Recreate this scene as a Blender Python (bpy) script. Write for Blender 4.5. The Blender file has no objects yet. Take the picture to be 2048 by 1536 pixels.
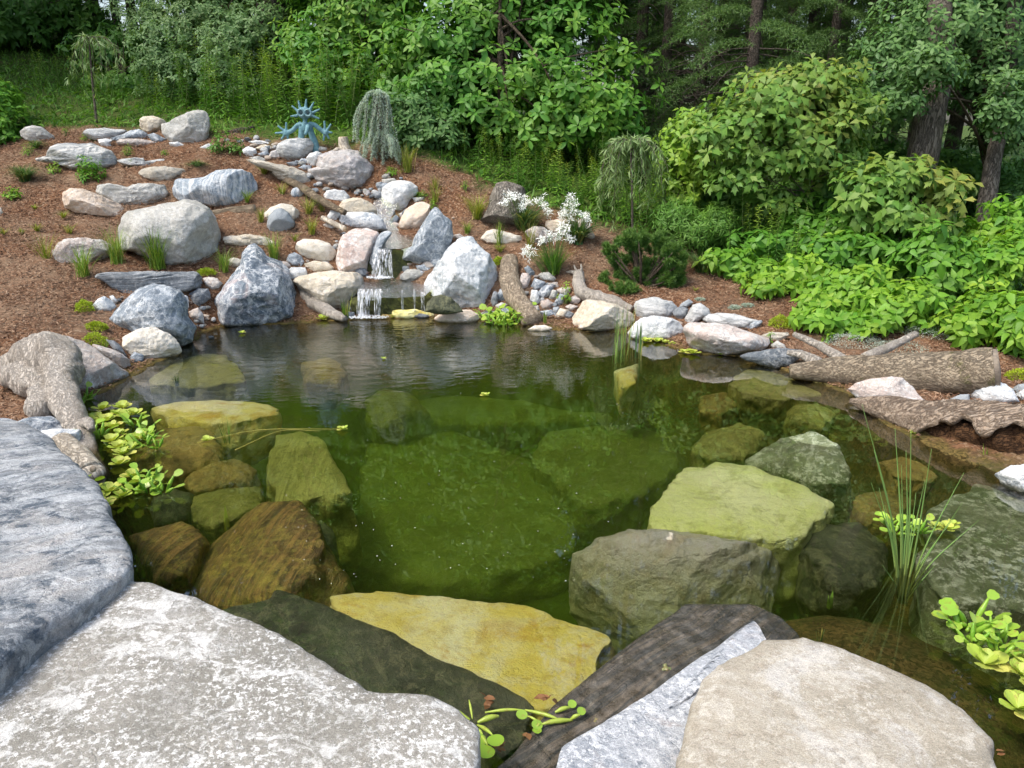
import bpy, bmesh, math, random
import numpy as np
from mathutils import Vector
R = math.radians
random.seed(7); rng = np.random.default_rng(7)
scene = bpy.context.scene
col = scene.collection

# ---------------------------------------------------------------- camera, sky, sun, exposure
CAMH = 1.7; PITCH = R(18.0); F = 1539.0
cam = bpy.data.cameras.new('camera'); camo = bpy.data.objects.new('camera', cam); col.objects.link(camo)
camo.location = (0, 0, CAMH); camo.rotation_euler = (R(90) - PITCH, 0, 0)
cam.sensor_width = 36.0; cam.lens = 36.0 * F / 2048.0; cam.clip_start = 0.05; cam.clip_end = 400
scene.camera = camo
world = bpy.data.worlds.new("World"); scene.world = world; world.use_nodes = True
wn = world.node_tree; bg = wn.nodes['Background']
sky = wn.nodes.new('ShaderNodeTexSky'); sky.sky_type = 'NISHITA'; sky.sun_disc = False
SUN_DIR = Vector((-0.50, -0.30, 0.95)).normalized()
sky.sun_elevation = math.asin(SUN_DIR.z); sky.sun_rotation = math.atan2(SUN_DIR.x, SUN_DIR.y)
sky.air_density = 1.2; sky.dust_density = 4.0; sky.ozone_density = 1.0
wn.links.new(sky.outputs[0], bg.inputs[0]); bg.inputs[1].default_value = 0.15
sl = bpy.data.lights.new('sun', 'SUN'); sl.energy = 1.5; sl.angle = R(18); sl.color = (1.0, 0.96, 0.88)
so = bpy.data.objects.new('sun', sl); col.objects.link(so)
so.rotation_euler = SUN_DIR.to_track_quat('Z', 'Y').to_euler(); so.location = (-8, -5, 15)
scene.view_settings.view_transform = 'Standard'; scene.view_settings.look = 'None'
scene.view_settings.gamma = 1.0; scene.view_settings.exposure = 0.92
scene.cycles.max_bounces = 8; scene.cycles.transparent_max_bounces = 12
scene.cycles.volume_bounces = 1; scene.cycles.use_denoising = True
scene.cycles.caustics_reflective = False; scene.cycles.caustics_refractive = False

CF = np.array([0, math.cos(PITCH), -math.sin(PITCH)]); CU = np.array([0, math.sin(PITCH), math.cos(PITCH)])
C0 = np.array([0, 0, CAMH])
def ray(px, py): return np.array([(px - 1024) / F, 0, 0]) + CU * (-(py - 768) / F) + CF
def at(px, py, Y): d = ray(px, py); return C0 + d * (Y / d[1])
def atz(px, py, z):
    d = ray(px, py); return C0 + d * ((z - CAMH) / d[2])

# ---------------------------------------------------------------- numeric noise
def _h(ix, iy, iz, s):
    n = (ix * 374761393 + iy * 668265263 + iz * 1274126177 + s * 974634777) & 0xffffffff
    n = ((n ^ (n >> 13)) * 1274126177) & 0xffffffff
    return ((n ^ (n >> 16)) & 0xffffff) / 16777215.0
def vnoise(p, s=0):
    i = np.floor(p).astype(np.int64); f = p - i; f = f * f * (3 - 2 * f)
    x, y, z = i[:, 0], i[:, 1], i[:, 2]; u, v, w = f[:, 0], f[:, 1], f[:, 2]
    def L(a, b, t): return a + (b - a) * t
    return L(L(L(_h(x, y, z, s), _h(x+1, y, z, s), u), L(_h(x, y+1, z, s), _h(x+1, y+1, z, s), u), v),
             L(L(_h(x, y, z+1, s), _h(x+1, y, z+1, s), u), L(_h(x, y+1, z+1, s), _h(x+1, y+1, z+1, s), u), v), w) * 2 - 1
def fbm(p, oct=4, s=0, gain=0.5, ridge=False):
    r = np.zeros(len(p)); a = 1.0; q = p.copy()
    for o in range(oct):
        n = vnoise(q, s + o * 17)
        r += a * ((1 - 2 * np.abs(n)) if ridge else n); a *= gain; q = q * 2.03 + 5.1
    return r
def sstep(a, b, x):
    t = np.clip((x - a) / (b - a), 0, 1); return t * t * (3 - 2 * t)

# ---------------------------------------------------------------- mesh builders
class MB:
    def __init__(s): s.V = []; s.F = {}; s.T = []; s.n = 0
    def add(s, V, faces, tint=None):
        V = np.asarray(V, float).reshape(-1, 3)
        for f in faces:
            f = np.asarray(f, np.int64); s.F.setdefault(f.shape[1], []).append(f + s.n)
        s.V.append(V); s.T.append(np.zeros(len(V)) if tint is None else np.broadcast_to(tint, (len(V),)).astype(float)); s.n += len(V)
    def mesh(s, name, smooth=True, offset=None):
        V = np.concatenate(s.V); T = np.concatenate(s.T)
        if offset is not None: V = V - np.asarray(offset)
        me = bpy.data.meshes.new(name); me.vertices.add(len(V)); me.vertices.foreach_set('co', V.astype(np.float32).ravel())
        loops = []; tot = []
        for k, fl in s.F.items():
            f = np.concatenate(fl); loops.append(f.ravel()); tot.append(np.full(len(f), k))
        loops = np.concatenate(loops); tot = np.concatenate(tot)
        me.loops.add(len(loops)); me.loops.foreach_set('vertex_index', loops.astype(np.int32))
        me.polygons.add(len(tot)); st = np.concatenate([[0], np.cumsum(tot)[:-1]])
        me.polygons.foreach_set('loop_start', st.astype(np.int32))
        me.polygons.foreach_set('use_smooth', np.full(len(tot), smooth))
        a = me.attributes.new('tint', 'FLOAT', 'POINT'); a.data.foreach_set('value', T.astype(np.float32))
        me.update(calc_edges=True); me.validate()
        return me
    def build(s, name, mat, parent=None, smooth=True, loc=None):
        """links the mesh; with loc the object's origin is placed there"""
        o = bpy.data.objects.new(name, s.mesh(name, smooth, loc))
        if loc is not None: o.location = tuple(loc)
        if mat: o.data.materials.append(mat)
        col.objects.link(o)
        if parent:
            o.parent = parent
            if loc is not None: o.location = Vector(tuple(loc)) - parent.location
        return o
def tag(o, label=None, cat=None, group=None, kind=None):
    if label: o['label'] = label
    if cat: o['category'] = cat
    if group: o['group'] = group
    if kind: o['kind'] = kind
    return o
def empty(name, loc, label, cat, group=None):
    o = bpy.data.objects.new(name, None); col.objects.link(o); o.location = tuple(loc); o.empty_display_size = .1
    return tag(o, label, cat, group)
def copy_tree(o, loc, rz=0, sc=1, label=None, group=None):
    r = o.copy(); col.objects.link(r); r.location = tuple(loc); r.rotation_euler = (0, 0, rz); r.scale = (sc, sc, sc)
    if label: r['label'] = label
    if group: r['group'] = group
    for c in list(o.children):
        d = c.copy(); col.objects.link(d); d.parent = r
    return r

def curve(pts, n):
    """Catmull-Rom through points"""
    P = np.asarray(pts, float); m = len(P)
    if m == 2: return P[0] + (P[1] - P[0]) * np.linspace(0, 1, n)[:, None]
    Q = np.vstack([2 * P[0] - P[1], P, 2 * P[-1] - P[-2]]); t = np.linspace(0, m - 1, n); i = np.minimum(t.astype(int), m - 2); f = (t - i)[:, None]
    a, b, c, d = Q[i], Q[i+1], Q[i+2], Q[i+3]
    return .5 * (2 * b + (c - a) * f + (2 * a - 5 * b + 4 * c - d) * f**2 + (3 * b - a - 3 * c + d) * f**3)
def norm(v): v = np.asarray(v, float); return v / np.maximum(np.linalg.norm(v, axis=-1, keepdims=True), 1e-9)
def tube(mb, pts, rad, seg=6, n=None, cap=True, tint=None, bump=0, bs=8, seed=0):
    n = n or max(len(pts) * 3, 4); C = curve(pts, n); rad = np.interp(np.linspace(0, 1, n), np.linspace(0, 1, len(np.atleast_1d(rad))), np.atleast_1d(rad))
    T = norm(np.gradient(C, axis=0)); up = np.array([0.13, 0.21, 1.0]) if abs(T[:, 2]).mean() < .8 else np.array([1., .1, 0])
    A = norm(np.cross(T, up)); B = np.cross(T, A); th = np.linspace(0, 2 * np.pi, seg, endpoint=False)
    V = C[:, None] + rad[:, None, None] * (np.cos(th)[None, :, None] * A[:, None] + np.sin(th)[None, :, None] * B[:, None])
    V = V.reshape(-1, 3)
    if bump:
        Cr = np.repeat(C, seg, 0); k = 1 + bump * fbm(V * bs, 4, seed); V = Cr + (V - Cr) * k[:, None]
    i = np.arange(n - 1)[:, None] * seg + np.arange(seg)[None]; j = np.arange(n - 1)[:, None] * seg + (np.arange(seg)[None] + 1) % seg
    Fq = np.stack([i, j, j + seg, i + seg], -1).reshape(-1, 4)
    fs = [Fq]
    if cap:
        V = np.vstack([V, C[:1], C[-1:]]); a = np.arange(seg); b = (a + 1) % seg
        fs.append(np.stack([b, a, np.full(seg, n * seg)], -1)); fs.append(np.stack([a + (n-1)*seg, b + (n-1)*seg, np.full(seg, n * seg + 1)], -1))
    mb.add(V, fs, tint)
def ellip(mb, c, r, rot=None, lev=3, tint=None):
    V, Fc = ico(lev); V = V * np.asarray(r)
    if rot is not None: V = V @ np.asarray(rot).T
    mb.add(V + np.asarray(c), [Fc], tint)
_ico = {}
def ico(l):
    if l not in _ico:
        bm = bmesh.new(); bmesh.ops.create_icosphere(bm, subdivisions=l, radius=1.0)
        bm.verts.ensure_lookup_table()
        _ico[l] = (np.array([v.co[:] for v in bm.verts]), np.array([[v.index for v in f.verts] for f in bm.faces])); bm.free()
    return _ico[l]

# leaf templates: length along +X (0..1), width Y, normal Z
def leaf_tpl(w, shape='oval', fold=.25, droop=.15):
    xs = {'oval': [0, .3, .68, 1], 'point': [0, .22, .55, 1], 'lance': [0, .3, .65, 1], 'round': [0, .28, .75, 1.0]}[shape]
    ws = {'oval': [.02, .8, 1, .1], 'point': [.05, 1, .8, 0.0], 'lance': [.1, 1, .8, 0.02], 'round': [.15, .85, 1, .45]}[shape]
    V = []
    for x, k in zip(xs, ws):
        z = -droop * x * x
        V += [(x, -w * k / 2, z + fold * w * k / 2), (x, 0, z), (x, w * k / 2, z + fold * w * k / 2)]
    Fc = []
    for i in range(len(xs) - 1):
        a = i * 3; Fc += [(a, a+3, a+4, a+1), (a+1, a+4, a+5, a+2)]
    return np.array(V), np.array(Fc)
TPL = dict(oval=leaf_tpl(.45), broad=leaf_tpl(.62, 'oval', .2, .25), point=leaf_tpl(.5, 'point', .2, .3), lance=leaf_tpl(.16, 'lance', .3, .35),
           round=leaf_tpl(.85, 'round', .15, .05), small=(np.array([(0, 0, 0), (.5, -.24, .06), (1, 0, -.1), (.5, .24, .06)]), np.array([(0, 1, 2, 3)])),
           needle=(np.array([(0, -.07, 0), (0, .07, 0), (1, 0, 0)]), np.array([(0, 1, 2)])))
# lobed leaf (three lobes)
_lv = [(0, 0, 0), (.3, -.14, .03), (.72, -.30, .0), (.66, -.17, .03), (1, 0, -.2), (.66, .17, .03), (.72, .30, .0), (.3, .14, .03)]
TPL['lobed'] = (np.array(_lv), np.array([(0, 1, 3, 5), (1, 2, 3, 3), (3, 4, 5, 5), (5, 6, 7, 7), (0, 5, 7, 7)]))
TPL['lobed'] = (np.array(_lv), np.array([(0, 1, 3), (0, 3, 5), (0, 5, 7), (1, 2, 3), (3, 4, 5), (5, 6, 7)]))
def leaves(mb, tpl, P, D, N, S, tint=None):
    TV, TF = TPL[tpl]; P = np.asarray(P, float); n = len(P)
    if n == 0: return
    X = norm(D); Z = norm(N - (N * X).sum(-1, keepdims=True) * X + 1e-6); Y = np.cross(Z, X); S = np.broadcast_to(S, (n,))
    V = P[:, None] + S[:, None, None] * (TV[None, :, 0:1] * X[:, None] + TV[None, :, 1:2] * Y[:, None] + TV[None, :, 2:3] * Z[:, None])
    k = len(TV); Fc = (TF[None] + (np.arange(n) * k)[:, None, None]).reshape(-1, TF.shape[1])
    t = None if tint is None else np.repeat(np.broadcast_to(tint, (n,)), k)
    mb.add(V.reshape(-1, 3), [Fc], t)
def rnd_dir(n): return norm(rng.normal(size=(n, 3)))
def rosettes(mb, tpl, P, A, k, size, elev=(-.35, .6), young=None, sj=.25):
    """k leaves radiating at each tip P around axis A"""
    P = np.asarray(P); n = len(P); A = norm(A); r = norm(np.cross(A, rnd_dir(n))); q = np.cross(A, r)
    for i in range(k):
        az = 2.4 * i + rng.uniform(-.35, .35, n); e = elev[0] + (elev[1] - elev[0]) * (i / max(k - 1, 1)) + rng.uniform(-.2, .2, n)
        rad = np.cos(az)[:, None] * r + np.sin(az)[:, None] * q
        D = rad * np.cos(e)[:, None] + A * np.sin(e)[:, None]
        S = size * (1 - .35 * i / k) * rng.uniform(1 - sj, 1 + sj, n)
        t = (np.zeros(n) if young is None else young * (i / k)) + rng.uniform(0, .18, n)
        leaves(mb, tpl, P + D * .01, D, A + rng.normal(scale=.18, size=(n, 3)), S, t)

# ---------------------------------------------------------------- materials
def newmat(name):
    m = bpy.data.materials.new(name); m.use_nodes = True; nt = m.node_tree
    return m, nt, nt.nodes['Principled BSDF'], nt.nodes['Material Output']
class G:
    """tiny node helper"""
    def __init__(s, nt): s.nt = nt
    def n(s, t, **kw):
        x = s.nt.nodes.new(t)
        for k, v in kw.items(): setattr(x, k, v)
        return x
    def set(s, sock, v):
        if isinstance(v, bpy.types.NodeSocket): s.nt.links.new(v, sock)
        else: sock.default_value = v
    def noise(s, vec, scale, detail=4, rough=.55, dist=0, out=0):
        x = s.n('ShaderNodeTexNoise'); s.set(x.inputs['Vector'], vec); s.set(x.inputs['Scale'], scale); x.inputs['Detail'].default_value = detail
        x.inputs['Roughness'].default_value = rough; x.inputs['Distortion'].default_value = dist; return x.outputs[out]
    def vor(s, vec, scale, feature='F1', out='Distance', rand=1):
        x = s.n('ShaderNodeTexVoronoi', feature=feature); s.set(x.inputs['Vector'], vec); x.inputs['Scale'].default_value = scale; x.inputs['Randomness'].default_value = rand; return x.outputs[out]
    def ramp(s, f, a, b, lo=0., hi=1.):
        x = s.n('ShaderNodeMapRange', interpolation_type='SMOOTHSTEP'); s.set(x.inputs[0], f); x.inputs[1].default_value = a; x.inputs[2].default_value = b; x.inputs[3].default_value = lo; x.inputs[4].default_value = hi; return x.outputs[0]
    def mix(s, f, a, b, mode='MIX'):
        x = s.n('ShaderNodeMix', data_type='RGBA', blend_type=mode); s.set(x.inputs[0], f)
        for i, v in ((6, a), (7, b)):
            s.set(x.inputs[i], v if isinstance(v, bpy.types.NodeSocket) else (*v, 1)) 
        return x.outputs[2]
    def math(s, op, a, b=0.0, c=None):
        x = s.n('ShaderNodeMath', operation=op); s.set(x.inputs[0], a); s.set(x.inputs[1], b)
        if c is not None: s.set(x.inputs[2], c)
        return x.outputs[0]
    def vmath(s, op, a, b=(0, 0, 0)):
        x = s.n('ShaderNodeVectorMath', operation=op); s.set(x.inputs[0], a)
        if op == 'SCALE': s.set(x.inputs[3], b)
        else: s.set(x.inputs[1], b)
        return x.outputs['Value'] if op == 'DOT_PRODUCT' else x.outputs[0]
    def bump(s, h, strength, dist, nrm=None):
        x = s.n('ShaderNodeBump'); s.set(x.inputs['Height'], h); x.inputs['Strength'].default_value = strength; x.inputs['Distance'].default_value = dist
        if nrm is not None: s.set(x.inputs['Normal'], nrm)
        return x.outputs[0]
    def ocoord(s, rnd=True):
        v = s.n('ShaderNodeTexCoord').outputs['Object']
        if rnd: v = s.vmath('ADD', v, s.vmath('SCALE', (17., 31., 47.), s.n('ShaderNodeObjectInfo').outputs['Random']))
        return v

_rm = {}
def rockmat(name, c1, c2, spk=(.8, .8, .78), spk_amt=.4, dark=(.08, .09, .1), dark_amt=.3, vein=0., veincol=(.72, .74, .74), vscale=5., band=None, bandcol=(.65, .66, .66), bandf=22., bandamt=.6, algae=(.10, .085, .015), under=.75, rough=.8, grain=150, stain=None, stainamt=.3, bump=1.):
    m, nt, bs, out = newmat('rock_' + name); g = G(nt); v = g.ocoord()
    big = g.noise(v, 2.2, 5, .6, .6); c = g.mix(g.ramp(big, .36, .64), c1, c2)
    if stain: c = g.mix(g.math('MULTIPLY', g.ramp(g.noise(v, 3.1, 6, .65, 1.), .52, .66), stainamt), c, stain)
    if band is not None:
        d = np.asarray(norm(band)); o1 = norm(np.cross(d, (.3, .5, .8))); o2 = np.cross(d, o1)
        w = g.noise(v, 2.5, 3, .5, 0, 1); vv = g.vmath('ADD', v, g.vmath('SCALE', w, .10))
        t = g.vmath('DOT_PRODUCT', vv, tuple(d)); a = g.vmath('DOT_PRODUCT', vv, tuple(o1)); b = g.vmath('DOT_PRODUCT', vv, tuple(o2))
        cx = g.n('ShaderNodeCombineXYZ'); g.set(cx.inputs[0], g.math('MULTIPLY', t, bandf)); g.set(cx.inputs[1], g.math('MULTIPLY', a, 1.6)); g.set(cx.inputs[2], g.math('MULTIPLY', b, 1.6))
        bn = g.noise(cx.outputs[0], 1.0, 7, .68, .4); c = g.mix(g.math('MULTIPLY', g.ramp(bn, .44, .60), bandamt), c, bandcol)
    if dark_amt: 
        dn = g.noise(v, grain * .10, 9, .78, .4); c = g.mix(g.math('MULTIPLY', g.ramp(dn, .50, .60), dark_amt), c, dark)
    if spk_amt:
        sn = g.noise(v, grain * .14, 9, .8); patch = g.ramp(g.noise(v, 4, 3), .35, .65, .35, 1.3)
        c = g.mix(g.math('MULTIPLY', g.math('MULTIPLY', g.ramp(sn, .515, .565), spk_amt), patch), c, spk)
        sd_ = norm(np.array([math.sin(len(name) * 2.1), .4, math.cos(len(name) * 1.3) + .6])); so1 = norm(np.cross(sd_, (.3, .5, .8))); so2 = np.cross(sd_, so1); vw = g.vmath('ADD', v, g.vmath('SCALE', g.noise(v, 4, 4, .6, 0, 1), .22)); cs_ = g.n('ShaderNodeCombineXYZ')
        for i_, (w_, k_) in enumerate(((sd_, 26), (so1, 4), (so2, 4))): g.set(cs_.inputs[i_], g.math('MULTIPLY', g.vmath('DOT_PRODUCT', vw, tuple(w_)), k_))
        c = g.mix(g.math('MULTIPLY', g.ramp(g.noise(cs_.outputs[0], 1., 6, .7), .52, .62), min(.5, spk_amt)), c, spk)
    if vein:
        w = g.noise(v, 3, 4, .6, 0, 1); vv = g.vmath('ADD', v, g.vmath('SCALE', w, .35))
        e = g.vor(vv, vscale, 'DISTANCE_TO_EDGE'); e2 = g.vor(vv, vscale * 2.7, 'DISTANCE_TO_EDGE')
        msk = g.ramp(g.noise(v, 3.2, 3), .4, .62)
        vm = g.math('MAXIMUM', g.ramp(e, 0, .045, 1, 0), g.math('MULTIPLY', g.ramp(e2, 0, .07, 1, 0), msk))
        rag = g.ramp(g.noise(v, 60, 4, .7), .3, .6)
        c = g.mix(g.math('MULTIPLY', g.math('MULTIPLY', vm, rag), vein), c, veincol)
    fine = g.noise(v, 300, 3, .7); c = g.mix(.55, c, g.mix(g.ramp(fine, .3, .7), (.25, .25, .25), (.75, .75, .75)), 'OVERLAY')
    z = g.n('ShaderNodeSeparateXYZ'); g.set(z.inputs[0], g.n('ShaderNodeNewGeometry').outputs['Position']); z = z.outputs[2]
    jag = g.math('MULTIPLY_ADD', g.noise(v, 25, 3), .05, -.025); zj = g.math('ADD', z, jag)
    wet = g.ramp(zj, .03, .008); c = c if name.startswith('wet') else g.mix(wet, c, g.mix(1., c, (.45, .43, .38), 'MULTIPLY'))
    al = g.math('MULTIPLY', g.ramp(zj, .012, -.03), g.ramp(g.noise(v, 9, 6, .7, .8), .3, .55, under * .55, under)); c = g.mix(al, c, algae)
    g.set(bs.inputs['Base Color'], c); g.set(bs.inputs['Roughness'], g.math('MULTIPLY_ADD', wet, -.45, rough)); bs.inputs['Specular IOR Level'].default_value = .3
    h = g.math('ADD', g.math('MULTIPLY', g.noise(v, 14, 8, .65, .3), .7), g.math('MULTIPLY', g.noise(v, 70, 6, .75), .25))
    crk = g.ramp(g.vor(g.vmath('ADD', v, g.vmath('SCALE', g.noise(v, 5, 4, .6, 0, 1), .5)), 3, 'DISTANCE_TO_EDGE'), 0, .03, -.07, 0)
    h = g.math('ADD', h, crk)
    if band is not None: h = g.math('MULTIPLY_ADD', bn, .8, h)
    g.set(bs.inputs['Normal'], g.bump(h, .9, .035 * bump)); _rm[name] = m; return m
GR = (.30, .32, .33)
rockmat('grey', (.34, .34, .31), (.46, .45, .41), vein=.35, dark_amt=.25, spk_amt=.25)
rockmat('bluegrey', (.17, .21, .25), (.29, .33, .37), vein=.6, spk=(.75, .78, .8), spk_amt=.45, dark=(.07, .09, .11), dark_amt=.4)
rockmat('darkvein', (.12, .16, .20), (.26, .29, .33), vein=.85, vscale=4, spk_amt=.5, spk=(.7, .72, .74), dark=(.05, .065, .08), dark_amt=.35, stain=(.55, .40, .36), stainamt=.5)
rockmat('dark', (.10, .12, .14), (.19, .21, .23), vein=.15, spk_amt=.15, dark_amt=.3)
rockmat('smooth', (.24, .27, .29), (.30, .33, .35), vein=.1, spk_amt=.05, dark_amt=.08, bump=.4)
rockmat('tan', (.52, .46, .35), (.62, .55, .43), vein=.15, spk_amt=.25, dark=(.32, .24, .15), dark_amt=.35)
rockmat('cream', (.62, .57, .47), (.72, .67, .57), spk_amt=.3, dark=(.42, .34, .24), dark_amt=.3)
rockmat('peach', (.58, .46, .35), (.66, .55, .44), spk_amt=.25, dark=(.38, .3, .24), dark_amt=.35)
rockmat('pink', (.54, .42, .37), (.52, .47, .43), spk_amt=.55, dark=(.2, .2, .2), dark_amt=.45, vein=.2)
rockmat('pinkgrey', (.42, .35, .31), (.5, .45, .4), spk_amt=.45, dark=(.17, .16, .15), dark_amt=.45, grain=220)
rockmat('white', (.56, .58, .58), (.70, .71, .70), spk_amt=.5, dark=(.2, .24, .28), dark_amt=.5)
rockmat('whiteblue', (.50, .55, .58), (.75, .76, .76), spk_amt=.5, dark=(.17, .21, .26), dark_amt=.65, grain=90)
rockmat('arch', (.40, .45, .48), (.62, .64, .64), spk_amt=.6, dark=(.15, .17, .19), dark_amt=.5, vein=.5, vscale=3)
rockmat('purple', (.34, .32, .33), (.42, .40, .38), stain=(.50, .38, .30), stainamt=.6, vein=.4, spk_amt=.2, band=(.1, .2, 1), bandf=10, bandcol=(.46, .44, .42), bandamt=.4)
rockmat('banded', (.30, .32, .33), (.38, .39, .38), band=(-.25, .1, 1), bandf=26, bandcol=(.68, .67, .63), bandamt=.85, spk_amt=.15, dark_amt=.2)
rockmat('bandedblue', (.20, .26, .32), (.30, .36, .42), band=(1, 0, .05), bandf=30, bandcol=(.72, .75, .77), bandamt=.85, spk_amt=.35, dark_amt=.25)
rockmat('bandedgrey', (.30, .32, .33), (.44, .45, .44), band=(.2, .1, 1), bandf=24, bandcol=(.62, .63, .62), bandamt=.7, spk_amt=.2, dark_amt=.25)
rockmat('layered', (.10, .12, .14), (.20, .22, .24), band=(.03, -.1, 1), bandf=40, bandcol=(.40, .42, .43), bandamt=.7, spk_amt=.15, dark_amt=.25)
rockmat('layeredtan', (.40, .36, .29), (.50, .46, .38), band=(.0, -.1, 1), bandf=30, bandcol=(.62, .58, .49), bandamt=.6, spk_amt=.15, dark_amt=.3)
# foreground
rockmat('slabfront', (.23, .22, .19), (.30, .285, .25), spk=(.78, .78, .76), spk_amt=.75, dark=(.17, .155, .13), dark_amt=.5, grain=420, stain=(.40, .39, .37), stainamt=.5, bump=.6)
rockmat('slabblue', (.155, .175, .195), (.29, .30, .305), spk=(.66, .68, .69), spk_amt=.38, dark=(.05, .075, .105), dark_amt=.85, grain=100, stain=(.50, .47, .44), stainamt=.55, band=(.5, -.5, .6), bandf=16, bandcol=(.62, .66, .70), bandamt=.4)
rockmat('slabcream', (.29, .26, .205), (.37, .335, .27), spk=(.56, .53, .47), spk_amt=.5, dark=(.22, .18, .13), dark_amt=.5, grain=300, stain=(.52, .51, .49), stainamt=.6, bump=.45)
rockmat('sparkle', (.30, .33, .37), (.42, .44, .47), spk=(.82, .84, .87), spk_amt=.75, dark=(.13, .16, .20), dark_amt=.6, grain=420, stain=(.4, .3, .24), stainamt=.5)
rockmat('striped', (.05, .052, .05), (.10, .10, .092), band=(.663, -.748, 0), bandf=58, bandcol=(.27, .22, .165), bandamt=.65, spk_amt=.12, spk=(.5, .45, .35), dark_amt=.3, dark=(.03, .03, .03), algae=(.06, .05, .02), under=.3, rough=.65)
# under water
rockmat('wetyellow', (.82, .70, .14), (.95, .92, .48), spk_amt=.3, spk=(.8, .78, .5), dark=(.5, .33, .03), dark_amt=.35, under=0, stain=(.62, .38, .03), stainamt=.85, grain=90)
rockmat('wetlime', (.72, .80, .24), (.88, .92, .46), spk_amt=.2, spk=(.8, .82, .5), dark=(.3, .32, .06), dark_amt=.45, under=0, grain=60, vein=.2, veincol=(.3, .32, .1))
rockmat('wetspeck', (.13, .16, .07), (.22, .25, .13), spk_amt=.9, spk=(.55, .6, .42), dark=(.06, .08, .03), dark_amt=.5, under=0, grain=130)
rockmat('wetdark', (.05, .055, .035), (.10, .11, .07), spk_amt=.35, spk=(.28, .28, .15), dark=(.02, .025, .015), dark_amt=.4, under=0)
rockmat('wetolive', (.20, .20, .05), (.34, .33, .09), spk_amt=.3, spk=(.5, .48, .2), dark=(.08, .09, .02), dark_amt=.5, under=0)
rockmat('wetbrown', (.22, .15, .05), (.42, .30, .09), spk_amt=.3, spk=(.5, .42, .12), dark=(.06, .05, .02), dark_amt=.5, under=0)
rockmat('wetorange', (.10, .075, .035), (.22, .15, .055), band=(.96, -.2, .15), bandf=36, bandcol=(.42, .26, .08), bandamt=.8, spk_amt=.3, spk=(.6, .5, .1), dark=(.03, .03, .01), dark_amt=.45, under=0)
rockmat('wetplank', (.30, .30, .08), (.46, .45, .14), band=(1, .12, 0), bandf=26, bandcol=(.62, .62, .2), bandamt=.6, spk_amt=.2, spk=(.6, .6, .2), dark=(.05, .05, .01), dark_amt=.4, under=0)
rockmat('wetgreen', (.22, .25, .09), (.30, .33, .13), band=(.1, 1, .3), bandf=9, bandcol=(.36, .40, .16), bandamt=.4, spk_amt=.1, dark=(.12, .16, .03), dark_amt=.3, under=0)
rockmat('wetblock', (.42, .42, .36), (.53, .52, .45), spk_amt=.2, spk=(.6, .6, .5), dark=(.13, .12, .05), dark_amt=.5, vein=.35, veincol=(.5, .5, .38), under=.45, algae=(.42, .40, .20), stain=(.40, .26, .10), stainamt=.45)
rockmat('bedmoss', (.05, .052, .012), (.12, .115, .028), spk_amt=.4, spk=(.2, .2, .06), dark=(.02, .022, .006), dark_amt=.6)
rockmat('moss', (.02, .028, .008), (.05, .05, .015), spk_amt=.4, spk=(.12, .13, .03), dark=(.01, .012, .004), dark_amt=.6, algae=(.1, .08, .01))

def leafmat(name, dark, mid, young, tr=.3, rough=.5, spec=.35):
    m, nt, bs, out = newmat(name); g = G(nt); ge = g.n('ShaderNodeNewGeometry')
    c = g.mix(ge.outputs['Random Per Island'], dark, mid)
    a = g.n('ShaderNodeAttribute', attribute_name='tint'); c = g.mix(a.outputs['Fac'], c, young)
    if name in ('leaf_lettuce', 'leaf_hyacinth'): c = g.mix(g.math('MULTIPLY', g.ramp(g.noise(g.ocoord(), 55, 3, .6), .55, .68), .6), c, (.34, .25, .07)); nt.links.new(g.bump(g.noise(g.ocoord(), 160, 3), .5, .002), bs.inputs['Normal'])
    lg = g.noise(g.ocoord(), 1.7, 2); c = g.mix(g.ramp(lg, .35, .65, 0, .35), c, g.mix(1., c, (.55, .62, .5), 'MULTIPLY'))
    g.set(bs.inputs['Base Color'], c); bs.inputs['Roughness'].default_value = rough; bs.inputs['Specular IOR Level'].default_value = spec
    t = g.n('ShaderNodeBsdfTranslucent'); g.set(t.inputs[0], g.mix(1., c, (1.25, 1.3, .55), 'MULTIPLY'))
    ms = g.n('ShaderNodeMixShader'); ms.inputs[0].default_value = tr; nt.links.new(bs.outputs[0], ms.inputs[1]); nt.links.new(t.outputs[0], ms.inputs[2]); nt.links.new(ms.outputs[0], out.inputs[0]); return m
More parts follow.
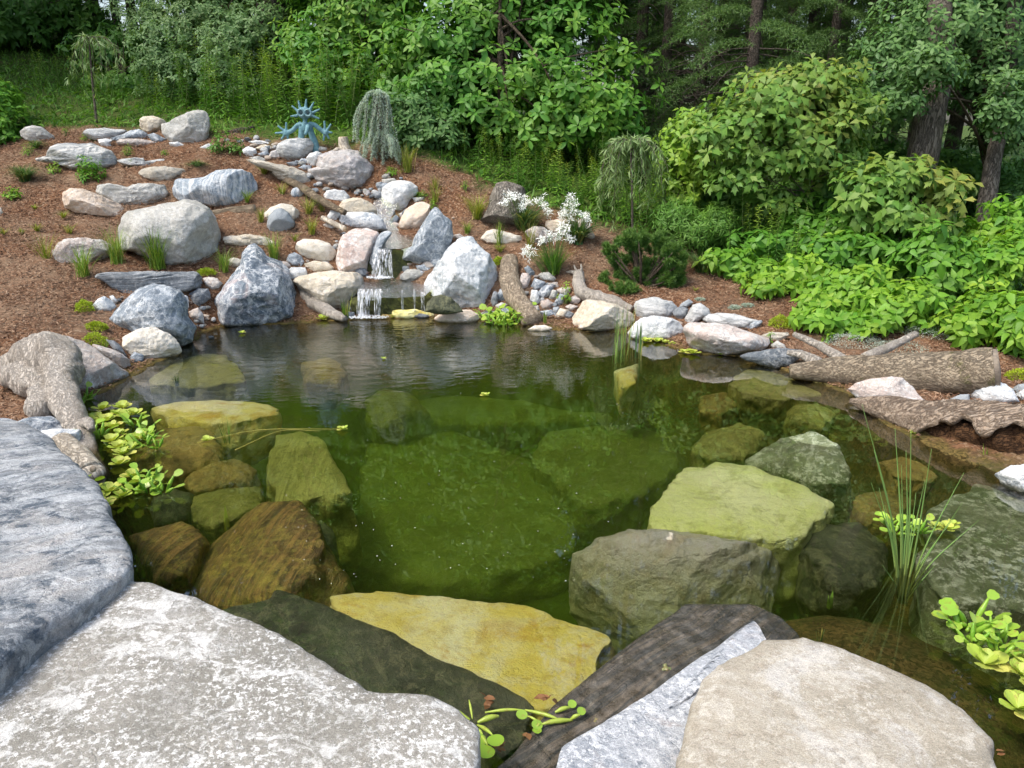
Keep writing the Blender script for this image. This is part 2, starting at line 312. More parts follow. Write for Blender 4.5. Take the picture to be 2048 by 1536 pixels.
LM = dict(
 sass=leafmat('leaf_sassafras', (.06, .19, .03), (.13, .32, .045), (.42, .46, .06)),
 sass2=leafmat('leaf_sassafras_yellow', (.07, .21, .03), (.16, .33, .05), (.42, .36, .08)),
 magn=leafmat('leaf_bush_green', (.05, .19, .025), (.11, .30, .035), (.27, .42, .05)),
 willow=leafmat('leaf_willow', (.10, .21, .07), (.19, .32, .12), (.30, .40, .17)),
 round=leafmat('leaf_buckthorn', (.05, .14, .04), (.12, .25, .07), (.24, .38, .12)),
 creep=leafmat('leaf_creeper', (.07, .23, .02), (.17, .39, .035), (.46, .58, .05), .35),
 creepd=leafmat('leaf_creeper_green', (.05, .18, .02), (.11, .30, .03), (.3, .5, .04), .3),
 herb=leafmat('leaf_herb', (.05, .16, .02), (.12, .28, .04), (.25, .42, .06)),
 herbb=leafmat('leaf_herb_bright', (.10, .25, .02), (.22, .42, .04), (.5, .6, .08)),
 forest=leafmat('leaf_forest', (.055, .16, .03), (.11, .27, .05), (.2, .36, .06), .4),
 spruce=leafmat('needle_spruce', (.08, .17, .05), (.14, .26, .08), (.25, .36, .11), .3),
 mugo=leafmat('needle_mugo', (.035, .11, .02), (.08, .20, .03), (.22, .34, .07), .15),
 blue=leafmat('needle_blue', (.40, .52, .48), (.58, .68, .62), (.7, .78, .72), .25),
 grass=leafmat('blade_grass', (.08, .19, .02), (.20, .33, .04), (.50, .50, .12), .3),
 grassd=leafmat('blade_dark', (.04, .11, .03), (.09, .20, .06), (.3, .3, .1), .25),
 sedge=leafmat('blade_olive', (.13, .20, .02), (.27, .34, .04), (.45, .36, .1), .3),
 lettuce=leafmat('leaf_lettuce', (.26, .40, .04), (.42, .55, .08), (.66, .62, .16), .2, .5),
 hyac=leafmat('leaf_hyacinth', (.18, .40, .03), (.33, .55, .06), (.6, .62, .12), .25, .3, .5),
 moss=leafmat('leaf_moss', (.18, .30, .01), (.38, .50, .02), (.55, .6, .05), .2),
 silver=leafmat('leaf_silver', (.30, .38, .30), (.48, .55, .48), (.6, .65, .58), .15),
 reed=leafmat('stem_reed', (.14, .28, .06), (.25, .42, .12), (.50, .40, .08), .15),
 dry=leafmat('leaf_dry', (.16, .07, .03), (.28, .14, .06), (.4, .25, .1), .15),
)
def simple(name, c, rough=.6, spec=.3, noisec=None, ns=20, bmp=0, bs_=60):
    m, nt, bs, out = newmat(name); g = G(nt); v = g.ocoord()
    cc = g.mix(g.ramp(g.noise(v, ns, 5, .65), .35, .65), c, noisec or c); g.set(bs.inputs['Base Color'], cc)
    bs.inputs['Roughness'].default_value = rough; bs.inputs['Specular IOR Level'].default_value = spec
    if bmp: g.set(bs.inputs['Normal'], g.bump(g.noise(v, bs_, 5, .7), .8, bmp))
    return m
M_petal = simple('petal_white', (.85, .86, .82), .5, noisec=(.78, .82, .74))
M_stem = simple('stem_green', (.10, .18, .04), .6, noisec=(.16, .2, .06))
M_patina = simple('patina_blue', (.085, .20, .24), .6, .4, (.16, .31, .35), 26, .006, 90)
M_patdark = simple('patina_dark', (.03, .06, .07), .6)
M_ring = simple('patina_ring', (.11, .23, .26), .55, .4, (.2, .33, .36), 30)
def barkmat(name, c1, c2, crack, axis=(0, 0, 1), f=28, ratio=.22, moss=0, bump=.02, amt=.8):
    m, nt, bs, out = newmat('bark_' + name); g = G(nt); v = g.ocoord()
    d = norm(axis); o1 = norm(np.cross(d, (.3, .5, .81))); o2 = np.cross(d, o1)
    vv = g.vmath('ADD', v, g.vmath('SCALE', g.noise(v, 7, 3, .5, 0, 1), .022))
    cx = g.n('ShaderNodeCombineXYZ')
    for i, (w, k) in enumerate(((d, f * ratio), (o1, f), (o2, f))): g.set(cx.inputs[i], g.math('MULTIPLY', g.vmath('DOT_PRODUCT', vv, tuple(w)), k))
    e = g.math('ABSOLUTE', g.math('SUBTRACT', g.noise(cx.outputs[0], .9, 6, .62, .25), .5)); n = g.noise(cx.outputs[0], 2.2, 8, .72)
    c = g.mix(g.ramp(n, .2, .8), c1, c2); c = g.mix(g.math('MULTIPLY', g.ramp(e, 0, .045, 1, 0), amt), c, crack); c = g.mix(g.ramp(g.noise(v, 5, 5, .6), .4, .65, 0, .45), c, g.mix(1., c, (.6, .58, .56), 'MULTIPLY'))
    if moss: c = g.mix(g.math('MULTIPLY', g.ramp(g.noise(v, 6, 6, .7), .56, .64), moss), c, (.14, .17, .02))
    z = g.n('ShaderNodeSeparateXYZ'); g.set(z.inputs[0], g.n('ShaderNodeNewGeometry').outputs['Position'])
    c = g.mix(g.ramp(z.outputs[2], .03, .0), c, g.mix(1., c, (.35, .3, .2), 'MULTIPLY'))
    g.set(bs.inputs['Base Color'], c); bs.inputs['Roughness'].default_value = .85; bs.inputs['Specular IOR Level'].default_value = .2
    h = g.math('ADD', g.ramp(e, 0, .07, 0, 1.2), n); g.set(bs.inputs['Normal'], g.bump(h, .9, bump)); return m
BK = dict(trunk=barkmat('trunk', (.17, .145, .12), (.26, .23, .19), (.06, .05, .04), (0, 0, 1), 42, .13),
 dark=barkmat('dark', (.09, .075, .06), (.15, .125, .10), (.03, .025, .02), (0, 0, 1), 40, .25),
 spruce=barkmat('spruce', (.13, .105, .09), (.22, .18, .155), (.06, .05, .04), (0, 0, 1), 60, .5),
 twig=barkmat('twig', (.19, .16, .13), (.28, .24, .2), (.1, .08, .06), (0, 0, 1), 80, .4),
 log=barkmat('log', (.40, .32, .22), (.55, .46, .34), (.13, .09, .06), (1, 0, -.03), 60, .05, .5, .025, .5),
 logs=barkmat('log_short', (.28, .22, .15), (.42, .34, .24), (.11, .08, .05), (1, .1, .2), 60, .08, .2, .02, .6),
 logc=barkmat('log_curved', (.44, .35, .25), (.60, .50, .38), (.20, .14, .09), (.4, -.5, -1), 60, .14, 0, .02, .6),
 drift=barkmat('drift', (.58, .51, .43), (.80, .75, .67), (.22, .16, .11), (.25, -.3, 1), 70, .06, .1, .02, .35),
 pale=barkmat('pale', (.62, .54, .42), (.76, .70, .60), (.32, .22, .14), (.5, -.2, -1), 50, .1, 0, .01, .45),
 rot=barkmat('rot', (.42, .30, .20), (.62, .52, .42), (.13, .07, .035), (1, .05, .12), 50, .05, 0, .03, .55),
 rotin=barkmat('rot_inside', (.10, .05, .025), (.19, .10, .045), (.02, .01, .006), (1, .05, .1), 40, .15, 0, .03),
 stump=barkmat('stump', (.27, .24, .20), (.40, .37, .32), (.09, .075, .06), (.15, 0, 1), 52, .1, 0, .02),
 branch=barkmat('branch', (.14, .11, .08), (.2, .16, .11), (.07, .05, .04), (0, 0, 1), 60, .3))
M_cut = simple('cut_wood', (.30, .25, .19), .85, noisec=(.2, .165, .13), ns=14, bmp=.01, bs_=50)
M_cutpale = simple('cut_wood_pale', (.66, .52, .34), .8, noisec=(.5, .37, .22), ns=30)
# ---------------------------------------------------------------- terrain
SHORE = [(-150, 1250), (60, 1150), (190, 1000), (150, 880), (150, 820), (250, 765), (300, 735), (370, 700), (440, 655), (600, 648), (700, 640), (860, 638), (960, 644), (1070, 655), (1140, 664),
         (1260, 668), (1370, 705), (1500, 718), (1600, 755), (1700, 795), (1800, 868), (1990, 950), (2200, 1040), (2500, 1400), (2200, 1900), (1500, 1720), (900, 1750), (300, 1500)]
shore = np.array([atz(x, y, 0)[:2] for x, y in SHORE])
shore = np.vstack([curve(np.vstack([shore, shore[:1]]), len(shore) * 4)[:-1]])
def inpoly(poly, x, y):
    c = np.zeros(x.shape, bool); n = len(poly)
    for i in range(n):
        x0, y0 = poly[i]; x1, y1 = poly[(i + 1) % n]
        m = ((y0 > y) != (y1 > y)); c ^= m & (x < (x1 - x0) * (y - y0) / (y1 - y0 + 1e-12) + x0)
    return c
def sdist(poly, x, y):
    d = np.full(x.shape, 1e9); n = len(poly)
    for i in range(n):
        a = poly[i]; b = poly[(i + 1) % n]; e = b - a; t = np.clip(((x - a[0]) * e[0] + (y - a[1]) * e[1]) / (e @ e + 1e-12), 0, 1)
        d = np.minimum(d, (x - a[0] - t * e[0])**2 + (y - a[1] - t * e[1])**2)
    return np.where(inpoly(poly, x, y), 1, -1) * np.sqrt(d)
_c = [(0, 730, 5.2), (0, 640, 5.9), (0, 560, 6.6), (0, 500, 7.1), (0, 430, 7.9), (0, 350, 9.0), (60, 290, 10.0), (200, 260, 10.6), (100, 110, 17), (30, 60, 20), (300, 150, 17), (-300, 400, 9), (-300, 700, 5.5),
      (200, 560, 6.9), (170, 670, 5.9), (400, 530, 7.5), (330, 400, 8.7), (350, 330, 9.3), (250, 470, 7.9), (470, 480, 8.0), (600, 470, 8.2), (560, 400, 8.8), (480, 330, 9.4), (600, 290, 9.9), (440, 290, 9.9),
      (690, 560, 7.8), (780, 555, 7.82), (780, 492, 7.95), (760, 462, 8.6), (790, 420, 8.9), (670, 380, 9.1), (760, 320, 9.5), (880, 350, 9.4), (940, 330, 9.9), (870, 430, 8.9), (910, 470, 8.5), (1000, 420, 9.0), (1000, 500, 8.2), (1100, 400, 9.3),
      (1180, 500, 8.2), (1050, 570, 7.7), (1150, 600, 7.5), (1280, 585, 7.5), (1420, 620, 7.1), (1500, 600, 7.3), (1700, 640, 6.6), (1950, 720, 5.6), (2200, 800, 5.0), (1400, 500, 8.6), (1600, 500, 8.4), (1900, 560, 7.4), (1640, 720, 5.9)]
ctl = [tuple(at(*c)) for c in _c] + [(0, 13, 1.75), (-3, 14, 1.9), (-5, 13, 2.3), (3, 12, 1.0), (5, 12, .7), (8, 12, .6), (3, 18, 1.4), (8, 20, 1.0), (-10, 20, 4.0), (-12, 10, 2.0), (0, 25, 2.3), (-8, 4, .6), (7, 5, .25), (9, 8, .5), (-4, 0, .35), (0, 0, .25), (4, 0, .25), (0, 30, 2.6), (-14, 30, 5.0), (14, 30, 1.5)]
ctl = np.array(ctl)
def _U(r2): return np.where(r2 > 1e-12, r2 * np.log(r2 + 1e-12), 0)
_n = len(ctl); _K = _U(((ctl[:, None, :2] - ctl[None, :, :2])**2).sum(-1)) + np.eye(_n) * .02; _P = np.hstack([np.ones((_n, 1)), ctl[:, :2]])
_w = np.linalg.solve(np.block([[_K, _P], [_P.T, np.zeros((3, 3))]]), np.concatenate([ctl[:, 2], np.zeros(3)]))
SHELF = [(1660, 1330, .70, .80), (1950, 1150, .6, .72), (330, 930, .65, .5), (1500, 830, .9, .55), (560, 770, .7, .45), (1900, 1500, .7, .8)]
_sh = [(*atz(a, b, -.25)[:2], r, k) for a, b, r, k in SHELF]
_terr = lambda x, y: _w[-3] + _w[-2] * x + _w[-1] * y + sum(_w[i] * _U((x - ctl[i, 0])**2 + (y - ctl[i, 1])**2) for i in range(_n))
def height(x, y):
    x = np.asarray(x, float); y = np.asarray(y, float); t = np.clip(_terr(x, y), .04, 6.5)
    sd = sdist(shore, x, y); D = np.full(x.shape, 1.05)
    for a, b, r, k in _sh: D *= 1 - k * np.exp(-((x - a)**2 + (y - b)**2) / r**2)
    for (a, b, c_) in ((700, 385, 9.2), (790, 410, 9.0), (775, 440, 8.8), (785, 475, 8.3), (785, 492, 8.0), (790, 560, 7.8), (785, 580, 7.55)):
        q_ = at(a, b, c_); t = t - .10 * np.exp(-((x - q_[0])**2 + (y - q_[1])**2) / .25**2)
    out = .0 + (t) * sstep(0, .35, -sd); ins = -D * (1 - np.exp(-sd * 4.2))
    return np.where(sd > 0, ins, out)
_gx = np.linspace(-14, 14, 561); _gy = np.linspace(.2, 30, 597); _GX, _GY = np.meshgrid(_gx, _gy); _GH = height(_GX.ravel(), _GY.ravel()).reshape(_GX.shape)
def hgt(x, y):
    """fast look-up"""
    x = np.asarray(x, float); y = np.asarray(y, float)
    u = np.clip((x - _gx[0]) / (_gx[1] - _gx[0]), 0, len(_gx) - 1.001); v = np.clip((y - _gy[0]) / (_gy[1] - _gy[0]), 0, len(_gy) - 1.001)
    i = u.astype(int); j = v.astype(int); a = u - i; b = v - j
    return (_GH[j, i] * (1-a) * (1-b) + _GH[j, i+1] * a * (1-b) + _GH[j+1, i] * (1-a) * b + _GH[j+1, i+1] * a * b)
def hit(px, py, water=True):
    d = ray(px, py); Y = np.arange(1.0, 29, .02); P = C0 + d * (Y / d[1])[:, None]; h = hgt(P[:, 0], P[:, 1])
    if water: h = np.maximum(h, 0)
    k = np.nonzero(P[:, 2] <= h)[0]
    if len(k) == 0: return P[-1]
    p = P[k[0]].copy(); p[2] = h[k[0]]; return p
def axis_grid(lo, hi, step, far, grow=1.13):
    a = list(np.arange(lo, hi + step / 2, step)); s = step
    while a[-1] < far: s *= grow; a.append(a[-1] + s)
    s = step; b = [lo]
    while b[-1] > -far: s *= grow; b.append(b[-1] - s)
    return np.array(b[1:][::-1] + a)
gx = axis_grid(-6.5, 7.5, .04, 70); gy = axis_grid(.6, 11.5, .04, 70)
X, Y = np.meshgrid(gx, gy); H = height(X.ravel(), Y.ravel()); P3 = np.stack([X.ravel(), Y.ravel(), H * 0], -1)
H += .022 * fbm(P3 * 3, 3, 3) * (H > .02) + .012 * fbm(P3 * 14, 2, 5)
nx, ny = len(gx), len(gy); i = (np.arange(ny - 1)[:, None] * nx + np.arange(nx - 1)[None]).ravel()
# which ground is wood mulch, which is planted
MUL = [(-700, 330), (-60, 300), (60, 262), (130, 258), (220, 262), (330, 262), (450, 272), (560, 285), (700, 300), (780, 312), (860, 325), (960, 372), (1010, 400), (1180, 455), (1230, 470), (1370, 500), (1400, 520), (1480, 530), (1560, 550), (1640, 570), (1760, 600), (1900, 620), (2100, 650), (2700, 720)]
mul = [tuple(hit(a, b, False)[:2]) for a, b in MUL]; mulp = np.array(mul + [(14, -3), (-14, -3)])
sdm = sdist(mulp, X.ravel(), Y.ravel()); green = sstep(.12, -.25, sdm + .15 * fbm(P3 * 5, 3, 9))
gravel = sstep(.35, -.05, sdist(shore, X.ravel(), Y.ravel()) * -1)
tb = MB(); tb.add(np.stack([X.ravel(), Y.ravel(), H], -1), [np.stack([i, i + 1, i + nx + 1, i + nx], -1)], green)
m, nt, bs, out = newmat('ground_mulch'); g = G(nt); v = g.n('ShaderNodeTexCoord').outputs['Object']
ch = g.vor(g.vmath('MULTIPLY', g.vmath('ADD', v, g.vmath('SCALE', g.noise(v, 20, 2, .5, 0, 1), .05)), (1., 1., 1.)), 62, 'F1', 'Color')
cs = g.n('ShaderNodeSeparateColor'); g.set(cs.inputs[0], ch)
mc = g.mix(g.ramp(cs.outputs[0], .0, 1.), (.085, .040, .022), (.22, .115, .062)); mc = g.mix(g.math('MULTIPLY', g.ramp(cs.outputs[1], .8, .95), .6), mc, (.42, .30, .20))
mc = g.mix(g.ramp(g.noise(v, 1.3, 4, .6), .42, .62, 0, .7), mc, g.mix(.5, mc, (.30, .235, .165)))
gc = g.mix(g.ramp(g.noise(v, 26, 5, .7), .35, .65), (.035, .075, .012), (.10, .15, .03)); gc = g.mix(g.ramp(g.noise(v, 2.1, 4, .6), .5, .7, 0, .6), gc, (.10, .07, .035))
at_ = g.n('ShaderNodeAttribute', attribute_name='tint'); c = g.mix(at_.outputs['Fac'], mc, gc)
z = g.n('ShaderNodeSeparateXYZ'); g.set(z.inputs[0], v)
bc = g.vor(g.vmath('ADD', v, g.vmath('SCALE', g.noise(v, 30, 3, .6, 0, 1), .03)), 85, 'F1', 'Color'); bsn = g.n('ShaderNodeSeparateColor'); g.set(bsn.inputs[0], bc); uc = g.mix(bsn.outputs[0], (.05, .04, .012), (.20, .14, .045)); uc = g.mix(g.ramp(g.noise(v, 6, 4), .4, .65, 0, .6), uc, (.05, .06, .015))
deep = g.ramp(z.outputs[2], -.35, -.8); uc = g.mix(deep, uc, (.10, .13, .025))
c = g.mix(g.ramp(g.math('ADD', z.outputs[2], g.math('MULTIPLY_ADD', g.noise(v, 12, 3), .06, -.03)), .035, .0), c, uc)
g.set(bs.inputs['Base Color'], c); bs.inputs['Roughness'].default_value = .95; bs.inputs['Specular IOR Level'].default_value = .15
g.set(bs.inputs['Normal'], g.bump(g.math('ADD', cs.outputs[2], g.noise(v, 120, 4, .7)), .8, .012)); M_ground = m
tag(tb.build('ground', M_ground), kind='structure')

# wood chips: nobody could count them
def chips():
    n = 210000; mb = MB()
    Yr = rng.uniform(0, 1, n) ** .8 * 6.6 + 4.2; Xr = rng.uniform(-.75, .78, n) * (Yr + 1); h = hgt(Xr, Yr)
    P = np.stack([Xr, Yr, h], -1); sm = sdist(mulp, Xr, Yr); ss = sdist(shore, Xr, Yr); k = (sm > -.2 * rng.uniform(0, 1, n)) & (ss < -.05)
    P = P[k]; P[:, 2] += .004 + rng.uniform(0, .016, len(P)); n = len(P); D = norm(rng.normal(size=(n, 3)) * (1, 1, .35)); N = norm(rng.normal(size=(n, 3)) * (.6, .6, .4) + (0, 0, .8))
    TPL['chip'] = (np.array([(-.5, -.12, 0), (.4, -.16, 0), (.5, .08, 0), (-.35, .15, 0), (0, 0, .12), (0, 0, -.1)]), np.array([(0, 1, 4), (1, 2, 4), (2, 3, 4), (3, 0, 4), (1, 0, 5), (2, 1, 5), (3, 2, 5), (0, 3, 5)]))
    dens = np.clip(.5 + .6 * fbm(P * 1.1, 3, 21), 0, 1)
    leaves(mb, 'chip', P, D, N, rng.uniform(.010, .036, n) * (1 + .25 * (rng.uniform(0, 1, n) > .93)), rng.uniform(0, 1, n) ** 2 * (.4 + .6 * dens))
    m, nt, bs, out = newmat('wood_chip'); g = G(nt); ge = g.n('ShaderNodeNewGeometry'); a = g.n('ShaderNodeAttribute', attribute_name='tint')
    c = g.mix(ge.outputs['Random Per Island'], (.10, .045, .024), (.26, .135, .072)); c = g.mix(a.outputs['Fac'], c, (.42, .29, .19)); g.set(bs.inputs['Base Color'], c); bs.inputs['Roughness'].default_value = .9
    tag(mb.build('mulch_chips', m, smooth=False), 'loose brown bark mulch covering the slopes round the pond', 'mulch', kind='stuff')
chips()

# ---------------------------------------------------------------- water
FALL = at(780, 635, 7.33)
def watermat(name, ripple=True, absorb=True):
    m, nt, bs, out = newmat(name); nt.nodes.remove(bs); g = G(nt); v = g.n('ShaderNodeTexCoord').outputs['Object']
    gl = g.n('ShaderNodeBsdfGlossy'); gl.inputs['Roughness'].default_value = .0; gl.inputs[0].default_value = (1, 1, 1, 1); tr = g.n('ShaderNodeBsdfTransparent'); fr = g.n('ShaderNodeFresnel'); fr.inputs[0].default_value = 1.78 if ripple else 1.4
    dv = g.vmath('SUBTRACT', v, tuple(FALL * (1, 1, 0))); L = g.n('ShaderNodeVectorMath', operation='LENGTH'); g.set(L.inputs[0], dv); L = L.outputs['Value']
    near = g.ramp(L, 4.2, .2, .03, 1); near2 = g.math('MULTIPLY', near, near)
    w = g.n('ShaderNodeTexWave', wave_type='RINGS', rings_direction='SPHERICAL', wave_profile='SIN'); g.set(w.inputs['Vector'], dv); w.inputs['Scale'].default_value = 3.2; w.inputs['Distortion'].default_value = 9; w.inputs['Detail'].default_value = 3; w.inputs['Detail Scale'].default_value = 1.6
    n1 = g.noise(g.vmath('MULTIPLY', v, (1., 1.7, 1.)), 7, 4, .55, .8); n2 = g.noise(v, 2.4, 3, .5, .5)
    h = g.math('ADD', g.math('MULTIPLY', g.math('ADD', g.math('MULTIPLY', w.outputs['Fac'], .12), n1), near2), g.math('MULTIPLY', n2, .12))
    if not ripple: h = g.noise(v, 22, 5, .65, 1.)
    nrm = g.bump(h, 1.0, .0065 if ripple else .02)
    g.set(gl.inputs['Normal'], nrm); g.set(fr.inputs['Normal'], nrm)
    ms = g.n('ShaderNodeMixShader'); g.set(ms.inputs[0], fr.outputs[0]); nt.links.new(tr.outputs[0], ms.inputs[1]); nt.links.new(gl.outputs[0], ms.inputs[2]); nt.links.new(ms.outputs[0], out.inputs[0])
    if absorb:
        pv = g.n('ShaderNodeVolumePrincipled'); pv.inputs['Color'].default_value = (.042, .054, .014, 1); pv.inputs['Absorption Color'].default_value = (.50, .64, .18, 1); pv.inputs['Density'].default_value = 1.8; pv.inputs['Anisotropy'].default_value = 0
        nt.links.new(pv.outputs[0], out.inputs['Volume'])
    else: tr.inputs[0].default_value = (.82, .86, .6, 1)
    return m
def pond():
    big = shore.copy(); c = big.mean(0); e = np.roll(big, -1, 0) - np.roll(big, 1, 0); nn = norm(np.stack([e[:, 1], -e[:, 0]], -1)); s = np.sign(((big - c) * nn).sum(-1)).mean(); big = big + nn * s * .07
    n = len(big); mb = MB(); top = np.hstack([big, np.zeros((n, 1))]); bot = np.hstack([big, np.full((n, 1), -1.5)])
    i = np.arange(n); j = (i + 1) % n; order = i if s < 0 else i
    bm = bmesh.new(); tv = [bm.verts.new(p) for p in top]; bv = [bm.verts.new(p) for p in bot]
    bm.faces.new(tv); bm.faces.new(bv[::-1])
    for a in range(n): bm.faces.new((tv[a], bv[a], bv[(a + 1) % n], tv[(a + 1) % n]))
    bmesh.ops.recalc_face_normals(bm, faces=bm.faces); me = bpy.data.meshes.new('pond_water'); bm.to_mesh(me); bm.free()
    o = bpy.data.objects.new('pond_water', me); col.objects.link(o); me.materials.append(watermat('water_pond')); tag(o, kind='structure')
pond()

# ---------------------------------------------------------------- rocks
CR = dict(A=(0, 150, .2539), B=(400, 150, .2539), C=(800, 300, .2539), D=(0, 450, .2539), E=(400, 400, .2539), F=(1200, 450, .2539), G=(1528, 550, .2539), P=(0, 0, 1.))
def px_of(cr, pts): a, b, k = CR[cr]; return [(a + k * x, b + k * y) for x, y in pts]
def radial(poly2, n=720):
    """star-shaped radius of a closed 2-D outline about its centroid"""
    P = np.asarray(poly2); e = np.roll(P, -1, 0); cr = P[:, 0] * e[:, 1] - e[:, 0] * P[:, 1]; A = cr.sum() / 2; c = ((P + e) * cr[:, None]).sum(0) / (6 * A)
    Q = curve(np.vstack([P, P[:1]]), len(P) * 10)[:-1] * .55 + np.vstack([P, P[:1]])[0] * 0 if False else None
    S = []
    for k in range(len(P)):
        a, b = P[k] - c, P[(k + 1) % len(P)] - c; t = np.linspace(0, 1, 60, endpoint=False)[:, None]; S.append(a + (b - a) * t)
    S = np.vstack(S); ang = np.arctan2(S[:, 1], S[:, 0]); r = np.hypot(S[:, 0], S[:, 1]); bins = ((ang + np.pi) / (2 * np.pi) * n).astype(int) % n
    R_ = np.zeros(n); np.maximum.at(R_, bins, r); good = np.nonzero(R_ > 0)[0]; R_ = np.interp(np.arange(n), np.concatenate([good - n, good, good + n]), np.tile(R_[good], 3))
    w = 5; k = np.hanning(w); k /= k.sum(); R_ = np.convolve(np.concatenate([R_[-w:], R_, R_[:w]]), k, 'same')[w:-w]
    return c, R_
def stone(name, cr, pts, mat, label, top=None, tilt=(0, 0), thick=None, down=None, p=2.4, facets=7, rough=1., Y=None, lev=None, group=None, seed=None, cat='rock', push=.55, strata=None, carve=None, parent=None, uw=False):
    """outline read off the photograph, put at its own distance and given depth.
    top=z: a slab whose outline lies in a level (or tilted) plane at that height; else a boulder facing the camera, standing on the ground."""
    seed = seed if seed is not None else (abs(hash_(label)) % 9973); rs = np.random.default_rng(seed)
    q = px_of(cr, pts) if cr in CR else pts; q = np.array(q); ext = q.max(0) - q.min(0)
    if top is None:
        cx = (q[:, 0].min() + q[:, 0].max()) / 2; by = q[:, 1].max(); hp = hit(cx, by - .12 * ext[1]); Y0 = hp[1] if Y is None else Y
        T = thick if thick else .42 * min(ext) / F * Y0 * 1.05
        Yc = Y0 + T * push if Y is None else Y
        mid = ray(q[:, 0].mean(), q[:, 1].mean()); n = -norm(mid); c0 = C0 + mid * (Yc / mid[1])
        tu, td = T, T
    else:
        n = norm(np.array([tilt[0], tilt[1], 1.0])); mid = atz(q[:, 0].mean(), q[:, 1].mean(), top); tu = thick or .05; td = down or .25; c0 = mid - n * tu * .6
    u = norm(np.cross((0, 1, 0) if abs(n[2]) > .8 else (0, 0, 1), n)); 
    if abs(n[2]) > .8: u = norm(np.cross((0, 1, 0), n))
    v = np.cross(n, u)
    D = np.array([ray(a, b) for a, b in q]); t = ((c0 - C0) @ n) / (D @ n); W = C0 + D * t[:, None]; L = np.stack([(W - c0) @ u, (W - c0) @ v], -1)
    cc, Rr = radial(L); c0 = c0 + cc[0] * u + cc[1] * v; uwk = uw or (top is not None and top < 0)
    e = max(ext); lev = lev or (7 if e > 420 else 6 if e > 110 else 5 if e > 30 else 4)
    Vd, Fc = ico(lev); a, b, c = Vd.T; s = np.hypot(a, b); k = (np.abs(s)**p + np.abs(c)**p) ** (-1 / p); ang = np.arctan2(b, a)
    Rv = np.interp((ang + np.pi) / (2 * np.pi) * 720, np.arange(721), np.append(Rr, Rr[0])); rr = s * k * Rv
    V = np.stack([np.cos(ang) * rr, np.sin(ang) * rr, c * k * np.where(c > 0, tu, td)], -1)
    size = np.sqrt((Rr**2).mean())
    for f in range(facets):
        nn = norm(rs.normal(size=3) * ((1, 1, .5) if top is None else (1, 1, .25)) + ((0, 0, .95) if top is None else (0, 0, 0)))
        pr = V @ nn; d = pr.max() * rs.uniform(.74, .93); ov = pr - d; V = V - np.where(ov > 0, ov * .93, 0)[:, None] * nn
    if uwk: V[:, :2] *= (1 + .10 * fbm(V * (2.2 / size), 3, seed + 3))[:, None]
    an = np.arctan2(V[:, 1], V[:, 0]); rn = np.hypot(V[:, 0], V[:, 1]); bi = ((an + np.pi) / (2 * np.pi) * 96).astype(int) % 96; ac = np.zeros(96); np.maximum.at(ac, bi, rn); ac = np.where(ac > 0, ac, size); th_ = (np.arange(96) + .5) / 96 * 720; wn_ = np.interp(th_, np.arange(721), np.append(Rr, Rr[0])); ra = np.clip(wn_ / ac, .8, 1.7) if not uwk else np.ones(96)
    V[:, :2] *= np.interp((an + np.pi) / (2 * np.pi) * 96, np.arange(-1, 97) + .5, np.concatenate([ra[-1:], ra, ra[:1]]))[:, None]
    W = c0 + V[:, :1] * u + V[:, 1:2] * v + V[:, 2:] * n
    Nn = norm(W - c0); o = W * (1 / max(size, .05)); am = size * rough
    W = W + Nn * (am * (.055 * fbm(o * 1.6, 3, seed) + .022 * fbm(o * 5, 4, seed + 5, .55, True) - .01))[:, None]
    if strata is not None:
        ax, fr, amt = strata; ax = norm(ax); tt = (W @ ax) * fr + .6 * fbm(o * 1.5, 2, seed + 8); W = W + Nn * (amt * (np.abs((tt % 1) - .5) * 2) ** .5 * (.5 + .5 * vnoise(np.stack([np.floor(tt), tt * 0, tt * 0], -1), seed)))[:, None]
    if carve:
        for (x, y, rx, ry, dep) in carve:
            cp = px_of(cr, [(x, y)])[0]; dd = ray(*cp); tpl = ((c0 - C0) @ n) / (dd @ n); cw = C0 + dd * tpl; du = ((W - cw) @ u) / (rx * CR[cr][2] / F * c0[1] * 1.03); dv = ((W - cw) @ v) / (ry * CR[cr][2] / F * c0[1] * 1.03)
            m_ = sstep(1.15, .8, np.hypot(du, dv)) * (((W - c0) @ n) > 0); W = W - n * (m_ * dep)[:, None]
    mb = MB(); mb.add(W, [Fc]); base = c0.copy()
    ob = mb.build(name, _rm[mat] if isinstance(mat, str) else mat, loc=base, parent=parent)
    if parent is None: tag(ob, label, cat, group)
    elif label: ob['label'] = label
    return ob
def hash_(s):
    h = 7
    for ch_ in s: h = (h * 131 + ord(ch_)) & 0xffffff
    return h
def axpx(a, b, z=0):
    """level axis across a grain that runs in the photograph from a to b"""
    d = atz(*b, z) - atz(*a, z); return norm((d[1], -d[0], 0))
B = 'boulder'; K = 'rock'; SL = 'stone_slab'
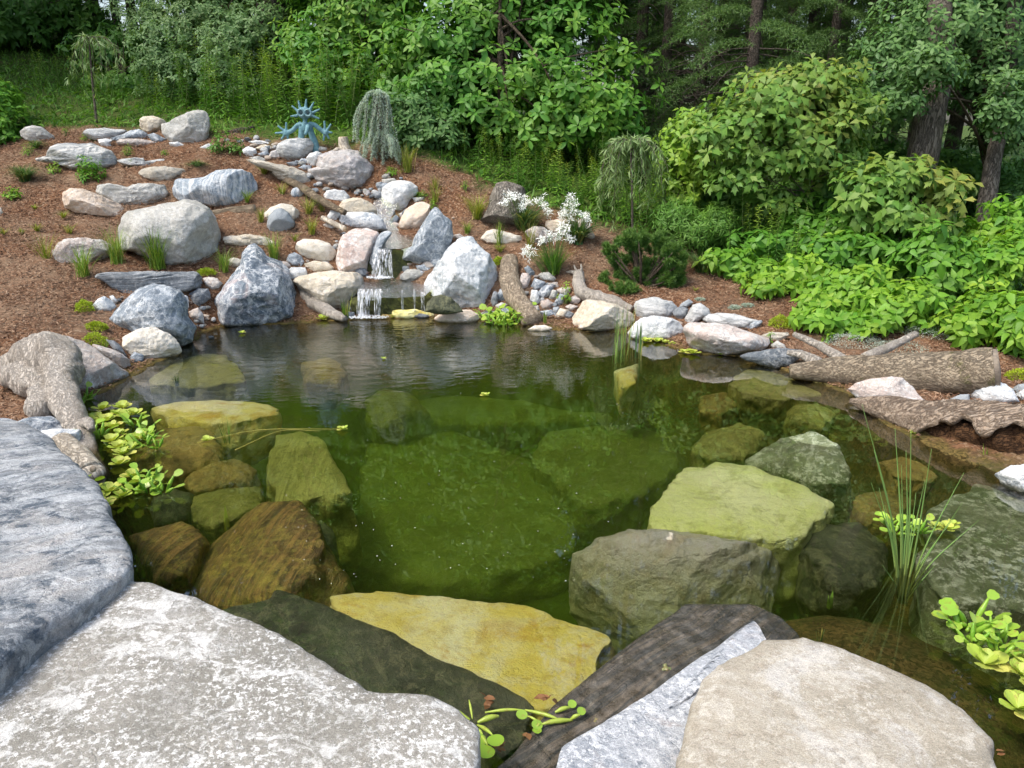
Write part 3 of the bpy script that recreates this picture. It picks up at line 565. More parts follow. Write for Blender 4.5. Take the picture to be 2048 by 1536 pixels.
ROCKS = [
 (B,'A',[(160,440),(200,410),(270,400),(330,410),(380,450),(440,490),(440,530),(380,535),(300,540),(200,510),(165,480)],'grey','rounded pale boulder at the far left edge of the mulch',{}),
 (SL,'A',[(265,660),(340,640),(400,570),(450,540),(600,538),(720,545),(860,590),(900,650),(980,760),(980,790),(860,790),(600,750),(450,700),(300,690)],'banded','large low slab with grey and white wavy bands',dict(strata=((-.2,.1,1),9,.012),thick=.28)),
 (SL,'A',[(645,460),(680,425),(780,418),(950,425),(1010,435),(960,490),(800,520),(700,510)],'bandedgrey','flat grey slab left of the leaning split boulders',{}),
 (K,'A',[(860,500),(960,470),(1020,440),(1090,425),(1160,455),(1180,500),(1100,510),(1000,510),(880,525)],'bluegrey','jagged blue-grey rock lying behind the pinkish flat stone',{}),
 (SL,'A',[(910,525),(940,500),(1020,500),(1150,510),(1300,530),(1320,550),(1150,565),(930,558)],'pinkgrey','flat pinkish stone edging the upper mulch bed',{}),
 (K,'A',[(1160,470),(1210,455),(1260,480),(1330,510),(1310,545),(1240,530),(1190,515)],'bluegrey','small sharp grey rock against the foot of the split boulder',{}),
 (K,'A',[(770,510),(830,500),(890,510),(870,540),(890,580),(840,580),(790,550)],'white','small pale stone beside the banded slab',{}),
 (K,'A',[(1330,530),(1400,525),(1480,560),(1420,575),(1340,560)],'white','small white stone in front of the split boulder',{}),
 (K,'A',[(1570,570),(1640,540),(1700,560),(1690,600),(1600,590)],'white','small white rock right of the split boulder',{}),
 (B,'A',[(1100,400),(1100,350),(1130,325),(1210,322),(1290,350),(1325,385),(1300,420),(1280,460),(1200,465),(1130,445)],'tan','rounded tan boulder leaning behind the split boulder',{}),
 (B,'A',[(1270,385),(1330,370),(1380,340),(1450,310),(1470,290),(1550,275),(1610,278),(1640,310),(1655,400),(1640,520),(1590,560),(1450,565),(1340,540),(1280,460)],'grey','tall split grey boulder with a blue-white right shoulder at the top of the mound',dict(thick=.26)),
 (SL,'A',[(915,675),(960,660),(1060,650),(1130,655),(1140,680),(1280,655),(1330,680),(1320,710),(1150,725),(970,718)],'bandedgrey','low grey slab behind a small grass tuft',{}),
 (SL,'A',[(1095,770),(1120,740),(1180,725),(1300,720),(1440,735),(1500,780),(1440,800),(1330,845),(1250,850),(1150,815),(1100,790)],'layeredtan','flat layered tan stone above the blue striped boulder',dict(strata=((0,-.1,1),16,.01))),
 (B,'A',[(1360,900),(1375,830),(1400,812),(1500,810),(1620,800),(1700,755),(1800,738),(1900,740),(1970,770),(2020,840),(2035,930),(1990,1010),(1900,1045),(1700,1060),(1560,1030),(1400,990),(1365,950)],'bandedblue','long boulder striped blue and white from top to bottom',dict(thick=.3,facets=4,rough=.6)),
 (B,'A',[(490,980),(500,920),(560,892),(650,895),(750,935),(870,980),(960,1020),(990,1080),(940,1130),(880,1140),(740,1110),(600,1090),(510,1050)],'peach','cream coloured oblong boulder on the left mulch slope',dict(thick=.25)),
 (B,'A',[(750,920),(770,870),(830,850),(920,858),(1000,880),(1080,855),(1180,850),(1290,865),(1320,930),(1290,1010),(1180,1030),(1000,1030),(900,1030),(800,990)],'grey','rough pitted grey boulder behind the cream boulder',dict(rough=1.6)),
 (B,'A',[(935,1200),(960,1130),(1010,1080),(1100,1065),(1200,1035),(1350,1010),(1450,980),(1540,990),(1650,1040),(1710,1140),(1745,1250),(1750,1380),(1720,1450),(1620,1510),(1500,1540),(1350,1540),(1200,1470),(1050,1400),(960,1380),(930,1280)],'grey','biggest grey boulder on the left slope with tall grass in front',dict(thick=.5,rough=.8)),
 (B,'A',[(415,1380),(450,1320),(540,1290),(640,1285),(800,1290),(850,1310),(920,1400),(820,1470),(620,1500),(500,1510),(430,1450)],'pinkgrey','low mottled rock left of the biggest grey boulder',{}),
 (SL,'E',[(180,295),(260,280),(400,275),(520,290),(620,345),(600,375),(450,360),(330,370),(200,355)],'tan','flat tan stone ledge above the tall dark boulder',dict(strata=((0,0,1),14,.012))),
 (K,'D',[(0,1090),(50,1085),(80,1105),(75,1135),(0,1145)],'white','pale bluish stone at the left edge of the mulch',{}),
 (K,'P',[(-12,420),(2,415),(6,425),(3,434),(-12,434)],'cream','small pale stone half out at the left edge',{}),
 # top of the stream
 (B,'B',[(600,580),(620,540),(680,510),(760,497),(860,500),(895,540),(890,590),(840,640),(780,675),(700,685),(640,660),(605,620)],'bandedgrey','whitish grooved boulder in front of the blue sculpture',dict(strata=((.1,.1,1),14,.008))),
 (K,'B',[(330,590),(380,560),(440,580),(450,620),(420,650),(370,645),(340,615)],'white','angular pale rock at the left end of the rubble by the sculpture',{}),
 (K,'B',[(430,575),(500,545),(560,560),(600,580),(560,605),(480,605)],'tan','flat tan stone in the rubble below the old branch',{}),
 (K,'B',[(455,620),(520,600),(550,620),(530,650),(470,645)],'bluegrey','thin grey stone in the middle of the rubble pile',{}),
 (K,'B',[(540,640),(560,600),(600,590),(620,610),(640,650),(620,672),(550,668)],'purple','purplish wedge stone against the whitish grooved boulder',{}),
 (SL,'B',[(370,525),(440,512),(500,520),(560,535),(600,560),(520,555),(430,548)],'white','row end of flat white stone under the old branch',{}),
 (K,'B',[(560,545),(600,530),(620,545),(610,575),(570,570)],'grey','small round grey stone left of the whitish grooved boulder',{}),
 (K,'B',[(380,650),(460,640),(540,665),(520,690),(430,680)],'grey','grey stone bordering the long descending slab',{}),
 (K,'B',[(680,690),(740,680),(780,700),(750,725),(700,715)],'dark','dark wet stone under the whitish grooved boulder',{}),
 (K,'B',[(770,690),(800,655),(850,660),(850,700),(800,715)],'bluegrey','blue-grey stone between whitish boulder and purple slab',{}),
 (K,'B',[(780,730),(820,705),(880,715),(870,750),(810,755)],'bluegrey','small blue-grey stone touching the purple slab',{}),
 (K,'B',[(890,580),(940,560),(1000,570),(1005,600),(930,610)],'grey','grey stone behind the white speckled rock near the stump',{}),
 (K,'B',[(840,650),(870,615),(920,600),(965,620),(940,700),(900,730),(850,705)],'white','white speckled rock left of the purple slab',{}),
 (SL,'B',[(355,665),(400,655),(500,670),(600,700),(740,725),(820,760),(870,820),(880,880),(800,890),(720,870),(620,820),(560,760),(440,720)],'layeredtan','long flat tan-grey slab descending towards the stream',dict(thick=.14)),
 (B,'B',[(850,745),(920,725),(950,640),(1040,600),(1150,588),(1240,600),(1310,670),(1345,710),(1390,750),(1420,830),(1380,870),(1290,905),(1200,915),(1100,905),(1010,870),(930,850),(870,790)],'purple','broad purple-grey slab rock overhanging the stream head',dict(strata=((.05,.2,1),7,.016),thick=.35)),
 (K,'B',[(710,930),(730,895),(770,882),(810,910),(820,955),(780,975),(720,965)],'bandedblue','small striped grey boulder left of the long pole',{}),
 (B,'B',[(975,940),(1000,910),(1060,900),(1130,910),(1180,950),(1195,1000),(1120,1015),(1020,1000),(980,975)],'white','speckled white rock below the purple slab',{}),
 (B,'B',[(1080,1040),(1120,990),(1200,970),(1270,970),(1350,1010),(1395,1060),(1395,1110),(1250,1115),(1120,1095)],'tan','olive-tan flat rock on the left bank of the upper stream',{}),
 (B,'B',[(1420,960),(1440,890),(1500,840),(1580,825),(1660,840),(1710,880),(1720,930),(1660,990),(1640,1050),(1590,1090),(1500,1080),(1430,1030)],'white','round speckled whitish boulder right of the upper stream',dict(facets=3)),
 (B,'B',[(1575,1150),(1620,1060),(1700,1005),(1770,1000),(1815,1020),(1810,1110),(1780,1190),(1720,1232),(1620,1222),(1565,1200)],'peach','rounded peach boulder beside the tall blue-grey rock',dict(facets=4)),
 (B,'E',[(1690,300),(1740,210),(1810,80),(1850,40),(1890,60),(1930,130),(1980,180),(1995,290),(1930,450),(1860,540),(1780,560),(1660,530),(1570,460),(1585,390),(1660,370)],'bluegrey','tall pointed blue-grey rock on the right of the upper fall',dict(thick=.28,facets=9)),
 (B,'E',[(1085,185),(1100,120),(1160,95),(1280,92),(1380,110),(1440,150),(1465,200),(1480,245),(1380,250),(1200,230),(1100,210)],'whiteblue','white and blue blotched rock with a fallen twig on it',dict(facets=4)),
 (K,'E',[(1000,130),(1030,80),(1090,85),(1110,120),(1080,170),(1010,160)],'white','small angular white rock behind the cut stick',{}),
 (B,'B',[(500,1090),(560,1040),(640,1015),(720,1020),(780,1070),(785,1130),(740,1160),(520,1160)],'cream','cream rock half hidden behind the smooth blue-grey stone',{}),
 (B,'B',[(525,1180),(540,1110),(580,1060),(640,1045),(700,1080),(750,1160),(740,1200),(680,1240),(610,1255),(545,1240)],'smooth','smooth domed blue-grey stone standing in the mulch',dict(facets=2,rough=.4)),
 (K,'B',[(1400,860),(1480,845),(1500,890),(1440,915),(1400,895)],'bluegrey','bluish angular stone above the round speckled boulder',{}),
 (K,'B',[(1430,820),(1530,812),(1560,840),(1500,865),(1440,855)],'grey','flat grey stone at the right end of the purple slab',{}),
 (K,'B',[(1360,930),(1420,905),(1440,950),(1420,990),(1370,975)],'dark','dark stone at the left foot of the round speckled boulder',{}),
 (K,'B',[(1280,920),(1330,905),(1350,940),(1310,960)],'purple','reddish pebble-like stone in the stream bed',{}),
 (K,'B',[(1480,1160),(1540,1100),(1580,1130),(1550,1185),(1500,1195)],'darkvein','dark streaked stone in the narrow of the stream',{}),
 (K,'B',[(1460,1080),(1530,1070),(1550,1100),(1490,1125)],'dark','dark stone above the streaked one in the stream',{}),
 (K,'B',[(1670,965),(1770,960),(1770,1000),(1690,1005)],'grey','flat grey stone behind the peach boulder',{}),
 (K,'B',[(1560,1095),(1590,1080),(1610,1110),(1590,1140)],'pink','pinkish stone tucked left of the peach boulder',{}),
 # beside the falls
 (B,'E',[(748,380),(765,330),(820,303),(930,310),(1020,340),(1075,400),(1075,450),(1040,490),(960,500),(860,480),(780,440)],'cream','smooth egg shaped cream boulder on the left bank',dict(facets=4,rough=.5)),
 (B,'E',[(1070,545),(1085,380),(1120,280),(1200,230),(1320,220),(1400,260),(1410,290),(1370,400),(1330,560),(1300,600),(1180,590),(1090,580)],'pink','upright pinkish boulder left of the upper fall',dict(thick=.24)),
 (SL,'E',[(1330,570),(1330,470),(1380,310),(1430,250),(1480,240),(1520,258),(1440,360),(1415,430),(1400,560),(1370,610)],'bluegrey','blue-grey slab standing on edge at the left of the upper fall',dict(thick=.12)),
 (K,'E',[(680,480),(700,430),(740,410),(800,440),(825,490),(800,525),(720,520)],'bluegrey','slate blue rock left of the egg shaped boulder',{}),
 (K,'E',[(680,570),(720,530),(830,530),(845,590),(740,640),(690,620)],'white','pale speckled rock behind the tan block by the pond',{}),
 (K,'E',[(820,500),(900,480),(1000,490),(1065,530),(1060,575),(880,575),(840,540)],'tan','olive-tan rock beneath the egg shaped boulder',{}),
 (B,'E',[(720,640),(770,600),(900,575),(1050,565),(1220,565),(1290,600),(1300,650),(1240,720),(1205,800),(1160,880),(1050,880),(940,840),(860,760),(770,690)],'tan','large tan block jutting over the driftwood at the water',dict(thick=.34)),
 (B,'E',[(80,900),(90,800),(180,680),(260,600),(310,520),(330,430),(370,360),(430,345),(490,380),(540,450),(640,480),(700,560),(720,630),(790,780),(835,920),(700,985),(500,1020),(300,1030),(150,1010),(85,960)],'darkvein','tall peaked dark blue boulder webbed with white veins',dict(thick=.5,facets=9)),
 (K,'E',[(20,615),(70,605),(130,615),(180,655),(150,700),(90,715),(40,670)],'pinkgrey','pinkish stone at the left foot of the peaked boulder',{}),
 (K,'D',[(1800,270),(1840,255),(1900,270),(1920,320),(1850,345),(1800,310)],'cream','small cream rock left of the peaked boulder top',{}),
 (SL,'D',[(735,400),(780,375),(920,368),(1200,375),(1540,360),(1590,410),(1610,500),(1460,530),(1400,520),(1300,510),(1080,540),(990,560),(900,510),(800,440)],'layered','dark thin-layered slab lying below the tall grasses',dict(strata=((0,-.1,1),34,.012),thick=.16,p=3.4)),
 (B,'D',[(830,760),(900,680),(1000,590),(1080,510),(1200,478),(1320,490),(1420,520),(1470,600),(1480,720),(1540,800),(1520,920),(1440,960),(1300,930),(1150,880),(1000,850),(900,820)],'bluegrey','broad blue-grey boulder behind the cream dome at the waterline',dict(thick=.34)),
 (B,'D',[(960,890),(1020,850),(1120,810),(1230,805),(1340,860),(1420,930),(1435,1000),(1400,1050),(1200,1075),(1040,1060),(970,960)],'cream','cream domed boulder standing in the pond edge',dict(facets=5)),
 (K,'D',[(1020,1040),(1060,1000),(1130,1020),(1135,1075),(1030,1085)],'bluegrey','small grey wedge stone before the cream dome',{}),
 (SL,'D',[(715,940),(760,940),(860,970),(960,1010),(1020,1060),(1030,1110),(980,1140),(880,1070),(790,1010)],'pinkgrey','narrow pale topped slab sloping into the water',{}),
 (K,'D',[(830,900),(900,910),(960,960),(1010,1050),(900,990)],'dark','dark grey stone behind the narrow pale topped slab',{}),
 (K,'D',[(725,640),(770,580),(820,558),(880,590),(920,640),(880,695),(800,685),(740,672)],'whiteblue','angular white rock with black streaks in the left mulch',{}),
 (K,'D',[(860,560),(890,552),(930,600),(900,635)],'white','pale shard behind the white rock with black streaks',{}),
 (K,'D',[(1470,550),(1560,500),(1640,500),(1665,580),(1600,625),(1540,640),(1480,610)],'dark','dark square-cut stone between the two blue boulders',{}),
 (K,'D',[(1430,545),(1480,560),(1490,650),(1460,650)],'white','white upright sliver beside the dark square-cut stone',{}),
 (K,'D',[(1480,680),(1560,650),(1600,700),(1610,780),(1530,780),(1490,720)],'pinkgrey','pinkish cube-like stone by the small pebbles at the water',{}),
 (K,'D',[(1590,700),(1650,710),(1640,745),(1600,735)],'peach','small reddish flat stone near the pebbles at the water',{}),
 (B,'D',[(10,1180),(90,1110),(180,1050),(240,960),(380,890),(520,885),(640,930),(760,1000),(880,1080),(1000,1160),(1020,1210),(960,1260),(870,1320),(850,1370),(750,1430),(600,1440),(540,1430),(480,1440),(300,1400),(150,1340),(60,1280)],'pinkgrey','big brownish pink boulder behind the twisted driftwood',dict(thick=.28,facets=5,push=1.3)),
 # right of the falls
 (B,'C',[(185,1080),(220,990),(290,900),(370,780),(440,710),(520,680),(580,690),(630,760),(710,840),(760,910),(785,1050),(770,1160),(720,1250),(620,1290),(480,1285),(380,1290),(250,1290),(185,1210)],'arch','great white-grey boulder with a hollow arch beneath, right of the falls',dict(thick=.42,facets=9)),
 (SL,'C',[(265,1330),(330,1280),(420,1255),(560,1255),(615,1300),(620,1345),(560,1372),(400,1376),(300,1358)],'peach','flat orange-tan stone in the water under the arch boulder',{}),
 (SL,'C',[(-60,1262),(0,1258),(130,1255),(260,1280),(275,1310),(180,1335),(0,1330),(-60,1310)],'wetyellow','flat mossy stone at the foot of the lower fall',{}),
 (K,'C',[(0,985),(60,940),(150,940),(210,975),(205,1020),(60,1040),(0,1020)],'grey','flat grey rock beside the middle pool',{}),
 (K,'C',[(120,910),(190,900),(250,930),(240,965),(140,945)],'bluegrey','blue-grey stone above the middle pool',{}),
 (K,'C',[(225,860),(330,850),(300,935),(250,930)],'bluegrey','grey wedge between pointed rock and arch boulder',{}),
 (K,'C',[(300,830),(330,790),(380,755),(400,810),(340,850)],'peach','peach coloured stone between pointed rock and arch boulder',{}),
 (K,'C',[(420,670),(470,660),(520,690),(480,720),(430,700)],'pinkgrey','small pinkish stone behind the arch boulder top',{}),
 (SL,'C',[(630,700),(680,640),(740,625),(860,650),(960,680),(960,725),(860,755),(700,750)],'cream','low whitish rock behind a grass clump on the right bank',{}),
 (B,'C',[(980,640),(1050,600),(1140,610),(1170,660),(1150,760),(1040,740)],'pinkgrey','brownish pink rock between the lily clumps',{}),
 (B,'C',[(1140,600),(1150,560),(1250,545),(1450,550),(1500,590),(1535,680),(1510,710),(1400,700),(1200,660)],'peach','pale pinkish flat boulder behind the white lilies',{}),
 (B,'C',[(1320,1380),(1370,1300),(1440,1190),(1500,1178),(1700,1210),(1830,1290),(1845,1340),(1760,1430),(1600,1450),(1400,1430)],'tan','large tan boulder at the right waterline under the driftwood',dict(thick=.3)),
 (B,'F',[(262,640),(280,600),(330,582),(450,572),(560,600),(610,650),(610,700),(580,740),(450,750),(300,750)],'bandedgrey','grey banded boulder right of the tan boulder',{}),
 (B,'F',[(215,850),(260,780),(330,735),(430,715),(560,735),(620,760),(655,810),(650,860),(570,910),(400,915),(290,925),(225,900)],'white','whitish grey boulder with its foot in the water behind the reeds',dict(facets=5)),
 (B,'F',[(655,830),(670,790),(750,765),(900,770),(1050,800),(1200,845),(1320,890),(1338,930),(1270,995),(1100,1030),(960,1040),(860,1055),(760,1010),(690,930)],'pink','large pink and white speckled boulder at the right shore',dict(thick=.32,facets=5)),
 (SL,'F',[(790,745),(850,700),(930,690),(1060,700),(1180,735),(1280,755),(1260,800),(1190,830),(1100,820),(1000,810),(880,790)],'bandedgrey','flat whitish slab behind the pink speckled boulder',{}),
 (SL,'F',[(1130,790),(1170,765),(1270,748),(1285,765),(1240,810),(1180,825)],'bluegrey','bluish flat stone at the tip of the whitish slab',{}),
 (K,'F',[(650,770),(690,690),(730,630),(790,615),(850,660),(870,700),(790,750),(730,790)],'bandedgrey','dark triangular grey stone behind the pink speckled boulder',{}),
 (K,'F',[(570,690),(600,650),(650,640),(700,660),(680,715),(640,750),(590,730)],'dark','small dark banded stone wedged behind the whitish grey boulder',{}),
 (K,'F',[(610,665),(640,620),(700,580),(735,610),(680,655),(630,675)],'smooth','pale blue oblong stone propped on the dark banded stone',{}),
 (SL,'F',[(1085,1035),(1150,1010),(1320,980),(1480,965),(1600,985),(1640,1015),(1540,1070),(1500,1115),(1380,1140),(1250,1100),(1150,1075)],'dark','flat dark slate shelf between pink boulder and big log',dict(facets=5)),
 (K,'F',[(1260,870),(1340,845),(1480,845),(1500,870),(1430,915),(1330,925)],'layeredtan','low tan-grey stone behind the slate shelf',{}),
 (K,'F',[(1340,945),(1400,910),(1450,940),(1470,975),(1350,985)],'grey','small grey stone behind the slate shelf',{}),
 (B,'G',[(640,900),(720,850),(850,815),(1000,805),(1090,815),(1160,870),(1240,950),(1280,1000),(1100,1040),(900,1030),(740,980)],'pink','rounded pink granite boulder between the two big logs',dict(facets=4)),
 (K,'G',[(1620,860),(1640,830),(1720,825),(1900,850),(1950,900),(2020,1000),(1900,1020),(1650,1020),(1615,950)],'whiteblue','blue and white rock right of the pink granite boulder',{}),
 (K,'G',[(1450,980),(1550,940),(1620,935),(1620,1010),(1485,1000)],'smooth','flat bluish stone partly under the thick bark log',{}),
 (K,'G',[(1940,910),(2000,860),(2100,850),(2100,930),(1980,945)],'smooth','pale blue stone at the right edge behind the rotten log',{}),
 (K,'G',[(1960,950),(2040,900),(2120,900),(2120,990),(2000,990)],'white','whitish stone at the right edge behind the rotten log',{}),
 (K,'G',[(215,790),(260,760),(340,770),(365,800),(340,828),(240,818)],'cream','small cream stone in the shallows before the bark log',dict(push=.2)),
 (K,'G',[(370,800),(400,740),(435,735),(452,800),(420,820)],'smooth','pale blue pointed stone at the waterline by the bark log',dict(push=.2)),
 (K,'P',[(1985,950),(2020,930),(2110,928),(2120,990),(2040,985),(2005,972)],'whiteblue','blue and white rock at the right edge below the rotten log',{}),
 (K,'P',[(28,845),(60,835),(100,832),(140,850),(150,868),(110,880),(60,880),(30,865)],'bluegrey','slate blue rock between driftwood and the big blue slab',dict(thick=.12)),
 (K,'P',[(80,860),(110,858),(160,858),(170,880),(120,905),(90,900)],'whiteblue','rock with a pale and a blue band above the cut log end',dict(thick=.1)),
]
# rubble to the right of the falls
RUB = [([(975,930),(1010,910),(1060,960),(1060,1010),(1010,1000)],'bluegrey','blue-grey stone at the top of the rubble beside the leaning trunk'),
 ([(935,1050),(960,970),(1010,970),(1030,1010),(1010,1080),(960,1110)],'pink','pink stone touching the leaning trunk, upper one'),
 ([(1080,990),(1110,965),(1170,960),(1230,1010),(1210,1045),(1130,1035)],'grey','flat grey stone highest on the right of the rubble'),
 ([(1030,1070),(1060,1010),(1150,1040),(1110,1095),(1060,1115)],'bluegrey','dark blue stone near the top of the rubble'),
 ([(1080,1120),(1140,1065),(1220,1060),(1200,1130),(1130,1180),(1090,1165)],'darkvein','largest dark blue stone in the middle of the rubble'),
 ([(1165,1170),(1200,1100),(1245,1110),(1235,1175),(1190,1185)],'grey','greenish grey round stone in the rubble'),
 ([(1150,1050),(1240,1040),(1252,1085),(1180,1090)],'pinkgrey','thin flat stone under the highest grey stone of the rubble'),
 ([(1022,1190),(1035,1100),(1085,1105),(1105,1200),(1060,1230)],'white','white upright stone near the leaning trunk'),
 ([(1215,1200),(1260,1130),(1295,1140),(1285,1205),(1240,1235)],'bluegrey','narrow blue stone standing in the rubble'),
 ([(1230,1100),(1280,1080),(1355,1085),(1325,1145),(1260,1135)],'pinkgrey','pale pink slab stone under the driftwood crook'),
 ([(1330,1170),(1380,1145),(1425,1180),(1390,1225),(1340,1205)],'pink','pink stone by the tan waterline boulder'),
 ([(1105,1190),(1160,1175),(1215,1210),(1190,1260),(1110,1260)],'pinkgrey','squarish pale stone low in the rubble'),
 ([(1100,1270),(1190,1255),(1235,1295),(1180,1320),(1110,1310)],'bluegrey','bluish stone at the waterline of the rubble'),
 ([(1205,1240),(1255,1235),(1250,1295),(1205,1295)],'smooth','small smooth grey stone at the waterline of the rubble'),
 ([(1225,1300),(1260,1245),(1335,1260),(1305,1320),(1240,1335)],'tan','yellowish stone at the waterline of the rubble'),
 ([(1295,1310),(1330,1265),(1375,1290),(1340,1345)],'dark','dark stone between yellowish stone and tan boulder'),
 ([(1300,1235),(1340,1215),(1405,1230),(1350,1275)],'pinkgrey','rosy flat stone above the yellowish one'),
 ([(745,1225),(800,1200),(855,1215),(840,1260),(770,1258)],'grey','grey stone at the left foot of the leaning trunk'),
 ([(760,1150),(790,1090),(832,1130),(822,1195),(780,1195)],'bluegrey','upright grey stone between arch boulder and leaning trunk'),
 ([(715,1190),(735,1110),(768,1120),(772,1205),(730,1245)],'dark','dark sliver against the arch boulder'),
 ([(615,1295),(680,1262),(762,1268),(750,1305),(650,1312)],'grey','flat wet stone right of the orange-tan stone'),
 ([(760,1270),(820,1245),(905,1262),(880,1310),(780,1310)],'bluegrey','flat grey stone behind the floating hyacinths'),
 ([(965,1180),(990,1150),(1010,1180),(1000,1215),(975,1215)],'pink','pink stone touching the leaning trunk, lower one'),
 ([(1000,1415),(1060,1382),(1150,1380),(1205,1402),(1150,1432),(1030,1432)],'cream','pale flat stone just breaking the water below the rubble'),
 ([(1040,1230),(1090,1225),(1100,1270),(1060,1290)],'pinkgrey','small mottled stone at the foot of the leaning trunk'),
 ([(1150,1110),(1180,1100),(1170,1150),(1140,1160)],'dark','small dark gap filling stone in the rubble')]
for pts, mt, lb in RUB: ROCKS.append((K, 'C', pts, mt, lb, dict(group='stones heaped right of the falls')))
for nm, cr, pts, mt, lb, kw in ROCKS:
    stone(nm, cr, pts, mt, lb, cat={'boulder': 'boulder', 'rock': 'rock', 'stone_slab': 'slab'}[nm], **kw)
stone('hollow','C',[(190,1275),(215,1200),(260,1150),(330,1135),(400,1160),(460,1215),(500,1275),(420,1290),(300,1292)],'wetdark','dark wet hollow under the boulder',thick=.10,Y=7.02,facets=2,parent=[o for o in col.objects if o.get('label','').startswith('great white-grey')][0])  # solid piece; the hollow's shade is put into its dark wet-stone colour
# foreground
fg = dict(cat='slab')
stone(SL,'P',[(-420,960),(-150,880),(0,868),(62,872),(105,895),(152,950),(205,1020),(247,1080),(278,1132),(274,1170),(225,1215),(120,1290),(0,1390),(-200,1500),(-420,1400)],'slabblue','huge blue-grey boulder slab at the left edge of the photo',top=.36,tilt=(.05,.10),thick=.10,down=.45,p=8,facets=5,rough=.5,lev=7,**fg)
stone(SL,'P',[(-160,1440),(0,1325),(120,1245),(235,1178),(300,1180),(400,1212),(520,1268),(600,1308),(690,1368),(760,1402),(880,1412),(930,1440),(962,1475),(955,1540),(930,1650),(700,1900),(100,2000),(-160,1800)],'slabfront','huge flat grey slab with white lichen patches, bottom left of the photo',top=.28,tilt=(.02,-.02),thick=.06,down=.40,p=6.5,facets=0,rough=.22,lev=7,**fg)
stone(SL,'P',[(1375,1440),(1400,1385),(1430,1355),(1520,1303),(1600,1297),(1680,1318),(1760,1352),(1850,1392),(1930,1445),(1988,1510),(2010,1700),(1800,1900),(1400,1850),(1340,1640),(1352,1540)],'slabcream','large flat cream slab with bits of leaf on it, bottom right',top=.24,tilt=(-.02,.0),thick=.07,down=.36,p=5.5,facets=0,rough=.3,lev=7,**fg)
bx = axpx((1130,1500),(1500,1235))
_rm['striped'].node_tree  # grain of the striped rock follows its length
st = stone(K,'P',[(1000,1640),(930,1600),(1000,1530),(1100,1420),(1220,1325),(1310,1250),(1370,1212),(1500,1212),(1560,1240),(1600,1275),(1608,1300),(1560,1330),(1480,1450),(1300,1640),(1150,1700)],'striped','long dark striped rock just under the water with a dry pale crest',top=.006,tilt=(0,0),thick=.03,down=.35,p=6,facets=0,rough=.12,lev=7,cat='rock')
stone('dry_crest','P',[(1120,1510),(1160,1478),(1300,1395),(1380,1330),(1450,1278),(1508,1245),(1524,1262),(1540,1300),(1470,1360),(1410,1440),(1370,1530),(1300,1640),(1180,1680),(1090,1620)],'sparkle','pale glittering dry crest of the striped rock',top=.062,tilt=(-.02,.03),thick=.035,down=.2,p=4,facets=2,rough=.35,lev=7,parent=st)
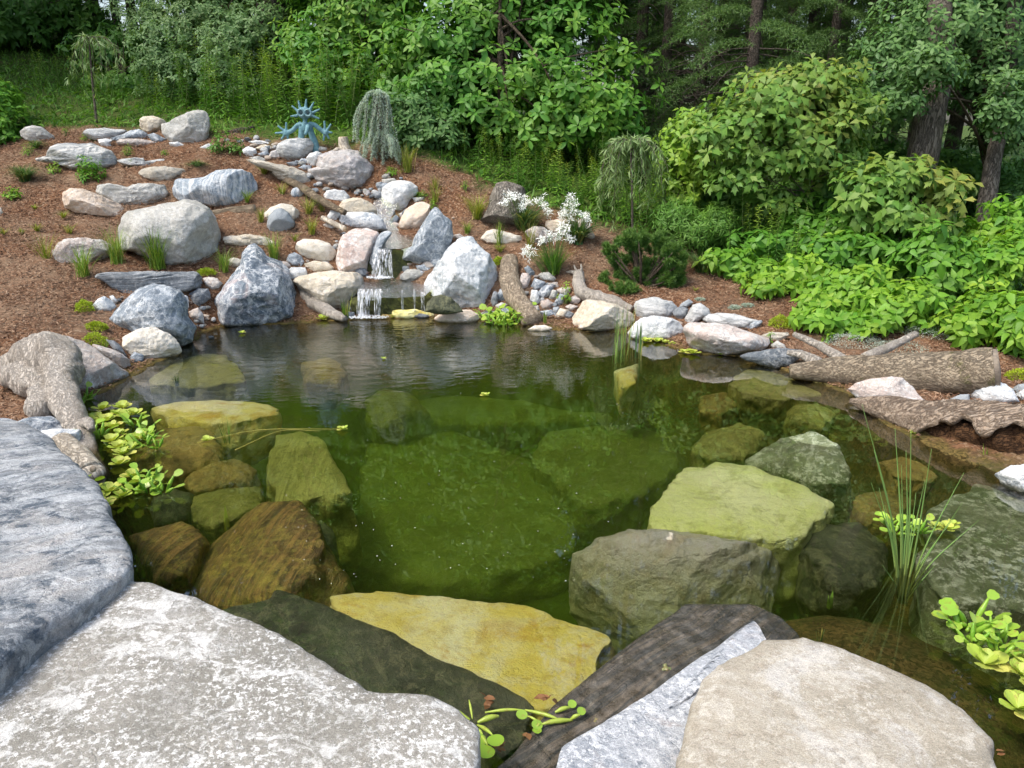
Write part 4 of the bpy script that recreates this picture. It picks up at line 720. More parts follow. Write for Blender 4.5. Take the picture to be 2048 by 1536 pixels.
UW = [
 (SL,[(420,1225),(480,1203),(560,1195),(640,1215),(750,1268),(900,1338),(1000,1382),(1055,1420),(1030,1490),(940,1560),(750,1500),(600,1400),(480,1300)],'wetdark','dark sunken slab with a straight edge behind the bottom left slab',dict(top=-.05,thick=.03,down=.5,p=6,rough=.3,facets=0)),
 (SL,[(650,1200),(690,1190),(900,1205),(1100,1230),(1170,1260),(1233,1310),(1200,1355),(1150,1395),(1060,1425),(1000,1440),(900,1380),(760,1310),(680,1250)],'wetyellow','bright yellow sunken slab in the front of the pond',dict(top=-.065,thick=.04,down=.5,p=5,rough=.5)),
 (B,[(1150,1110),(1200,1075),(1260,1065),(1400,1070),(1560,1090),(1575,1112),(1565,1170),(1545,1240),(1450,1270),(1330,1300),(1250,1330),(1190,1300),(1145,1225)],'wetblock','big square grey block whose top just reaches the surface',dict(Y=3.08,thick=.26,facets=6,p=3.4)),
 (SL,[(1270,1050),(1300,1000),(1370,950),(1430,932),(1500,940),(1600,980),(1672,1020),(1660,1045),(1600,1080),(1540,1087),(1400,1075),(1290,1065)],'wetlime','bright lime green sunken slab behind the square grey block',dict(top=-.065,thick=.05,down=.5,p=5,rough=.6)),
 (B,[(1490,925),(1560,885),(1620,865),(1680,900),(1702,960),(1695,1000),(1650,1000),(1580,965),(1500,942)],'wetspeck','dark speckled sunken rock right of the lime green slab',dict(top=-.08,tilt=(-.15,-.25),thick=.06,down=.4,p=4,rough=.3)),
 (B,[(1380,910),(1420,875),(1480,862),(1535,880),(1500,925),(1420,940)],'wetolive','olive sunken rock behind the dark speckled one',dict(top=-.16,thick=.1,down=.4,p=3)),
 (SL,[(690,1120),(690,1060),(740,900),(900,868),(1020,905),(1100,960),(1180,1040),(1165,1120),(1080,1150),(900,1168),(760,1170)],'wetgreen','very large sunken green slab on the bottom in the middle of the pond',dict(top=-.80,thick=.10,down=.3,p=4,rough=.4,facets=0)),
 (SL,[(1060,930),(1100,880),(1250,862),(1390,890),(1380,940),(1290,1000),(1220,1030),(1170,1020)],'wetgreen','sunken green slab right of the very large one',dict(top=-.62,thick=.10,down=.4,p=4,rough=.4,facets=0)),
 (SL,[(700,860),(740,830),(900,800),(1100,790),(1300,800),(1400,840),(1200,850),(900,860)],'wetgreen','sunken green ledge along the back of the deep water',dict(top=-.7,thick=.1,down=.4,p=3,rough=.5,facets=1)),
 (SL,[(535,885),(600,872),(640,880),(675,940),(712,1000),(704,1022),(640,1026),(556,1022),(532,960)],'wetplank','sunken rock striped lengthwise like planks',dict(top=-.22,thick=.07,down=.55,p=5,rough=.25)),
 (B,[(365,1200),(420,1120),(500,1040),(540,1008),(600,1022),(640,1055),(665,1100),(620,1180),(560,1215),(430,1240)],'wetorange','steep sunken rock striped orange and black',dict(top=-.10,tilt=(-.35,-.1),thick=.09,down=.5,p=3.6,rough=.4)),
 (B,[(265,1090),(370,1060),(418,1090),(402,1125),(370,1165),(310,1175)],'wetorange','small sunken orange striped rock beside the blue-grey boulder slab',dict(top=-.10,thick=.08,down=.4,p=3.4,rough=.4)),
 (B,[(275,910),(320,868),(430,858),(445,930),(350,968),(280,945)],'wetbrown','brown sunken rock below the left raft of floating leaves',dict(top=-.14,thick=.1,down=.4)),
 (K,[(370,962),(420,935),(480,925),(518,945),(500,968),(390,988)],'wetbrown','brown sunken flat rock left of the plank striped one',dict(top=-.18,thick=.06,down=.3)),
 (K,[(380,1000),(430,975),(520,985),(520,1040),(430,1060),(370,1040)],'wetolive','olive sunken rock above the orange striped one',dict(top=-.24,thick=.07,down=.3)),
 (K,[(300,1010),(345,985),(390,1000),(380,1050),(310,1060)],'wetdark','dark sunken rock beside the blue-grey boulder slab',dict(top=-.22,thick=.07,down=.3)),
 (K,[(590,1085),(640,1050),(675,1080),(670,1180),(600,1200)],'wetdark','dark sunken rock right of the steep orange striped one',dict(top=-.26,thick=.08,down=.4)),
 (SL,[(300,815),(420,803),(540,812),(562,830),(480,852),(340,845)],'wetyellow','flat yellow sunken rock near the left shore',dict(top=-.07,thick=.04,down=.4,rough=.3)),
 (SL,[(320,735),(400,712),(450,712),(480,735),(490,765),(400,778),(300,770)],'wetolive','flat olive sunken rock near the cream dome',dict(top=-.06,thick=.04,down=.4,rough=.3)),
 (B,[(720,822),(760,795),(820,800),(855,832),(800,862),(740,852)],'wetolive','round olive sunken boulder in the middle distance of the pond',dict(top=-.52,thick=.16,down=.3,p=2.2,facets=1)),
 (SL,[(1460,770),(1500,742),(1600,742),(1660,765),(1655,790),(1560,805),(1480,792)],'wetolive','flat olive sunken shelf before the slate shelf',dict(top=-.05,thick=.04,down=.4)),
 (K,[(1228,748),(1278,733),(1272,772),(1240,778)],'wetyellow','orange-yellow sunken stone near the reeds',dict(top=-.1,thick=.06,down=.3)),
 (B,[(1590,1095),(1640,1060),(1720,1050),(1770,1100),(1760,1170),(1700,1195),(1640,1185),(1600,1140)],'wetdark','dark sunken boulder behind the tall rush clump',dict(top=-.14,thick=.08,down=.4)),
 (SL,[(1835,1120),(1880,1030),(1960,975),(2048,965),(2300,980),(2350,1200),(2200,1330),(2040,1290),(1920,1240),(1850,1180)],'wetspeck','very large dark green sunken slab at the right edge',dict(top=-.06,tilt=(.05,0),thick=.05,down=.5,p=4,rough=.3,lev=6)),
 (K,[(1760,930),(1850,908),(1885,960),(1785,968)],'wetbrown','flat brown sunken stone below the rotten log',dict(top=-.12,thick=.05,down=.3)),
 (K,[(1560,810),(1640,800),(1700,830),(1650,860),(1580,850)],'wetolive','olive sunken stone in the weeds on the right',dict(top=-.14,thick=.06,down=.3)),
 (K,[(1400,800),(1450,790),(1480,815),(1440,835),(1400,825)],'wetbrown','brown sunken stone in the weeds near the middle',dict(top=-.18,thick=.06,down=.3)),
 (K,[(1700,1000),(1770,985),(1830,1010),(1800,1050),(1720,1050)],'wetbrown','brown sunken stone left of the very large dark slab',dict(top=-.2,thick=.06,down=.3)),
 (K,[(600,730),(660,720),(700,740),(680,770),(610,765)],'wetbrown','brown sunken stone under the driftwood reflection',dict(top=-.2,thick=.06,down=.3)),
]
for nm, pts, mt, lb, kw in UW: kw.setdefault('facets', 2); kw.setdefault('rough', .8); stone(nm, 'P', pts, mt, lb, cat={'boulder': 'sunken rock', 'rock': 'sunken rock', 'stone_slab': 'sunken slab'}[nm], **kw)
# pebbles, counted one by one
pm = []
for k in range(7):
    Vd, Fc = ico(3); s = np.array([1, rng.uniform(.7, .95), rng.uniform(.45, .7)]); V = Vd * s; V = V + norm(Vd) * (.12 * fbm(Vd * 1.7, 3, 60 + k))[:, None]
    if k % 2:
        for f in range(6):
            nn = rnd_dir(1)[0]; pr = V @ nn; d = pr.max() * .72; V = V - np.maximum(pr - d, 0)[:, None] * nn
    mb = MB(); mb.add(V, [Fc]); me = mb.mesh('pebble'); me.materials.append(_rm[['white', 'bluegrey', 'pinkgrey', 'smooth', 'grey', 'dark', 'peach'][k]]); pm.append(me)
PEB = [('stream', 'small rounded stone lying in the bed of the little stream', [(690, 385), (650, 372), (700, 395), (740, 385), (780, 385), (800, 400), (760, 375), (620, 360)], 64, (7, 15), 24),
 ('bank', 'small stone on the left bank of the falls', [(672, 470), (680, 480), (665, 490), (690, 462), (660, 500), (600, 520), (585, 515), (620, 530)], 22, (6, 12), 16),
 ('rubbleside', 'small stone in the gaps of the rubble right of the falls', [(1060, 590), (1090, 600), (1110, 575), (1080, 560), (1040, 620), (1130, 590), (1150, 605), (1120, 630)], 22, (7, 13), 16),
 ('waterleft', 'grey pebble at the waterline left of the peaked boulder', [(395, 610), (410, 620), (400, 640), (420, 635), (390, 650), (375, 640), (420, 660), (240, 600), (250, 610)], 18, (7, 13), 12),
 ('top', 'small pale stone in the rubble before the sculpture', [(520, 300), (540, 310), (500, 295), (560, 300), (480, 288), (590, 330), (530, 320)], 20, (8, 15), 16),
 ('upper', 'small grey stone beside the upper pool', [(750, 345), (740, 460), (745, 465), (870, 520), (830, 530), (850, 540), (810, 350), (900, 440)], 12, (6, 12), 12),
 ('rightedge', 'small stone along the right shore', [(1390, 640), (1530, 690), (1560, 720), (1940, 800), (1880, 790), (1260, 625), (1220, 640)], 12, (7, 12), 14)]
for _, lb, cs_, n, sz, jit in PEB:
    for k in range(n):
        cx, cy = cs_[k % len(cs_)]; p = hit(cx + rng.normal() * jit, cy + rng.normal() * jit * .6); s = rng.uniform(*sz) / F * p[1] / 2 * 1.15
        o = bpy.data.objects.new('pebble', pm[int(rng.integers(7))]); col.objects.link(o); o.location = (p[0], p[1], p[2] + s * .35); o.scale = (s, s, s); o.rotation_euler = (rng.uniform(-.3, .3), rng.uniform(-.3, .3), rng.uniform(0, 6))
        tag(o, lb, 'stone', lb.replace('small', 'loose').replace('stone', 'stones').replace('pebble', 'pebbles'))

# ---------------------------------------------------------------- ledges, pools and falls
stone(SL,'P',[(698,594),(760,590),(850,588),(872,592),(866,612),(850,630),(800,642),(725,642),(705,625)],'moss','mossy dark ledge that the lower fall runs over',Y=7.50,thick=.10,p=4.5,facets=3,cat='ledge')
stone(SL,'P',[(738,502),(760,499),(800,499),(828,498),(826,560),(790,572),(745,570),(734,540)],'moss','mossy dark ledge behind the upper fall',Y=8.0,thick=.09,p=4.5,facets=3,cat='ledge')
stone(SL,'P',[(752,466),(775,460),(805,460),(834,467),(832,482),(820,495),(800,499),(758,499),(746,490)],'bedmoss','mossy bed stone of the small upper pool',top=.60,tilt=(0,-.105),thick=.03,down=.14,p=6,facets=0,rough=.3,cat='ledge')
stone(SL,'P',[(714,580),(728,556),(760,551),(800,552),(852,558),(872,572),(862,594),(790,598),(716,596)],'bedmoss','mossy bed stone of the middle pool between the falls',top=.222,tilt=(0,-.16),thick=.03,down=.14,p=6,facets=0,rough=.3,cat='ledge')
for k_, (x_, y_, w_, h_, mt_) in enumerate([(703,585,16,22,'dark'),(708,612,14,22,'dark'),(868,602,16,18,'dark'),(838,548,24,12,'bluegrey'),(724,545,18,12,'dark'),(842,520,22,14,'grey'),(812,540,14,14,'dark'),(856,532,18,12,'pinkgrey'),(740,470,12,14,'grey'),(752,448,18,10,'dark'),(828,450,16,12,'dark'),(790,452,14,10,'pinkgrey'),(700,632,16,12,'dark'),(806,632,20,8,'wetbrown'),(772,634,22,7,'wetbrown'),(842,632,20,8,'dark'),(738,432,16,11,'bluegrey'),(722,420,18,10,'grey'),(812,428,14,12,'dark'),(770,400,14,9,'dark'),(668,548,16,10,'bluegrey'),(650,530,14,10,'grey'),(880,540,14,12,'grey'),(660,452,16,9,'pinkgrey'),(585,545,14,10,'bluegrey'),(570,530,16,10,'pinkgrey')]):
    a_ = [(x_ + w_ * math.cos(t_) * (.8 + .25 * math.sin(k_ * 3 + t_ * 2)), y_ + h_ * .8 * math.sin(t_)) for t_ in np.linspace(0, 2 * math.pi, 8)[:-1]]
    stone(K,'P',a_,mt_,'dark wet wedge stone packed round the falls' if mt_ in ('dark', 'wetbrown') else 'pale filler stone packed between the boulders by the falls',cat='rock',group='dark wedge stones round the falls' if mt_ in ('dark', 'wetbrown') else 'pale filler stones by the falls',seed=k_ * 7 + 3)
W_small = watermat('water_shallow', ripple=False, absorb=False)
def sheet(name, pts, label):
    """pts: (px,py,Y) outline of a little pool surface"""
    W = np.array([at(*p) for p in pts]); c = W.mean(0); n = len(W); mb = MB(); rings = [c + (W - c) * t for t in (.35, .7, 1.0)]
    V = np.vstack([[c]] + rings); f3 = [(0, 1 + i, 1 + (i + 1) % n) for i in range(n)]; f4 = []
    for r in range(2):
        for i in range(n): f4.append((1 + r*n + i, 1 + (r+1)*n + i, 1 + (r+1)*n + (i+1) % n, 1 + r*n + (i+1) % n))
    mb.add(V, [np.array(f3), np.array(f4)]); o = mb.build(name, W_small); tag(o, kind='structure'); return o
sheet('upper_pool_water', [(762, 462, 8.75), (800, 461, 8.75), (833, 466, 8.6), (832, 482, 8.2), (818, 493, 7.96), (800, 498, 7.88), (760, 497, 7.88), (748, 490, 7.96)], 'pool')
sheet('middle_pool_water', [(728, 556, 7.95), (760, 552, 7.95), (800, 554, 7.95), (850, 560, 7.9), (870, 572, 7.7), (850, 592, 7.36), (790, 596, 7.34), (725, 594, 7.36), (712, 580, 7.5)], 'pool')
sheet('stream_water', [(690, 372, 9.3), (740, 380, 9.2), (800, 400, 9.0), (780, 440, 8.85), (800, 462, 8.72), (765, 462, 8.72), (755, 430, 8.9), (735, 398, 9.1), (690, 390, 9.2)], 'stream')
m, nt, bs, out = newmat('falling_water'); g = G(nt); v = g.n('ShaderNodeTexCoord').outputs['Object']
nn = g.noise(g.vmath('MULTIPLY', v, (85., 40., 5.)), 1.0, 5, .65); n3 = g.noise(g.vmath('MULTIPLY', v, (30., 30., 22.)), 1., 4, .6)
a = g.math('MULTIPLY', g.ramp(nn, .40, .66), g.ramp(n3, .30, .60, .45, 1.)); bs.inputs['Base Color'].default_value = (.86, .89, .92, 1); bs.inputs['Roughness'].default_value = .25
tr = g.n('ShaderNodeBsdfTransparent'); ms = g.n('ShaderNodeMixShader'); g.set(ms.inputs[0], g.math('MULTIPLY', a, .9)); nt.links.new(tr.outputs[0], ms.inputs[1]); nt.links.new(bs.outputs[0], ms.inputs[2]); nt.links.new(ms.outputs[0], out.inputs[0]); M_fall = m
def fall(mb, x0, x1, xb0, xb1, yt, yb, Yt, Yb, ns=14):
    """a thin curtain of water bulging forward as it drops"""
    A = at(x0, yt, Yt); Bq = at(x1, yt, Yt); Cq = at(xb0, yb, Yb); D = at(xb1, yb, Yb); V = []; nc = 9
    for i in range(ns):
        t = i / (ns - 1); tz = t ** 1.7
        for j in range(nc):
            s = j / (nc - 1); top = A + (Bq - A) * s; bot = Cq + (D - Cq) * s; p = top + (bot - top) * t; p[2] = top[2] + (bot[2] - top[2]) * tz; p[1] += -.012 * math.sin(s * math.pi) + .01 * math.sin(j * 2.1 + x0); V.append(p)
    i = (np.arange(ns - 1)[:, None] * nc + np.arange(nc - 1)[None]).ravel(); mb.add(np.array(V), [np.stack([i, i + 1, i + nc + 1, i + nc], -1)])
def foam(mb, px, py, Y, rx, ry, n=60):
    c = at(px, py, Y)
    for _ in range(n):
        a = rng.uniform(0, 6.28); r = rng.uniform(0, 1) ** .7; p = c + np.array([math.cos(a) * r * rx, math.sin(a) * r * ry - .02, rng.uniform(-.003, .012)]); ellip(mb, p, np.array([1, 1, .5]) * rng.uniform(.002, .008), lev=1)
M_foam = simple('foam', (.85, .88, .9), .4)
for (nm, lb, strands, fo) in (('upper_waterfall', 'white upper fall pouring between two upright rocks', [(757, 776, 742, 776, 497, 553, 7.87, 7.74), (776, 783, 778, 786, 499, 553, 7.87, 7.76)], (760, 555, 7.72, .14, .07)),
                              ('lower_waterfall', 'wide lower fall breaking into thin strands over mossy stone', [(718, 730, 712, 722, 582, 632, 7.36, 7.28), (733, 743, 726, 738, 584, 632, 7.36, 7.28), (722, 740, 716, 734, 583, 634, 7.35, 7.27), (750, 766, 748, 760, 582, 632, 7.34, 7.26), (802, 806, 803, 808, 580, 622, 7.34, 7.30), (826, 831, 827, 832, 578, 622, 7.34, 7.30), (842, 848, 842, 850, 584, 624, 7.36, 7.30), (716, 765, 714, 760, 578, 600, 7.37, 7.33)], (738, 634, 7.26, .2, .07))):
    p0 = at(strands[0][0], strands[0][5], strands[0][7]); e = empty(nm, p0, lb, 'waterfall')
    for s_ in strands:
        mb = MB(); fall(mb, *s_); mb.build('water_strand', M_fall, e, loc=p0)
    mb = MB(); foam(mb, *fo, n=320); mb.build('splash_foam', M_foam, e, loc=p0)
# ---------------------------------------------------------------- logs and driftwood
def wp(l): return [at(*q) for q in l]
# big bark log on the right: trunk, cut end, two stubs of branch
pL = wp([(1580, 742, 5.35), (1680, 742, 5.28), (1800, 748, 5.1), (1900, 747, 4.98), (1988, 742, 4.86)])
eL = empty('fallen_log', pL[2] * (1, 1, 0), 'thick grey-brown bark log with a sawn end lying along the right shore', 'log')
mb = MB(); tube(mb, pL, [.05, .11, .145, .155, .16], 48, 120, bump=.07, bs=9, seed=3); mb.build('bark', BK['log'], eL, loc=eL.location)
d = norm(pL[-1] - pL[-2]); u = norm(np.cross(d, (0, 0, 1))); w = np.cross(u, d); mb = MB(); c = pL[-1] + d * .028; th = np.linspace(0, 2 * np.pi, 48, endpoint=False)
rr = .146 * (1 + .05 * np.sin(th * 3) + .03 * np.sin(th * 7)); ring = [c + np.outer(np.cos(th) * rr * k, u) + np.outer(np.sin(th) * rr * k, w) + d * (.012 * (1 - k)) for k in (.25, .6, 1)]
V = np.vstack([[c + d * .012]] + ring + [ring[2] - d * .05]); f3 = np.array([(0, 1 + (i + 1) % 48, 1 + i) for i in range(48)]); f4 = np.array([(1 + k*48 + i, 1 + k*48 + (i+1) % 48, 1 + (k+1)*48 + (i+1) % 48, 1 + (k+1)*48 + i) for k in range(3) for i in range(48)]); mb.add(V, [f3, f4]); mb.build('cut_end', M_cut, eL, loc=eL.location)
for pts, rad in (([(1690, 722, 5.35), (1640, 692, 5.6), (1588, 668, 5.8)], [.04, .032, .02]), ([(1730, 716, 5.25), (1780, 693, 5.35), (1832, 668, 5.45)], [.04, .032, .024]), ([(1650, 735, 5.3), (1610, 712, 5.42), (1575, 705, 5.5)], [.05, .035, .02])):
    mb = MB(); tube(mb, wp(pts), rad, 14, 24, bump=.12, bs=20, seed=9); mb.build('branch_stub', BK['drift'], eL, loc=eL.location)
# hollow rotten log
nL, nT = 150, 44; ax_ = curve(wp([(1702, 802, 4.76), (1780, 820, 4.55), (1880, 850, 4.28), (1990, 872, 4.08), (2120, 890, 3.95), (2260, 910, 3.85)]), nL); s = np.linspace(0, 1, nL)
rad = np.interp(s, [0, .1, .3, .55, 1], [.02, .055, .115, .185, .22]); T = norm(np.gradient(ax_, axis=0)); Sx = norm(np.cross(T, (0, 0, 1))); Ux = np.cross(Sx, T); V = []
lo = R(-75) + .9 * vnoise(np.stack([s * 26, s * 0, s * 0], -1), 5) * np.interp(s, [0, .3, 1], [.2, .6, .6]) + np.interp(s, [0, .25, .45, 1], [-.3, .4, 1.7, 2.2]); hi = R(210) + 0 * s
for i in range(nL):
    th = lo[i] + (hi[i] - lo[i]) * np.linspace(0, 1, nT); V.append(ax_[i] + rad[i] * (np.outer(np.cos(th), Sx[i]) * 1.05 + np.outer(np.sin(th), Ux[i])))
V = np.array(V).reshape(-1, 3); Cx = np.repeat(ax_, nT, 0); st_ = fbm(np.stack([np.repeat(s, nT) * 5, np.tile(np.linspace(0, 9, nT), nL), np.repeat(s, nT) * 2], -1), 4, 8, .6); V = Cx + (V - Cx) * (1 + .13 * st_)[:, None]
i = (np.arange(nL - 1)[:, None] * nT + np.arange(nT - 1)[None]).ravel(); mb = MB(); mb.add(V, [np.stack([i, i + 1, i + nT + 1, i + nT], -1)])
eR = empty('rotten_log', ax_[60] * (1, 1, 0), 'hollow rotten log with a torn dark open side, lying at the right edge', 'log')
o = mb.build('outer_wood', BK['rotin'], eR, loc=eR.location); o.data.materials.append(BK['rot']); md = o.modifiers.new('thickness', 'SOLIDIFY'); md.thickness = .035; md.offset = 1; md.material_offset_rim = 1; md.material_offset = 1; md.use_flip_normals = False
mb = MB(); tube(mb, ax_[30::18] - np.array([0, 0, .03]), np.interp(np.linspace(0, 1, 7), [0, .3, 1], [.04, .10, .17]), 20, 60, bump=.35, bs=14, seed=4); mb.build('rotten_core', BK['rotin'], eR, loc=eR.location)
# curved trunk beside the falls
pc = wp([(1020, 520, 7.95), (1018, 556, 7.72), (1030, 592, 7.45), (1050, 620, 7.22), (1066, 645, 7.0)]); mb = MB(); tube(mb, pc, [.085, .105, .10, .09, .10], 36, 90, bump=.1, bs=11, seed=6)
tag(mb.build('leaning_log', BK['logc'], loc=pc[-1]), 'curved pale bark trunk leaning down to the water right of the falls', 'log')
pd = wp([(1158, 548, 7.75), (1160, 580, 7.55), (1185, 592, 7.4), (1225, 603, 7.3), (1262, 622, 7.2)]); e = empty('driftwood', pd[1], 'crooked pale driftwood root above the large tan waterline boulder', 'driftwood')
mb = MB(); tube(mb, pd, [.06, .07, .06, .065, .045], 24, 60, bump=.22, bs=12, seed=2); mb.build('root', BK['drift'], e, loc=e.location)
for q, r_ in (([(1158, 550, 7.75), (1145, 544, 7.8), (1128, 545, 7.9)], [.025, .018, .008]), ([(1160, 552, 7.75), (1152, 540, 7.75), (1148, 530, 7.8)], [.02, .012, .006]), ([(1160, 550, 7.75), (1163, 540, 7.7), (1162, 528, 7.7)], [.02, .015, .006])):
    mb = MB(); tube(mb, wp(q), r_, 8, 12, bump=.1); mb.build('root_fork', BK['drift'], e, loc=e.location)
# twisted driftwood at the left
pk = wp([(5, 748, 5.05), (60, 712, 5.0), (105, 705, 4.9), (128, 730, 4.78), (118, 770, 4.62), (138, 815, 4.42), (160, 860, 4.22), (178, 905, 4.05), (205, 965, 3.75)])
e = empty('driftwood', pk[4], 'twisted knobbly driftwood root winding down to the water at the left', 'driftwood')
mb = MB(); tube(mb, pk, [.07, .12, .14, .12, .10, .085, .065, .05, .045], 40, 160, bump=.20, bs=9, seed=12); ellip(mb, at(125, 706, 4.84), (.07, .06, .055), lev=4); mb.build('trunk', BK['drift'], e, loc=e.location)
mb = MB(); tube(mb, wp([(25, 745, 4.95), (62, 755, 4.85), (95, 775, 4.72), (92, 805, 4.55), (80, 822, 4.42)]), [.09, .13, .11, .10, .07], 32, 70, bump=.26, bs=11, seed=15); mb.build('knot', BK['drift'], e, loc=e.location)
mb = MB(); tube(mb, wp([(160, 850, 4.2), (176, 845, 4.15), (184, 860, 4.1)]), [.03, .035, .02], 12, 14, bump=.12); mb.build('root_fork', BK['drift'], e, loc=e.location)
pe = wp([(122, 888, 3.95), (150, 915, 3.84), (182, 950, 3.68)]); e = empty('log_piece', pe[1], 'short pale barkless log end with a knot, between root and big blue slab', 'log')
mb = MB(); tube(mb, pe, [.068, .078, .074], 32, 50, bump=.05, bs=10, seed=21); ellip(mb, pe[2] - (norm(pe[1] - pe[2])) * -.0, (.074, .074, .06), lev=4); mb.build('wood', BK['pale'], e, loc=e.location)
mb = MB(); kc = at(186, 938, 3.58); tube(mb, [kc, kc + np.array([.0, -.006, .004])], [.018, .012], 12, 4); mb.build('knot', M_cut, e, loc=e.location)
# other wood
def rod(name, pts, rad, mat, label, cat='log', seg=20, bump=.1, cut=None):
    P = wp(pts); e = empty(name, P[0], label, cat); mb = MB(); tube(mb, P, rad, seg, 50, bump=bump, bs=14, seed=len(label)); mb.build('bark' if cut else 'wood', mat, e, loc=P[0])
    if cut:
        d = norm(P[-1] - P[-2]); mb = MB(); tube(mb, [P[-1] - d * .01, P[-1] + d * .006], [np.atleast_1d(rad)[-1] * .86] * 2, 20, 3); mb.build('cut_end', cut, e, loc=P[0])
    return e
rod('short_log', [(420, 438, 8.5), (460, 432, 8.55), (512, 424, 8.6)], [.085, .095, .085], BK['logs'], 'short brown bark log behind the biggest grey boulder', bump=.06, cut=M_cut)
rod('pole', [(540, 345, 9.3), (600, 372, 8.95), (640, 400, 8.7), (690, 425, 8.5)], [.03, .045, .045, .03], BK['logs'], 'long thin weathered pole lying down the left side of the stream', 'branch')
rod('cut_stick', [(645, 436, 8.45), (690, 458, 8.25)], [.028, .03], BK['pale'], 'short light barkless stick with a sawn end on the left bank', 'stick', bump=.04, cut=M_cutpale)
rod('driftwood', [(597, 572, 7.7), (620, 600, 7.5), (655, 622, 7.3), (690, 640, 7.15)], [.06, .07, .06, .035], BK['drift'], 'grey bark driftwood log dipping into the pond left of the lower fall', 'driftwood', bump=.15)
rod('old_branch', [(430, 276, 10.4), (470, 268, 10.4), (508, 256, 10.5)], [.05, .06, .035], BK['dark'], 'dark old branch lying at the top of the mound left of the sculpture', 'branch', bump=.2)
rod('old_branch', [(450, 284, 10.2), (500, 282, 10.2), (540, 292, 10.0)], [.02, .03, .02], BK['dark'], 'thin dark branch lying just below the thicker one', 'branch', bump=.2)
# stumps
def stump(pts, rad, mat, label, roots=(), rough=.08, cut=M_cut):
    P = wp(pts); e = empty('tree_stump', P[0], label, 'stump'); mb = MB(); tube(mb, P, rad, 40, 40, bump=rough, bs=9, seed=31); mb.build('wood', mat, e, loc=P[0])
    d = norm(P[-1] - P[-2]); mb = MB(); tube(mb, [P[-1] - d * .01, P[-1] + d * .004], [rad[-1] * .9] * 2, 30, 3, bump=.03); mb.build('top', cut, e, loc=P[0])
    for q, r_ in roots: mb = MB(); tube(mb, wp(q), r_, 12, 24, bump=.1); mb.build('root', mat, e, loc=P[0])
stump([(690, 303, 9.55), (688, 290, 9.55), (686, 274, 9.55)], [.085, .06, .055], BK['pale'], 'little pale cut stump with a trailing root beside the sculpture', [([(676, 298, 9.5), (660, 308, 9.4), (640, 315, 9.3)], [.025, .018, .008]), ([(700, 300, 9.55), (712, 312, 9.45)], [.02, .01])], .05, M_cutpale)
stump([(1005, 448, 8.7), (1012, 410, 8.8), (1020, 378, 8.9)], [.23, .20, .17], BK['stump'], 'old grey furrowed stump behind the white lilies', [], .12)

# ---------------------------------------------------------------- sculpture
def fig():
    Ys = 9.75; P = lambda x, y, dy=0: at(x, y, Ys + dy); base = P(612, 306); e = empty('sculpture', base, 'blue-green bronze figure with spiky head, ring eyes and spread hands on the mound', 'sculpture')
    k = 6.6 / 1000  # metres per photo pixel at this distance
    q = lambda X, Y_: (400 + .2539 * X, 150 + .2539 * Y_)
    mb = MB(); T_ = lambda pts, rad, dy=0, seg=14: tube(mb, [P(*q(a, b), (c[0] if c else 0)) for a, b, *c in pts], rad, seg)
    ellip(mb, P(*q(825, 300)), (.082, .06, .07), lev=4)
    for a, b, c_, d_ in ((790, 270, 775, 200), (832, 260, 838, 188), (865, 275, 898, 212), (885, 300, 945, 268), (875, 320, 942, 345), (770, 320, 712, 325), (775, 288, 722, 242)): T_([(a, b), (c_, d_)], [.020, .014, .010])
    T_([(828, 335), (828, 390)], [.026, .03]); T_([(830, 375), (832, 410), (830, 440)], [.045, .05, .04])
    T_([(860, 385), (905, 395), (950, 430), (985, 455)], [.032, .028, .026, .028]); T_([(800, 385), (765, 400), (730, 435), (690, 455)], [.032, .028, .026, .028])
    T_([(990, 440), (988, 470)], [.030, .032]); T_([(675, 440), (678, 475)], [.030, .032])
    for a, b, c_, d_ in ((985, 440, 980, 360), (1000, 440, 1032, 385), (1005, 450, 1045, 455), (1000, 470, 1018, 505), (980, 475, 972, 520), (678, 440, 680, 372), (665, 440, 612, 400), (660, 455, 590, 458), (668, 470, 640, 510), (690, 475, 692, 512)): T_([(a, b), (c_, d_)], [.017, .014, .012])
    T_([(805, 410), (800, 470), (795, 560), (790, 640)], [.040, .038, .042, .05]); T_([(860, 410), (880, 470), (905, 540), (925, 640)], [.040, .038, .044, .05])
    T_([(850, 400, -.05), (845, 430, -.10), (828, 470, -.14)], [.03, .026, .018])
    body = mb.build('body', M_patina, e, loc=base); rm = body.modifiers.new('fuse', 'REMESH'); rm.mode = 'VOXEL'; rm.voxel_size = .006; rm.use_smooth_shade = True; sm = body.modifiers.new('smooth', 'SMOOTH'); sm.iterations = 4
    for a in (797, 852):
        c = P(*q(a, 298), -.075); th = np.linspace(0, 2 * np.pi, 25); mb = MB(); tube(mb, [c + np.array([math.cos(t) * .036, -.012 + 0 * t, math.sin(t) * .036]) for t in th], [.0115], 10, 48, cap=False); ellip(mb, c + np.array([0, .004, 0]), (.033, .014, .033), lev=3); o = mb.build('eye', M_ring, e, loc=base)
        mb = MB(); ellip(mb, c + np.array([0, -.010, 0]), (.017, .008, .017), lev=3); pu = mb.build('pupil', M_patdark, None, loc=base); pu.parent = o; pu.location = (0, 0, 0)
fig()

